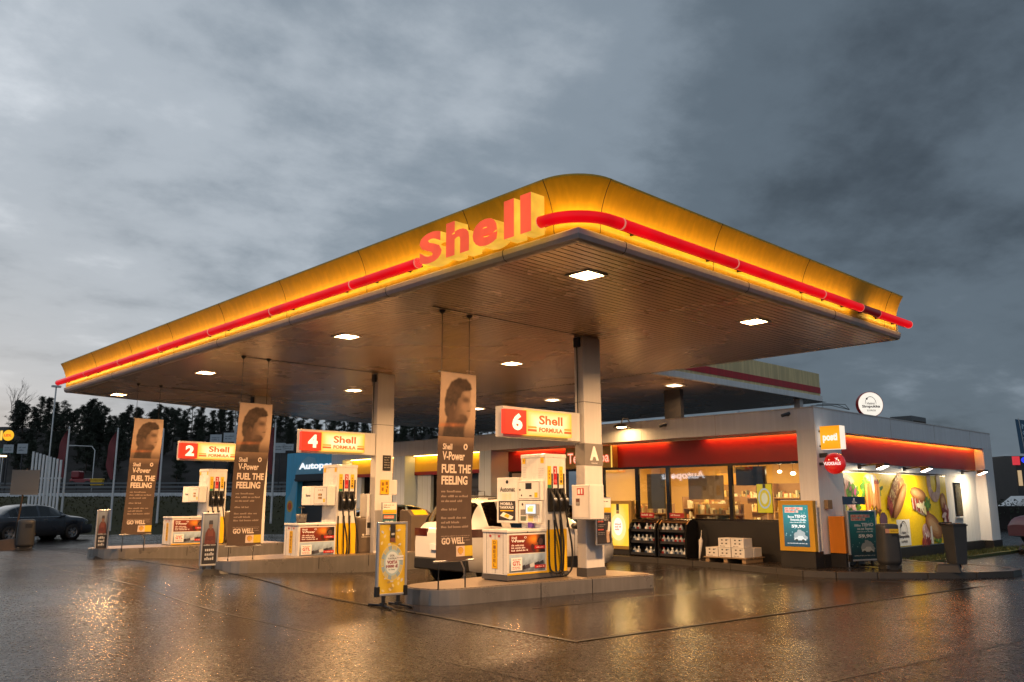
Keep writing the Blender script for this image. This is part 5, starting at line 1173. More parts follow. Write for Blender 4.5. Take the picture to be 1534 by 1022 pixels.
# ------------------------------------------------------------------ bins
def litter_bin(loc, lbl, m, rz=0., s=(1, 1, 1), sticker=True):
    t_ = thing('litter_bin', lbl, 'litter bin', loc, rz, 'litter bins on the forecourt')
    def ring(z, a, b, n=28): return [(a*math.copysign(abs(math.cos(2*math.pi*k/n))**.55, math.cos(2*math.pi*k/n))*s[0], b*math.copysign(abs(math.sin(2*math.pi*k/n))**.55, math.sin(2*math.pi*k/n))*s[1], z*s[2]) for k in range(n)]
    mb = MB(); pr_ = [(.0, .22, .22), (.12, .235, .235), (.13, .255, .255), (.2, .27, .27), (.85, .245, .245), (.92, .25, .25), (.95, .235, .235), (.97, .18, .18)]
    vs = [p for z, a, b in pr_ for p in ring(z, a, b)]; n = 28
    mb.add(vs, [(i*n+k, i*n+(k+1) % n, (i+1)*n+(k+1) % n, (i+1)*n+k) for i in range(len(pr_)-1) for k in range(n)], 0, None, True); mb.add(vs[-n:], [tuple(range(n))])
    body = mb.build('bin_body', m, t_)
    mb = MB(); mb.box(-.02*s[0], .17*s[0], -.262*s[1], -.22*s[1], .71*s[2], .84*s[2]); mb.build('opening', M['black'], t_)
    mb = MB(); mb.box(-.22*s[0], .22*s[0], -.22*s[1], .22*s[1], .0, .1*s[2]); mb.build('base', M['dgrey'], t_, bevel=.02)
    if sticker:
        F = Fr((-.17*s[0], -.268*s[1], .5*s[2]), (1, 0, 0)); mb = MB(); bars(mb, F, 0, 0, .34*s[0], .035, 1, (.6, .52, .42), 3); ell(mb, F, .04, .06, .03, .025, 1, (.6, .52, .42)); bars(mb, F, .09, .05, .34*s[0], .02, 1, (.6, .52, .42), 6); mb.build('sticker', M['print'], body)
    return t_
litter_bin((11.42, 17.12, .25), 'brown litter bin with pale print between pump 4 and the middle column', M['brownbin'])
litter_bin((11.2, 23.75, .25+.08), 'brown litter bin half hidden by the middle hanging banner', M['brownbin'], sticker=False)
b_ = litter_bin((18.62, 7.78, .12), 'dark litter bin with a yellow sticker on the kerb tip before the billboard', M['bin'], R(-38), (.8, .8, .98), False)
F = Fr((-.16, -.212, .76), (1, 0, 0)); mb = MB(); rect(mb, F, 0, 0, .3, .09, 1, (.75, .5, .02)); rect(mb, F, .0, .0, .09, .09, 2, (.6, .3, .2)); bars(mb, F, .12, .03, .28, .03, 2, (.4, .25, .02), 4); mb.build('yellow_sticker', M['print'], b_)
litter_bin((7.72, 30.7, zg(7.7, 30.7)), 'dark litter bin in front of the grey saloon at far left', M['bin'], R(-15), (1, 1, .98), False)
t_ = thing('service_bin', 'tall dark brown service box with a yellow sloping lid label right of the middle column', 'bin', (12.8, 16.85, .25))
mb = MB(); P = [(-.24, 0), (.24, 0), (.24, .98), (.08, 1.12), (-.2, 1.12), (-.24, 1.08)]
mb.add([(-.3, y, z) for y, z in P]+[(.3, y, z) for y, z in P], [tuple(range(6)), tuple(reversed(range(6, 12)))]+[(i, i+6, (i+1) % 6+6, (i+1) % 6) for i in range(6)])
mb.v = [(x, -y, z) for x, y, z in mb.v]; mb.f = [tuple(reversed(f)) for f in mb.f]; mb.build('bin_body', M['brownbin'], t_, bevel=.015)
mb = MB(); mb.add([(-.2, -.228, 1.0), (.22, -.228, 1.0), (.22, -.095, 1.115), (-.2, -.095, 1.115)], [(0, 1, 2, 3)], 0, (.85, .5, .01)); mb.build('lid_label', M['print'], t_)
t_ = thing('wheelie_bin', 'dark grey wheeled bin with lid standing at the tip of the kerb', 'wheeled bin', (19.35, 6.68, .12), R(-28)); WB = t_
mb = MB(); vs = [(-.2, -.24, .12), (.2, -.24, .12), (.2, .2, .12), (-.2, .2, .12), (-.26, -.3, .93), (.26, -.3, .93), (.26, .26, .93), (-.26, .26, .93)]
mb.add(vs, [(3, 2, 1, 0), (0, 1, 5, 4), (1, 2, 6, 5), (2, 3, 7, 6), (3, 0, 4, 7)]); mb.build('bin_body', M['bin'], t_, bevel=.02)
mb = MB(); mb.box(-.28, .28, -.32, .3, .93, .965); mb.box(-.25, .25, -.28, .26, .965, .985); mb.build('lid', M['dgrey'], t_, bevel=.012)
mb = MB(); mb.tube([(-.28, .33, .97), (-.28, -.0, .97)], .014, 6); mb.tube([(-.24, .34, .99), (.24, .34, .99)], .016, 8); mb.build('handle', M['black'], t_)
for x in (-.24, .24): mb = MB(); mb.lathe([(0, -.025), (.09, -.025), (.1, 0), (.09, .025), (0, .025)], (x, .2, .1), 'x', 16); mb.build('wheel', M['black'], t_)
WB.scale = (.68, .62, .98)
t_ = thing('rubber_base', 'low black rubber base slab beside the wheeled bin', 'base', (18.95, 6.72, .12), R(20)); mb = MB(); mb.add([(-.33, -.25, 0), (.33, -.25, 0), (.33, .25, 0), (-.33, .25, 0), (-.28, -.2, .16), (.2, -.2, .16), (.2, .2, .16), (-.28, .2, .16)], [(0, 1, 5, 4), (1, 2, 6, 5), (2, 3, 7, 6), (3, 0, 4, 7), (4, 5, 6, 7)]); mb.build('slab', M['black'], t_, bevel=.03)

# ------------------------------------------------------------------ pavement sign boards
def wheel_print(mb, F, W, H):
    grad(mb, F, 0, 0, W, H, 1, lambda s, t: lc((.55, .34, .02), (.72, .5, .05), .5+.5*math.sin(s*9+t*7)), 8, 12)
    rr = random.Random(8)
    for k in range(26): ell(mb, F, rr.uniform(.04, W-.04), rr.choice([rr.uniform(.03, .25), rr.uniform(.7, 1.05)])*H/1.09, .03, .018, 2, rr.choice([(.6, .6, .55), (.75, .62, .3), (.4, .3, .1)]), rr.uniform(0, 3), 8)
    cx, cy = W/2, H*.44
    for k in range(14):
        a = 2*math.pi*k/14; p = R(11); r0, r1 = .72, 1.; f = lambda an, r: (cx+W*.42*r*math.cos(an), cy+H*.25*r*math.sin(an))
        poly(mb, F, [f(a-p, r0), f(a+p, r0), f(a+p, r1), f(a-p, r1)], 3, ((.3, .4, .45), (.5, .48, .3))[k % 2])
    ell(mb, F, cx, cy, W*.44, H*.265, 2, (.72, .55, .16), n=30); ell(mb, F, cx, cy, W*.31, H*.19, 3, (.42, .56, .58), n=30); ell(mb, F, cx, cy, W*.26, H*.16, 4, (.72, .78, .75), n=30)
    rect(mb, F, cx-W*.1, H*.78, cx+W*.1, H, 4, (.03, .026, .024)); rect(mb, F, cx-W*.1, H*.74, cx+W*.1, H*.8, 5, (.2, .08, .05)); rect(mb, F, cx-W*.06, H*.84, cx+W*.06, H*.87, 5, (.5, .5, .48))
    c = (.25, .03, .04); text(mb, F, 'OTA', cx-W*.1, cy+H*.085, cx+W*.08, cy+H*.115, 5, (.1, .07, .06), .03); text(mb, F, 'TUOTE JA', cx-W*.17, cy+H*.04, cx+W*.15, cy+H*.07, 5, (.1, .07, .06), .03)
    text(mb, F, 'VOITA', cx-W*.2, cy-H*.02, cx+W*.2, cy+H*.03, 5, c, .05); text(mb, F, '1000 €', cx-W*.22, cy-H*.075, cx+W*.22, cy-H*.03, 5, c, .05); bars(mb, F, cx-W*.14, cy-H*.11, cx+W*.14, .02, 5, (.1, .2, .2), 2)
    rect(mb, F, W*.66, H*.47, W*.92, H*.54, 6, (.75, .74, .7)); bars(mb, F, W*.68, H*.5, W*.9, .016, 7, (.2, .2, .2), 1)
def man_print(mb, F, W, H):
    grad(mb, F, 0, H*.42, W, H, 1, lambda s, t: lc((.09, .1, .12), (.26, .3, .36), t*1.1-.3*abs(s-.5)), 6, 8); grad(mb, F, 0, 0, W, H*.42, 1, lambda s, t: (.025, .025, .03), 2, 2)
    poly(mb, F, [(W*.12, H*.4), (W*.16, H*.62), (W*.32, H*.72), (W*.68, H*.72), (W*.84, H*.62), (W*.88, H*.4)], 2, (.12, .035, .03)); poly(mb, F, [(W*.3, H*.45), (W*.34, H*.7), (W*.5, H*.66), (W*.66, H*.7), (W*.7, H*.45)], 3, (.16, .05, .04))
    poly(mb, F, [(W*.16, H*.5), (W*.2, H*.56), (W*.8, H*.56), (W*.84, H*.5), (W*.5, H*.46)], 4, (.1, .03, .03)); ell(mb, F, W*.5, H*.78, W*.13, H*.07, 3, (.2, .11, .08)); poly(mb, F, [(W*.36, H*.8), (W*.64, H*.8), (W*.62, H*.88), (W*.38, H*.88)], 4, (.05, .05, .06)); rect(mb, F, W*.44, H*.68, W*.56, H*.74, 3, (.15, .08, .06))
    bars(mb, F, W*.08, H*.37, W*.92, .03, 2, (.45, .45, .46), 1)
    for k in range(3): bars(mb, F, W*.2, H*(.26-k*.09), W*.84, .062, 2, (.5, .5, .5), k+2)
def teal_print(mb, F, W, H, lit=False):
    k_ = 1.9 if lit else 1.
    T = lambda c: tuple(min(1.2, q*k_) for q in c)
    grad(mb, F, 0, 0, W, H, 1, lambda s, t: lc(T((.01, .035, .05)), T((.015, .14, .15)), t*1.5-.2), 6, 10)
    rr = random.Random(2)
    for q in range(26): ell(mb, F, rr.uniform(.03, W-.03), rr.uniform(.25, .95)*H, .012, .012, 2, T((.16, .3, .32)), 0, 6)
    for q in range(5): ell(mb, F, rr.uniform(.05, W-.05), rr.uniform(.3, .95)*H, .03, .03, 2, T((.1, .26, .28)), 0, 6)
    rect(mb, F, W*.08, H*.88, W*.8, H*.945, 2, T((.5, .3, .24))); rect(mb, F, W*.08, H*.815, W*.62, H*.87, 2, T((.5, .3, .24))); bars(mb, F, W*.11, H*.895, W*.76, .04, 3, T((.4, .06, .04)), 1); bars(mb, F, W*.11, H*.83, W*.58, .035, 3, T((.4, .06, .04)), 2)
    c = T((.48, .5, .5)); bars(mb, F, W*.2, H*.69, W*.44, .05, 3, c, 3); text(mb, F, 'TEHO', W*.46, H*.69, W*.92, H*.765, 3, c, .04); bars(mb, F, W*.3, H*.62, W*.88, .05, 3, c, 4); bars(mb, F, W*.26, H*.57, W*.88, .02, 3, c, 5)
    text(mb, F, '59,90', W*.32, H*.44, W*.86, H*.525, 3, c, .045)
    for a, b, r in ((.55, .25, .16), (.72, .3, .13), (.8, .22, .12), (.62, .36, .09)): ell(mb, F, W*a, H*b, W*r, H*r*.55, 3, T((.2, .24, .25)), 0, 14, 0, .2)
    poly(mb, F, [(W*.4, H*.16), (W*.42, H*.21), (W*.52, H*.22), (W*.58, H*.26), (W*.74, H*.26), (W*.8, H*.2), (W*.86, H*.19), (W*.87, H*.15)], 4, T((.36, .4, .4))); ell(mb, F, W*.5, H*.155, W*.06, H*.03, 5, T((.02, .03, .03))); ell(mb, F, W*.76, H*.15, W*.06, H*.03, 5, T((.02, .03, .03))); bars(mb, F, W*.12, H*.07, W*.9, .018, 3, c, 7)
def board(loc, rz, lbl, W, H, fn, base, z0=.17):
    t_ = thing('sign_board', lbl, 'pavement sign', loc, rz)
    mb = MB(); f = .035
    mb.box(-W/2-f, -W/2, -.025, .025, z0, z0+H+2*f); mb.box(W/2, W/2+f, -.025, .025, z0, z0+H+2*f); mb.box(-W/2, W/2, -.025, .025, z0, z0+f); mb.box(-W/2, W/2, -.025, .025, z0+f+H, z0+H+2*f)
    mb.build('frame', M['alu'], t_, bevel=.006)
    mb = MB(); mb.box(-W/2, W/2, -.01, .012, z0+f, z0+f+H, 0, (.3, .3, .3)); F = Fr((-W/2, -.0105, z0+f), (1, 0, 0)); fn(mb, F, W, H); mb.build('poster', M['print'], t_)
    if base == 'spring':
        for x in (-W*.28, W*.28):
            mb = MB(); mb.box(x-.022, x+.022, -.02, .02, .03, z0+.0); mb.box(x-.035, x+.035, -.05, .05, .02, .07); mb.build('spring_post', M['black'], t_)
            for s in (-1, 1):
                mb = MB(); mb.tube([(x, 0, .035), (x+.05*(1 if x > 0 else -1), s*.36, .02)], .018, 8); mb.build('leg', M['darkmetal'], t_)
        for x in (-W/2-f-.01, W/2-.02): mb = MB(); mb.box(x, x+f+.03, -.035, .035, z0-.01, z0+.14); mb.build('corner_clip', M['black'], t_, bevel=.005)
    else:
        for x in (-W*.3, W*.3): mb = MB(); mb.box(x-.02, x+.02, -.02, .02, .06, z0); mb.build('post', M['black'], t_)
        mb = MB(); a, b = W*.95, .36; mb.add([(-a, -b, 0), (a, -b, 0), (a, b, 0), (-a, b, 0), (-W*.4, -.1, .085), (W*.4, -.1, .085), (W*.4, .1, .085), (-W*.4, .1, .085)], [(0, 1, 5, 4), (1, 2, 6, 5), (2, 3, 7, 6), (3, 0, 4, 7), (4, 5, 6, 7)]); mb.build('rubber_foot', M['black'], t_, bevel=.02)
board((7.84, 10.9, 0), R(-6), 'yellow prize poster board on spring legs at the near end of the first pump island', .46, 1.03, wheel_print, 'spring')
board((7.6, 16.85, zg(7.6, 16.85)), R(-2), 'tall grey board showing a man in a red jacket, before the second pump island', .3, .98, man_print, 'rubber', .15)
board((7.66, 23.42, zg(7.66, 23.4)), R(-8), 'tall grey board showing a man, standing farthest left by the third pump island', .25, .95, man_print, 'rubber', .2)
board((18.75, 8.38, .12), R(-20), 'teal poster board reading TEHO 59,90 standing before the orange locker', .78, 1.02, teal_print, 'spring', .14)

# ------------------------------------------------------------------ along the shop front
t_ = thing('poster_cabinet', 'mustard framed glowing teal poster cabinet against the corner pylon', 'poster cabinet', (17.66, 9.37, .12))
mb = MB(); mb.box(0, .14, -.42, .42, .35, 1.45); mb.build('cabinet_frame', M['mustard'], t_, bevel=.01); mb = MB(); mb.box(.02, .4, -.4, .42, 0, .345); mb.build('plinth', M['plinth'], t_); mb = MB(); mb.box(.145, .18, -.425, .425, .34, 1.46); mb.build('back', M['white'], t_)
F = Fr((-.003, .3, .45), (0, -1, 0)); mb = MB(); teal_print(mb, F, .6, .9, True); mb.build('lit_poster', M['lit'], t_)
t_ = thing('poster_cabinet', 'gold framed brightly lit yellow bottle poster left of the bottle racks', 'poster cabinet', (18.5, 15.1, .12))
mb = MB(); mb.box(0, .16, -.46, .46, .14, 1.45); mb.build('cabinet_frame', mat('gold_frame', (.4, .25, .06), .4, .3), t_, bevel=.01); mb = MB(); mb.box(.02, .3, -.46, .46, 0, .14); mb.build('plinth', M['plinth'], t_)
F = Fr((-.003, .37, .23), (0, -1, 0)); mb = MB(); grad(mb, F, 0, 0, .74, 1.13, 1, lambda s, t: lc((1., .9, .42), (1., .62, .04), math.hypot((s-.5)*1.3, t-.5)*1.8), 10, 12); ell(mb, F, .36, .5, .27, .36, 2, (1., .85, .35), n=28); ell(mb, F, .36, .52, .16, .24, 3, (1., .97, .85), n=24)
rect(mb, F, .31, .95, .41, 1.13, 4, (.03, .025, .02)); rect(mb, F, .31, .87, .41, .94, 4, (.3, .12, .03)); 
for k in range(3): bars(mb, F, .25, .56-k*.07, .47, .05, 4, (.7, .2, .05), k)
mb.build('lit_poster', printed('lit_poster_bright', .95), t_)
def rack(loc, lbl, seed):
    t_ = thing('bottle_rack', lbl, 'display rack', loc, 0, 'black racks of washer fluid bottles')
    S_ = [(0, 0), (.5, 0), (.5, .95), (.36, .98), (.2, .95), (.07, .84), (0, .68)]
    mb = MB()
    for y0, y1 in ((0, .05), (.85, .9)):
        mb = MB(); mb.add([(x, y0, z) for x, z in S_]+[(x, y1, z) for x, z in S_], [tuple(reversed(range(7))), tuple(range(7, 14))]+[(i, (i+1) % 7, (i+1) % 7+7, i+7) for i in range(7)])
        mb.f = [tuple(reversed(f)) for f in mb.f]; mb.build('side_panel', M['blackgl'], t_, bevel=.01)
    mb = MB(); mb.box(.46, .5, .05, .85, 0, .95); mb.build('back_panel', M['black'], t_)
    mb = MB(); pts = [(.36, .985), (.2, .955), (.1, .88)]
    for (x0, z0), (x1, z1) in zip(pts, pts[1:]): mb.quad((x0, 0.05, z0), (x0, .85, z0), (x1, .85, z1), (x1, .05, z1))
    mb.build('hood', M['blackgl'], t_)
    r = random.Random(seed)
    for k, z in enumerate((.05, .36, .66)):
        mb = MB(); mb.box(.02+.05*k*.5, .46, .05, .85, z-.02, z); mb.box(.02+.05*k*.5, .035+.05*k*.5, .05, .85, z, z+.05); sh_ = mb.build('rack_shelf', M['darkmetal'], t_)
        for j in range(6):
            if r.random() < .12: continue
            y = .12+j*.135; x = .13+.02*k; h = .17
            mb = MB(); mb.lathe([(0, 0), (.05, 0), (.054, .02), (.054, h*.62), (.03, h*.85), (.02, h*.88), (.02, h)], (x, y, z), n=10); b = mb.build('bottle', M['bottle'], sh_)
            mb = MB(); mb.lathe([(.024, h), (.024, h+.03), (0, h+.03)], (x, y, z), n=8); mb.box(x-.056, x-.053, y-.035, y+.035, z+.03, z+.1); 
            # caps and labels belong to the bottle mesh colour-wise
            mb.v = mb.v; c = mb.build('bottle_cap', (M['navy'], M['white'], M['redpaint'])[r.randrange(3)], sh_)
    mb = MB(); mb.box(.3, .32, .25, .7, 1.0, 1.13, 0, (.35, .02, .02)); F = Fr((.298, .7, 1.0), (0, -1, 0)); bars(mb, F, .04, .05, .4, .05, 1, (.7, .6, .55), seed); mb.build('header_card', M['print'], t_)
rack((18.32, 13.72, .12), 'black curved rack of washer fluid bottles next to the lit yellow poster', 4)
rack((18.32, 12.76, .12), 'black curved rack of washer fluid bottles nearer the pallet of cartons', 9)
t_ = thing('pallet', 'wooden pallet under white cartons by the shop window', 'pallet', (18.25, 11.35, .12))
mb = MB()
for y in (-.5, 0, .5): mb.box(-.38, .38, y-.05, y+.05, 0, .1)
for x in (-.36, -.18, 0, .18, .36): mb.box(x-.06, x+.06, -.58, .58, .101, .125)
mb.build('slats', M['wood'], t_)
ctn = None; lab = 'white carton with round hand holes in the lower layer on the pallet'
k = 0
for (x, y, z) in [(-.2, -.36, 0), (-.2, 0, 0), (-.2, .36, 0), (.2, -.36, 0), (.2, 0, 0), (.2, .36, 0), (-.12, -.3, 1), (-.12, .05, 1)]:
    loc = (18.25+x, 11.35+y, .247+z*.222); l = ('white carton of the upper pair, nearer the teal poster cabinet' if y < -.1 else 'white carton of the upper pair, nearer the bottle racks') if z else lab
    if ctn is None:
        ctn = thing('carton', l, 'carton', loc, 0, 'white cartons stacked on the pallet'); mb = MB(); mb.box(-.19, .19, -.17, .17, 0, .215); mb.build('carton_body', M['cardboard'], ctn, bevel=.006)
        mb = MB()
        for yy in (-.06, .06):
            for zz in (.09, .17): mb.box(-.193, -.189, yy-.022, yy+.022, zz-.015, zz+.015)
        mb.build('hand_hole', M['dgrey'], ctn); mb = MB(); F = Fr((-.1905, .17, 0), (0, -1, 0)); bars(mb, F, .05, .02, .2, .022, 1, (.1, .1, .12), 3); bars(mb, F, .22, .17, .32, .025, 1, (.12, .25, .4), 5); mb.build('carton_print', M['print'], ctn)
    else: dup(ctn, loc, R(random.uniform(-3, 3)), l)
t_ = thing('folded_umbrella', 'slim pale folded umbrella leaning on the dark wall beside the racks', 'umbrella', (18.5, 12.5, .12)); mb = MB(); mb.lathe([(0, 0), (.02, .02), (.055, .45), (.02, .52), (.008, .56), (.008, .7), (0, .7)], n=10); mb.v = [(x+z*.2, y, z) for x, y, z in mb.v]; mb.build('canopy_cloth', M['cardboard'], t_)
t_ = thing('parcel_locker', 'orange parcel locker with vertical white posti lettering against the side wall', 'locker', (18.45, 8.72, .12))
mb = MB(); mb.box(-.1, .85, -.12, .24, .3, 1.1); mb.build('locker_body', M['orange'], t_, bevel=.012); mb = MB(); mb.box(-.08, .83, -.1, .24, 0, .3); mb.build('plinth', M['plinth'], t_)
F = Fr((.78, -.123, .42), (0, 0, 1), (-1, 0, 0)); mb = MB(); text(mb, F, 'posti', 0, 0, .46, .14, 1, (.8, .76, .72), .05); mb.build('lettering', M['print'], t_)
t_ = thing('sign_post', 'thin leaning post with a small dark blue sign before the shop corner', 'signpost', (18.5, 8.62, .12))
mb = MB(); mb.tube([(0, 0, 0), (-.1, -.02, 1.55)], .022, 8); mb.build('post', M['steel'], t_); mb = MB(); mb.tube([(0, 0, 0), (0, 0, .01)], .13, 12); mb.build('base_plate', M['darkmetal'], t_)
F = Fr((-.36, -.12, 1.36), (.8, -.6, 0)); mb = MB(); vs = [F.p(a, b, c) for c in (0, .02) for a, b in ((0, 0), (.52, 0), (.52, .17), (0, .17))]; mb.add(vs, [(3, 2, 1, 0), (4, 5, 6, 7), (0, 1, 5, 4), (1, 2, 6, 5), (2, 3, 7, 6), (3, 0, 4, 7)], 0, (.012, .04, .1)); F.o = F.o+F.n*.021
ell(mb, F, .26, .12, .02, .02, 1, (.6, .65, .7)); poly(mb, F, [(.24, .1), (.27, .1), (.29, .06), (.33, .04), (.31, .03), (.26, .05)], 1, (.6, .65, .7)); ell(mb, F, .25, .055, .04, .035, 1, (.3, .36, .42)); mb.build('sign_plate', M['print'], t_)
t_ = thing('meter_box', 'small wooden looking box on the wall behind the blue sign', 'box', (18.4, 8.9, 1.38)); mb = MB(); mb.box(-.12, .1, 0, .09, 0, .2); mb.build('box_body', M['wood'], t_, bevel=.01)
t_ = thing('bottle_cage', 'dark wire cage rack standing by the wall left of the shop', 'cage', (17.7, 20.1, .12))
mb = MB()
for y in (0, .12, .24, .36, .48): mb.tube([(0, y, 0), (0, y, 1.75)], .012, 5)
for k in range(9): mb.tube([(0, 0, .1+k*.2), (0, .48, .1+k*.2)], .009, 5)
for y in (0, .48): mb.tube([(0, y, 1.75), (.3, y, 1.75), (.3, y, 0)], .012, 5)
mb.build('wire_frame', M['darkmetal'], t_)

# ------------------------------------------------------------------ cars
def interp(pts, x):
    if x <= pts[0][0]: return pts[0][1]
    for i in range(len(pts)-1):
        (x0, z0), (x1, z1) = pts[i], pts[i+1]
        if x <= x1:
            m0 = (z1-z0)/(x1-x0); ml = (z0-pts[i-1][1])/(x0-pts[i-1][0]) if i > 0 else m0; mr = (pts[i+2][1]-z1)/(pts[i+2][0]-x1) if i < len(pts)-2 else m0
            a = (m0+ml)/2 if m0*ml > 0 else 0; b = (m0+mr)/2 if m0*mr > 0 else 0
            if i == 0: a = m0
            if i == len(pts)-2: b = m0
            t = (x-x0)/(x1-x0); h = x1-x0
            return (2*t**3-3*t**2+1)*z0+(t**3-2*t**2+t)*h*a+(-2*t**3+3*t**2)*z1+(t**3-t**2)*h*b
    return pts[-1][1]
def wheel_mesh(r, w):
    tb, rb = MB(), MB()
    tb.lathe([(r*.66, -w/2), (r*.9, -w/2), (r*.985, -w*.36), (r, 0), (r*.985, w*.36), (r*.9, w/2), (r*.66, w/2), (r*.66, -w/2)], ax='y', n=32)
    rb.lathe([(r*.68, -w*.42), (r*.62, -w*.44), (r*.6, -w*.2), (r*.6, w*.3)], ax='y', n=32); rb.lathe([(0, -w*.36), (r*.12, -w*.38), (r*.15, -w*.3)], ax='y', n=14)
    for k in range(10):
        a = 2*math.pi*k/10+(.1 if k % 2 else -.1); c, s = math.cos(a), math.sin(a); t_ = .035
        pts = [(r*.1*c-t_*s, -w*.36, r*.1*s+t_*c), (r*.1*c+t_*s, -w*.36, r*.1*s-t_*c), (r*.64*c+t_*.6*s, -w*.42, r*.64*s-t_*.6*c), (r*.64*c-t_*.6*s, -w*.42, r*.64*s+t_*.6*c)]
        back = [(x, y+w*.12, z) for x, y, z in pts]; rb.add(pts+back, [(0, 1, 2, 3), (0, 4, 5, 1), (1, 5, 6, 2), (3, 2, 6, 7), (0, 3, 7, 4)])
    return tb, rb
def make_car(name, lbl, loc, rz, spec, paint, lights=False, group=None):
    L, W, H = spec['L'], spec['W'], spec['H']; top, belt, low = spec['top'], spec['belt'], spec['low']; r = spec['r']; xa = spec['axles']
    xs = set(rng(0, L, .07)); [xs.add(q) for p in spec['side']+spec['ends'] for q in p]
    for a in xa:
        for k in range(-8, 9): xs.add(a+(r+.07)*math.sin(k/8*math.pi/2))
    xs = sorted(x for x in xs if 0 <= x <= L); X = []
    for x in xs:
        if not X or x-X[-1] > .004: X.append(x)
    hw = lambda x: W/2*(1-.16*max(0, 1-x/.55)**2.2-.2*max(0, 1-(L-x)/.75)**2.2)
    rows = []
    for x in X:
        zt = interp(top, x); zb_ = min(interp(belt, x), zt-.035); zl = interp(low, x); w_ = hw(x)
        g = max(0, min(1, (zt-zb_-.05)/.3)); arch = zl
        for a in xa:
            if abs(x-a) < r+.069: arch = max(arch, r+math.sqrt((r+.07)**2-(x-a)**2)*1.0)
        arch = min(arch, zb_-.12); rw = lerp(w_*.9, W/2*.7, g)
        rows.append([(0, zl+.02), (w_*.86, zl+.0), (w_*.965, arch), (w_*1.0, max(arch+.05, lerp(zl, zb_, .5))), (w_*1.005, max(arch+.09, lerp(zl, zb_, .78))), (w_*.975, zb_), (w_*.955, zb_+.02*g+.006), (lerp(w_*.93, rw, 1.), zt-.055-.03*g*0), (rw*.86, zt-.012), (rw*.45, zt+.008), (0, zt+.014)])
    root = thing(name, lbl, 'car', loc, rz, group)
    bd, gl = MB(), MB(); n = len(rows[0])
    def P(i, k, s): return (X[i], s*rows[i][k][0], rows[i][k][1])
    for s in (-1, 1):
        for i in range(len(X)-1):
            xm = (X[i]+X[i+1])/2
            for k in range(n-1):
                q = [P(i, k, s), P(i+1, k, s), P(i+1, k+1, s), P(i, k+1, s)]
                if s > 0: q.reverse()
                is_g = (k == 6 and any(a < xm < b for a, b in spec['side']) and interp(top, xm)-interp(belt, xm) > .1) or (k in (7, 8, 9) and any(a < xm < b for a, b in spec['ends']))
                (gl if is_g else bd).add(q, [(0, 1, 2, 3)], 0, None, True)
        for i, c in ((0, 1), (len(X)-1, 0)):
            q = [P(i, k, s) for k in range(n)]; f = tuple(range(n)); bd.add(q, [f if (s > 0) == (c == 1) else tuple(reversed(f))])
    def weld(o):
        import bmesh
        b = bmesh.new(); b.from_mesh(o.data); bmesh.ops.remove_doubles(b, verts=b.verts, dist=.0008); bmesh.ops.recalc_face_normals(b, faces=b.faces); b.to_mesh(o.data); b.free()
    body = bd.build('body', paint, root); weld(body)
    if gl.f: weld(gl.build('windows', M['carglass'], root))
    mb = MB(); mb.box(.3, L-.3, -W/2*.8, W/2*.8, low[0][1]+.03, .62); mb.build('underbody', M['black'], root)
    mb = MB()   # seats, dashboard: dark shapes inside
    for x in (spec['side'][0][0]+.35, (spec['side'][-1][0]+spec['side'][-1][1])/2-.1):
        for y in (-.38, .38): mb.box(x-.08, x+.06, y-.24, y+.24, .6, belt[1][1]+.22); mb.box(x-.05, x+.04, y-.12, y+.12, belt[1][1]+.2, belt[1][1]+.36)
    mb.build('seats', M['black'], root)
    for a in xa:
        for s in (-1, 1):
            tb, rb = wheel_mesh(r, .22); y = s*(W/2-.13)
            for q in (tb, rb): q.v = [(x+a, y+yy*(1 if s < 0 else -1), z+r) for x, yy, z in q.v]; q.f = q.f if s < 0 else [tuple(reversed(f)) for f in q.f]
            wb = MB(); wb.lathe([(r*.6, -.02), (0, -.02)], (a, y, r), 'y', 20); wh = wb.build('wheel', M['black'], root); tb.build('tyre', M['tyre'], wh); rb.build('rim', M['rim'], wh)
        for s in (-1, 1):
            mb = MB(); mb.lathe([(r+.062, -.0), (r+.062, .3), (0, .3)], (a, 0, 0), 'y', 24)
            mb.v = [(x, s*(W/2*.955-yy), z+r) for x, yy, z in mb.v]; mb.build('wheel_arch', M['black'], root)
    for s in (-1, 1):
        x, z = spec['mirror']; mb = MB(); mb.lathe([(0, -.08), (.05, -.075), (.085, -.03), (.085, .04), (0, .06)], (x, 0, z), 'x', 12); mb.v = [(a, s*(W/2+.08)+b*1.3, z+(c-z)*.8) for a, b, c in mb.v]; mb.build('wing_mirror', M['black'] if spec.get('dark_mirror') else paint, root)
        for x, z in spec['handles']: mb = MB(); mb.box(x-.09, x+.09, s*W/2*1.0-.012, s*W/2*1.0+.022, z-.014, z+.014); mb.build('door_handle', M['chrome'] if spec.get('chrome') else paint, root, bevel=.006)
        mb = MB()
        for x in spec['seams']:
            zt_ = interp(belt, x); w_ = hw(x); pts = [(x, s*(w_*1.004), z) for z in (.3, lerp(.3, zt_, .5), lerp(.3, zt_, .8))]+[(x, s*w_*.98, zt_)]
            mb.tube(pts, .006, 4, caps=False)
        mb.build('door_seam', M['black'], body)
        if spec.get('chrome'):
            mb = MB(); a, b = spec['side'][0][0]-.12, spec['side'][-1][1]+.1; mb.tube([(x, s*hw(x)*.983, interp(belt, x)+.012) for x in rng(a, b, .15)], .011, 5)
            gx_ = [x for x in rng(a, b, .12)]; mb.build('chrome_line', M['chrome'], body)
        if spec.get('clad'):
            mb = MB(); x0, x1 = xa[0]+r+.1, xa[1]-r-.1; mb.box(x0, x1, s*W/2*.99-.012, s*W/2*.99+.014, .22, .44); mb.build('side_cladding', M['black'], body)
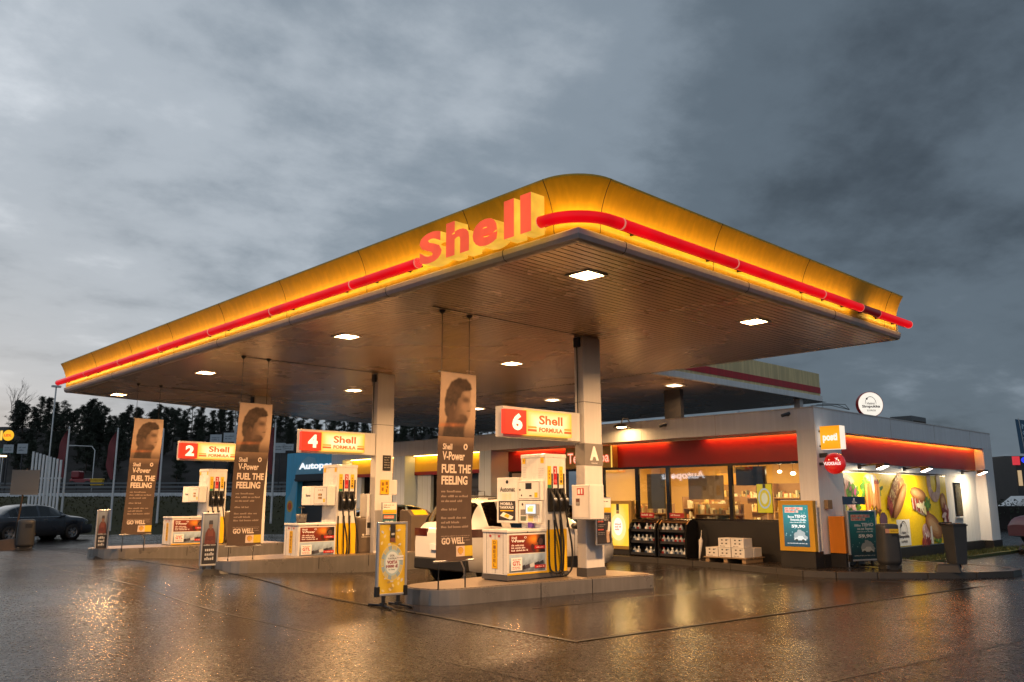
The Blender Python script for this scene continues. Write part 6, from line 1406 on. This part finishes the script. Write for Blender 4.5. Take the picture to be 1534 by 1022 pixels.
        if spec.get('rails'):
            mb = MB(); mb.tube([(x, s*W/2*.7, interp(top, x)+(.045 if .3 < (x-.7)/1.9 < .97 else .0)) for x in rng(.7, 2.6, .1)], .018, 6); mb.build('roof_rail', M['black'], root)
        # lamps
        (x0, x1, z0, z1) = spec['tail']; pts = [(x, z) for x in (x0, x1) for z in (z0, z1)]; mb = MB()
        grid = [(x0+(x1-x0)*i/6) for i in range(7)]
        vs = [(x, s*(hw(x)*1.012+.004), z) for x in grid for z in (z0, (z0+z1)/2, z1-(.06 if x > x0+.3 else 0))]
        mb.add(vs, [(3*i+j, 3*i+3+j, 3*i+4+j, 3*i+1+j) for i in range(6) for j in (0, 1)], 0, None, True); xr = x0-.012
        mb.box(xr-.012, xr+.02, min(s*hw(x0)*.5, s*hw(x0)*1.01), max(s*hw(x0)*.5, s*hw(x0)*1.01), z0, z1)
        mb.build('tail_lamp', M['tail_on'] if lights else M['tail'], root)
        mb = MB(); x0 = L-.34; vs = [(x, s*(hw(x)*1.008+.003), z) for x in (L-.5, L-.35, L-.2, L-.1) for z in (.62, .72, .77)]; mb.add(vs, [(3*i+j, 3*i+3+j, 3*i+4+j, 3*i+1+j) for i in range(3) for j in (0, 1)], 0, None, True); mb.build('headlight', M['chrome'], root)
    mb = MB(); mb.box(-.035, .02, -.26, .26, spec['plate']-.055, spec['plate']+.055); mb.build('number_plate', M['white'], root)
    mb = MB(); mb.box(-.02, .3, -W/2*.86, W/2*.86, .26, .5 if spec.get('clad') else .36); mb.build('rear_bumper', M['black'], root, bevel=.03)
    return root
SEDAN = dict(L=4.83, W=1.82, H=1.46, r=.325, axles=(1.05, 3.8), top=[(0, .86), (.06, 1.0), (.3, 1.06), (.72, 1.1), (1.15, 1.29), (1.6, 1.425), (2.1, 1.465), (2.6, 1.45), (3.05, 1.34), (3.62, 1.04), (4.1, .965), (4.55, .86), (4.75, .74), (4.83, .62)],
             belt=[(0, .82), (.3, .9), (1.2, .95), (2.5, .945), (3.6, .93), (4.3, .86), (4.83, .6)], low=[(0, .3), (.4, .24), (4.2, .22), (4.83, .27)], side=[(1.02, 1.34), (1.39, 2.2), (2.29, 3.2)], ends=[(.78, 1.5), (2.78, 3.52)], mirror=(3.2, 1.0), handles=[(1.55, .86), (2.5, .86)], seams=(1.42, 2.25, 3.36), tail=(.03, .34, .76, .92), plate=.62, chrome=True)
SUV = dict(L=4.4, W=1.84, H=1.63, r=.34, axles=(.82, 3.5), top=[(0, .95), (.04, 1.06), (.12, 1.13), (.3, 1.4), (.46, 1.57), (.8, 1.62), (1.4, 1.635), (2.1, 1.61), (2.55, 1.53), (3.25, 1.12), (3.5, 1.06), (4.0, .98), (4.3, .86), (4.4, .68)],
           belt=[(0, .98), (.4, 1.08), (1.2, 1.03), (2.4, 1.0), (3.3, 1.0), (4.0, .9), (4.4, .66)], low=[(0, .3), (.4, .24), (3.9, .24), (4.4, .3)], side=[(.5, .86), (1.1, 1.62), (1.72, 2.55), (2.6, 2.8)], ends=[(.15, .44), (2.58, 3.2)], mirror=(2.86, 1.06), handles=[(1.4, .93), (2.2, .93)], seams=(1.02, 1.68, 2.9), tail=(.02, .44, .9, 1.05), plate=.7, clad=True, rails=True, dark_mirror=True)
make_car('parked_suv', 'white compact car with black cladding refuelling behind pump 6', (10.55, 13.1, 0), 0, SUV, M['carwhite'])
make_car('parked_saloon', 'dark grey saloon with a lit tail lamp and chrome window line at far left', (7.77, 38.75, 0), R(20), SEDAN, M['carblue'], True)
make_car('parked_car', 'dark teal saloon half hidden behind the middle column by the service bays', (13.2, 21.4, 0), R(2), SEDAN, M['carteal'])
make_car('parked_car', 'dark red car at the right edge beyond the shop end', (36.8, 6.4, 0), R(137), SUV, M['carred'])

# ------------------------------------------------------------------ embankment, road and wooded hill behind
rr = random.Random(21)
def hz_(a, d):
    """height of the land behind the station"""
    fade = 1-sm((a-8)/26)
    z = 1.85*sm((d-40.6)/13.4)+(9.2*sm((d-72)/60)+2.2*mnoise.noise(Vector((a*.045, d*.05, 0)))*sm((d-70)/20)+1.0*mnoise.noise(Vector((a*.16, d*.16, 3)))*sm((d-70)/20))
    return z*fade*(1-sm((a-30)/20)) + (-.25)*(1-min(1, max(0, (d-40)/1.5)))
def land(name, m, d0, d1, a0, a1, sd, sa, dz=0., fn=hz_):
    mb = MB(); D = rng(d0, d1, sd); A = rng(a0, a1, sa)
    for d in D:
        for a in A: p = FW*d+RT*a; mb.v.append((p.x, p.y, fn(a, d)+dz))
    n = len(A)
    for i in range(len(D)-1):
        for j in range(n-1): mb.f.append((i*n+j, i*n+j+1, (i+1)*n+j+1, (i+1)*n+j)); mb.m.append(0); mb.c.append(None); mb.s.append(True)
    return mb.build(name, m, kind='structure')
land('grass_bank', M['grass'], 39.9, 55.2, -52, -6, .7, .7)
land('road', M['road'], 54.9, 70, -110, 10, 2.5, 4, .02, lambda a, d: 1.86*(1-sm((a-2)/10)))
land('hill', M['rock'], 70, 215, -190, 45, 2.6, 3.2)
mb = MB()
for k in range(5200):
    d = 41+14*math.sqrt(rr.random()); a = rr.uniform(-48, -7)*d/55; z = hz_(a, d); p = FW*d+RT*a; h = rr.uniform(.03, .12); q = .05; an = rr.uniform(0, 6.28)
    mb.add([(p.x-q*math.cos(an), p.y-q*math.sin(an), z-.02), (p.x+q*math.cos(an), p.y+q*math.sin(an), z-.02), (p.x+rr.uniform(-.12, .12), p.y+rr.uniform(-.12, .12), z+h)], [(0, 1, 2)])
g = mb.build('grass_tufts', M['grass']); g['kind'] = 'stuff'; g['label'] = 'rough dark grass on the bank behind the station'
# pale kerb wall and steel guard rail along the road
t_ = thing('roadside_wall', 'long low pale concrete wall along the top of the grass bank', 'wall', tuple(B(-.4, 55))); mb = MB()
def ribbon(mb, d, z0, z1, th, a0, a1):
    P = [FW*d+RT*a for a in rng(a0, a1, 4)]; n = FW*th
    for p, q in zip(P, P[1:]):
        vs = [(v.x, v.y, z) for z in (z0, z1) for v in (p, q, q+n, p+n)]; mb.add(vs, [(0, 1, 5, 4), (1, 2, 6, 5), (2, 3, 7, 6), (3, 0, 4, 7), (4, 5, 6, 7)])
ribbon(mb, 55, 1.5, 2.12, .3, -90, -6); mb.build('wall', M['barrier'], t_, True)
for d, z, l in ((56.2, 2.45, 'near steel guard rail above the pale roadside wall'), (66, 2.9, 'far steel guard rail at the foot of the wooded hill')):
    t_ = thing('guard_rail', l, 'guard rail', tuple(B(-.4, d, 1.8))); mb = MB(); ribbon(mb, d, z, z+.13, .05, -100, -4); ribbon(mb, d, z-.22, z-.16, .05, -100, -4); mb.build('rail', M['greybld'], t_, True)
    for a in rng(-98, -6, 4): p = FW*(d+.1)+RT*a; mb = MB(); mb.box(p.x-.05, p.x+.05, p.y-.05, p.y+.05, 1.7, z+.1); mb.build('post', M['darkmetal'], t_, True)

# trees
def pine(seed, h, r, bare=.42, dens=1., cone=False):
    r_ = random.Random(seed); tk, cw = MB(), MB()
    lean = (r_.uniform(-.04, .04), r_.uniform(-.04, .04)); ax = lambda z: Vector((lean[0]*z+.12*math.sin(z*.7+seed), lean[1]*z, z))
    tk.tube([ax(h*k/7) for k in range(8)], [.17*(1-.11*k)*h/11+.012 for k in range(8)], 7)
    nb = int(26*dens)
    for k in range(nb):
        f = k/nb; z = h*lerp(bare, .985, f**.85); an = r_.uniform(0, 6.28); ln = r*(1-f**(1.0 if cone else 1.8)*.88)*r_.uniform(.3, 1.2)*(1.0 if f > .1 else .7)
        b0 = ax(z); dr = Vector((math.cos(an), math.sin(an), r_.uniform(.05, .45))); tip = b0+dr*ln
        tk.tube([b0, b0+dr*ln*.5+Vector((0, 0, -.08*ln)), tip], [.035, .022, .008], 4)
        for c in range(r_.randint(3, 5)):
            s = r_.uniform(.45, 1.08); cen = b0+dr*ln*s+Vector((r_.uniform(-.3, .3), r_.uniform(-.3, .3), r_.uniform(-.1, .25))); cr_ = r_.uniform(.3, .62)*(.6+.5*r/2.2)
            for q in range(int(26*dens)):
                o = Vector((r_.gauss(0, 1), r_.gauss(0, 1), r_.gauss(0, .55))); o = o*cr_*.5; p = cen+o; w_ = r_.uniform(.12, .3); a1 = Vector((r_.uniform(-1, 1), r_.uniform(-1, 1), r_.uniform(-.5, .9))).normalized()*w_; a2 = Vector((r_.uniform(-1, 1), r_.uniform(-1, 1), r_.uniform(-.4, .7))).normalized()*w_*.6
                cw.add([p-a1, p+a2, p+a1], [(0, 1, 2)])
    return tk, cw
def bare_tree(seed, h):
    r_ = random.Random(seed); tk, br = MB(), MB()
    def grow(mb, p, d, ln, rad, lev):
        q = p+d*ln; mb.tube([p, p.lerp(q, .5)+Vector((r_.uniform(-.05, .05), r_.uniform(-.05, .05), 0))*ln, q], [rad, rad*.8, rad*.55], 5, caps=False)
        if lev == 0: return
        for k in range(r_.randint(3, 4)):
            nd_ = (d+Vector((r_.uniform(-.7, .7), r_.uniform(-.7, .7), r_.uniform(.0, .5)))).normalized(); grow(br, p.lerp(q, r_.uniform(.45, 1)), nd_, ln*r_.uniform(.5, .72), rad*.5, lev-1)
    grow(tk, Vector((0, 0, 0)), Vector((0, 0, 1)), h*.45, .1, 4)
    return tk, br
protos = []
for i, (h, r, ba, de, cn) in enumerate(((11, 2.9, .34, 1.1, 0), (10, 2.6, .14, 1.25, 1), (12, 2.6, .42, 1., 0), (9, 3.0, .08, 1.35, 1), (10.5, 2.0, .12, 1.2, 1), (11.5, 3.3, .5, .95, 0))):
    tk, cw = pine(40+i, h, r, ba, de, cn); protos.append((tk, cw, h))
made = {}; ntree = 0
def put_tree(kind, loc, s, lbl):
    if kind not in made:
        t_ = thing('pine_tree', lbl, 'tree', loc, 0, 'dark pines on the hill behind the station'); t_.scale = (s, s, s)
        protos[kind][0].build('trunk', M['bark'], t_); protos[kind][1].build('crown', M['needle'], t_); made[kind] = t_
    else: dup(made[kind], loc, rr.uniform(0, 6.28), lbl, (s, s, s*rr.uniform(.92, 1.08)))
PL = 'dark pine among the row of pines on the hill behind the station'
skyline = [(28, 596), (52, 622), (62, 600), (74, 604), (84, 610), (98, 606), (112, 618), (122, 613), (135, 606), (147, 604), (158, 612), (168, 634), (180, 622), (192, 612), (202, 622), (212, 620), (226, 612), (240, 606), (253, 606), (266, 610), (275, 618), (288, 620), (300, 612), (314, 616), (326, 624), (338, 622), (352, 626), (368, 624), (382, 628), (396, 622), (412, 626), (428, 632), (440, 622), (456, 632), (470, 630), (486, 628), (502, 626), (520, 630), (538, 628), (552, 632), (566, 634), (582, 634), (598, 634), (612, 638), (626, 636), (640, 640), (654, 638), (668, 642), (682, 640), (696, 644), (710, 646), (722, 648)]
for i, (px, py) in enumerate(skyline):
    for layer in range(3):
        d = (128, 112, 144)[layer]+rr.uniform(-7, 7); t_x = (px-767+rr.uniform(-3, 3)+(0, 7, -6)[layer])/1252.; z0 = hz_(t_x*d, d)-.3
        ztop = 1.6+(753-py+rr.uniform(-9, 5)-(0, 10, 9)[layer]*rr.uniform(.6, 2.4))*d/1252
        k = rr.choice((0, 1, 1, 2, 3, 3, 4, 5)) if layer == 0 else rr.choice((1, 3, 3, 4, 0))
        s = max(.45, (ztop-z0)/protos[k][2]); put_tree(k, tuple(B(t_x, d, z0)), s, PL)
for i in range(44):   # lower growth on the slope
    px = rr.uniform(-30, 720); d = rr.uniform(84, 104); t_x = (px-767)/1252.; put_tree(rr.choice((1, 3, 4)), tuple(B(t_x, d, hz_(t_x*d, d)-.3)), rr.uniform(.3, .55), 'small dark pine low on the rocky slope behind the road')
tk, br = bare_tree(5, 13.); t_ = thing('bare_tree', 'bare leafless tree at the far left edge of the wood', 'tree', tuple(B((20-767)/1252, 118, hz_(-70, 118)-.3)))
tk.build('trunk', M['twig'], t_); br.build('crown', M['twig'], t_)
tk, br = bare_tree(9, 7.); t_ = thing('bare_tree', 'bare branches showing above the shop roof under the canopy', 'tree', tuple(B((1122-767)/1252, 62, 2.2)))
tk.build('trunk', M['twig'], t_); br.build('crown', M['twig'], t_)

# flag poles, masts, signs at the roadside
def gz(t, d): return max(0, hz_(t*d, d))
def flagpole(px, d, top_px, base_px, lbl, lean=0.):
    t = (px-767)/1252.; z0 = 1.6-(base_px-752)*d/1252; h = (base_px-top_px)*d/1252; p = B(t, d, z0)
    t_ = thing('flagpole', lbl, 'flagpole', tuple(p), 0, 'white flagpoles on the grass bank'); mb = MB(); mb.tube([(0, 0, -.3), (0, 0, h)], [.055, .04], 10); mb.lathe([(0, 0), (.06, .03), (.0, .1)], (0, 0, h), n=8); mb.build('pole', M['white'], t_)
    mb = MB(); n = 14; wv = []
    for i in range(n+1):
        for j in range(4):
            f = i/n; w_ = .42*(math.sin(min(1, f*2.6)*math.pi/2))*(1-.75*max(0, f-.7)/.3); q = -RT*(.05+w_*j/3)+FW*(.09*math.sin(f*7+j*1.6)); wv.append((q.x, q.y, h-.12-f*2.35))
    mb.add(wv, [(4*i+j, 4*i+j+1, 4*i+4+j+1, 4*i+4+j) for i in range(n) for j in range(3)], 0, None, True); mb.build('flag', M['flag'], t_)
flagpole(105, 42, 645, 768, 'white flagpole with limp maroon flag nearest the white slatted screen'); flagpole(178, 42, 647, 786, 'white flagpole with limp maroon flag left of the swaying banner'); flagpole(246, 42, 648, 775, 'white flagpole with maroon flag right behind the farthest left banner'); flagpole(413, 42, 640, 776, 'white flagpole just right of the middle banner')
t_ = thing('slatted_screen', 'tall screen of upright white slats with a lower white fence behind the grey saloon', 'screen', tuple(B((77-767)/1252, 40.5, .2)), YAW-math.pi/2)
mb = MB()
for k in range(9): mb.box(-.75+k*.17, -.66+k*.17, -.03, .03, .25, 3.75-.05*k)
mb.build('slats', M['white'], t_); mb = MB(); mb.box(-.78, .75, .031, .06, .9, .97); mb.box(-.78, .72, .031, .06, 2.45, 2.52); mb.build('cross_rail', M['white'], t_)
mb = MB()
for k in range(11): mb.box(-.9+k*.17, -.84+k*.17, -.3, -.26, -.2, .52)
mb.box(-.94, .92, -.31, -.25, .5, .56); mb.build('low_fence', M['white'], t_)
for k in range(2): mb = MB(); mb.box(-1.0+k*.13, -.94+k*.13, -.1, -.04, .25, 1.3); mb.build('short_slat', M['white'], t_)
mb = MB(); mb.box(.05, .22, -.08, -.035, .65, 1.15); mb.build('orange_sign', M['orange'], t_)
t_ = thing('traffic_sign', 'grey back of a traffic sign on a rusty weighted base at far left', 'traffic sign', (7.35, 31.1, zg(7.05, 31.2)), R(-28))
mb = MB(); mb.tube([(.15, 0, .1), (.32, 0, 2.6)], .03, 8); mb.build('post', M['rust'], t_); mb = MB(); mb.box(-.1, .72, -.05, -.03, 1.75, 2.55); mb.build('sign_plate', M['greybld'], t_)
mb = MB(); mb.box(-.1, .72, -.06, -.051, 1.9, 1.94); mb.build('stiffener', M['greybld'], t_); mb = MB(); mb.add([(-.45, -.4, 0), (.6, -.4, 0), (.6, .4, 0), (-.45, .4, 0), (-.3, -.25, .32), (.5, -.25, .42), (.5, .25, .42), (-.3, .25, .32)], [(0, 1, 5, 4), (1, 2, 6, 5), (2, 3, 7, 6), (3, 0, 4, 7), (4, 5, 6, 7)]); mb.build('weighted_base', M['rust'], t_, bevel=.05)
def lamp_post(px, d, top, base, lbl, arm, lit=False):
    t = (px-767)/1252.; z0 = 1.6-(base-752)*d/1252; h = (base-top)*d/1252
    t_ = thing('street_lamp', lbl, 'street lamp', tuple(B(t, d, z0))); mb = MB(); pts = [Vector((0, 0, -.5)), Vector((0, 0, h*.9))]
    if arm: pts += [Vector((0, 0, h))+RT*(-.15*arm), Vector((0, 0, h*1.02))+RT*(-arm)]
    else: pts += [Vector((0, 0, h))]
    mb.tube(pts, .045, 8); mb.build('mast', M['steel'], t_); q = pts[-1]; mb = MB(); mb.box(q.x-.25, q.x+.25, q.y-.12, q.y+.12, q.z-.05, q.z+.06); mb.build('lamp_head', emit('street_lamp_glow', (1., .75, .35), 5.) if lit else M['steel'], t_)
lamp_post(79, 50, 582, 748, 'tall thin mast at the left end of the canopy', .0); lamp_post(146, 74, 672, 730, 'unlit curved street lamp before the rocky slope', 2.0); lamp_post(10, 70, 686, 735, 'small lit street lamp at the far left', 0, True); lamp_post(357, 70, 650, 740, 'plain pole between sign 2 and the middle banner', 0)
def road_sign(px, py, d, w_, h_, lbl):
    t = (px-767)/1252.; z = 1.6+(752-py)*d/1252; p = B(t, d, 1.5); t_ = thing('road_sign', lbl, 'road sign', tuple(p), YAW-math.pi/2, 'white road signs seen between the pumps'); mb = MB(); mb.tube([(0, 0.03, 0), (0, 0.03, z-1.5)], .05, 6); mb.build('post', M['darkmetal'], t_)
    mb = MB(); mb.box(-w_/2, w_/2, -.03, 0, z-1.5-h_/2, z-1.5+h_/2, 0, (.42, .46, .5)); F = Fr((-w_/2, -.031, z-1.5-h_/2), (1, 0, 0)); bars(mb, F, w_*.15, h_*.55, w_*.85, h_*.14, 2, (.1, .12, .14), int(px)); bars(mb, F, w_*.15, h_*.28, w_*.8, h_*.14, 2, (.1, .12, .14), int(px)+1); mb.build('sign_plate', M['print'], t_)
for px, py, w_, h_, l in ((17, 675, .62, .5, 'small white road sign left of the other at the far left'), (38, 675, .62, .6, 'small white road sign just above the grey sign back'), (325, 661, .7, .5, 'white road sign left of the pair above sign 2'), (345, 659, .7, .55, 'white road sign in the middle above sign 2'), (362, 656, .8, 1.2, 'larger white road sign touching the middle banner'), (421, 675, .7, .6, 'white road sign above the blue car wash, left one'), (434, 674, .6, .4, 'white road sign above the blue car wash, right one')): road_sign(px, py, 64, w_*1.25, h_*1.25, l)
t_ = thing('shop_sign', 'round glowing yellow supermarket sign at the far left edge', 'sign', tuple(B((13-767)/1252, 88, 1.5)), YAW-math.pi/2)
mb = MB(); mb.tube([(0, .06, 0), (0, .06, 6.2)], .09, 8); mb.build('post', M['darkmetal'], t_); mb = MB(); mb.lathe([(0, 0), (.56, 0), (.56, .1), (0, .1)], (.1, -.02, 6.9), 'y', 24, 0, (1., .52, .02), False); mb.box(-.75, -.55, -.02, .1, 6.4, 7.4, 0, (1., .62, .1)); F = Fr((-.3, -.035, 6.78), (1, 0, 0)); text(mb, F, 'LIDL', 0, 0, .78, .26, 1, (.8, .06, .02), .04); mb.build('sign_disc', M['lit'], t_)
t_ = thing('direction_sign', 'small dim green road sign at the far left edge', 'road sign', tuple(B(-.608, 75, 1.5)), YAW-math.pi/2); mb = MB(); mb.box(-1.2, 1.1, 0, .05, 4.3, 4.75, 0, (.02, .12, .08)); mb.tube([(0, .08, 0), (0, .08, 4.5)], .05, 6); mb.build('sign_plate', M['print'], t_)
for px, l, c in ((162, 'yellow grit box on the far roadside, left one', M['yellow']), (178-9, 'yellow grit box on the far roadside, right one', M['yellow'])):
    t_ = thing('grit_box', l, 'grit box', tuple(B((px-12-767)/1252, 72, 2.9)), YAW-math.pi/2); mb = MB(); mb.box(-.3, .3, -.2, .2, 0, .45); mb.box(-.34, .34, -.24, .24, .45, .58); mb.build('box_body', c, t_, bevel=.05)
t_ = thing('roadside_machine', 'small dark red vehicle parked on the far roadside', 'vehicle', tuple(B((133-767)/1252, 73, 2.7)), YAW-math.pi/2); mb = MB(); mb.box(-1.0, .9, -.5, .5, .3, .8); mb.box(-.9, -.2, -.5, .5, .8, 1.45); mb.build('body', M['carred'], t_, bevel=.12)
for x in (-.7, .6): mb = MB(); mb.lathe([(0, -.1), (.3, -.1), (.3, .1), (0, .1)], (x, -.5, .3), 'y', 14); mb.build('wheel', M['tyre'], t_)

# ------------------------------------------------------------------ right hand background
t_ = thing('sign_tower', 'dark block tower with red square and blue lit letters at the right edge', 'building', tuple(B(.606, 95, 0)), YAW-math.pi/2)
mb = MB(); mb.box(-1.0, 9, 0, 9, 0, 6.3); mb.build('tower_body', M['darkbld'], t_); mb = MB(); mb.box(-1.3, -.55, -.2, -.01, 5.3, 6.25, 0, (.95, .05, .07)); mb.box(-.85, -.5, -.2, -.01, 3.0, 4.7, 0, (.8, .55, .3)); mb.box(-.2, .7, -.12, -.01, 2.5, 3.1, 0, (.9, .75, .55)); mb.build('lit_panels', M['litsoft'], t_)
F = Fr((-.3, -.02, 5.5), (1, 0, 0)); mb = MB(); text(mb, F, 'GO', 0, 0, 1.9, .7, 1, (.03, .06, 1.2), .06); mb.build('blue_lettering', M['lit'], t_)
for k, (x, s, l) in enumerate(((.3, -.35, 'blue tower flag with white letters, left one behind'), (1.6, .15, 'blue tower flag with white letters, right one'))):
    t_ = thing('tower_flag', l, 'flag', tuple(B(.606+x/95, 94.8+.6*(1-k), 6.3)), YAW-math.pi/2); mb = MB(); mb.tube([(0, 0, 0), (s, 0, 4.3)], .05, 6); mb.build('pole', M['steel'], t_)
    mb = MB(); mb.add([(-.5+s*.2, 0, .3), (1.1+s*.2, 0, .2), (1.3+s, 0, 4.0), (-.4+s, 0, 4.2)], [(0, 1, 2, 3)], 0, (.012, .075, .15)); F = Fr((-.05, -.01, 0), (1, 0, 0))
    for q, ch in enumerate('NOVA'): text(mb, F, ch, .15+s*.5, 3.1-q*.75, .75+s*.5, 3.65-q*.75, 1, (.35, .5, .62), .03)
    mb.build('flag_cloth', M['print'], t_)
for tx_, d, w_, h_, m, l in ((.588, 120, 9, 5.2, M['greybld'], 'pale grey low building beyond the shop end'), (.585, 160, .9, 8.2, M['greybld'], 'slim hazy tower far beyond the shop end'), (.60, 118, 4, 8.0, M['barrier'], 'small white lit box building beside the dark tower')):
    t_ = thing('distant_building', l, 'building', tuple(B(tx_, d, 0)), YAW-math.pi/2); mb = MB(); mb.box(-w_/2, w_/2, 0, 6, 0, h_*.9); mb.build('wall', m, t_); mb = MB(); mb.box(-w_/2-.1, w_/2+.1, -.1, 6.1, h_*.9, h_*.93); mb.build('roof', M['dgrey'], t_)
    if w_ > 3:
        for q in range(3): mb = MB(); mb.box(-w_*.35+q*w_*.28, -w_*.2+q*w_*.28, -.03, -.005, h_*.45, h_*.62); mb.build('window', M['blackgl'], t_)
t_ = thing('retaining_wall', 'dark low hedge covered wall behind the red car', 'wall', tuple(B(.6, 46, 0)), YAW-math.pi/2); mb = MB(); mb.box(-3.5, 14, 0, .5, 0, 1.2); mb.build('wall', M['rock'], t_); mb = MB()
for k in range(1500): x, y, z = rr.uniform(-3.5, 14), rr.uniform(-.25, .5), rr.uniform(.3, 1.5); q = .1; mb.add([(x, y, z), (x+rr.uniform(-q, q)*1.6, y+rr.uniform(-q, q), z+rr.uniform(-q, q)), (x+rr.uniform(-q, q), y+rr.uniform(-q, q), z+q)], [(0, 1, 2)])
mb.build('hedge', M['needle'], t_)
t_ = thing('parked_van_roof', 'pale roofed van showing above the hedge at the right edge', 'van', tuple(B(.62, 52, 0)), YAW-math.pi/2); mb = MB(); P = [(-2.2, .4), (-2.2, 1.0), (-1.5, 1.25), (-.8, 1.75), (2.4, 1.8), (2.4, .4)]; mb.add([(x, 0, z) for x, z in P]+[(x, 1.7, z) for x, z in P], [tuple(reversed(range(6))), tuple(range(6, 12))]+[(i, (i+1) % 6, (i+1) % 6+6, i+6) for i in range(6)]); mb.f = [tuple(reversed(f)) for f in mb.f]; mb.build('body', M['white'], t_, bevel=.06)
mb = MB(); mb.box(-.7, 2.2, -.01, .0, 1.25, 1.62); mb.build('windows', M['blackgl'], t_)
for x in (-1.4, 1.6): mb = MB(); mb.lathe([(0, -.1), (.34, -.1), (.34, .1), (0, .1)], (x, .05, .34), 'y', 16); mb.build('wheel', M['tyre'], t_)
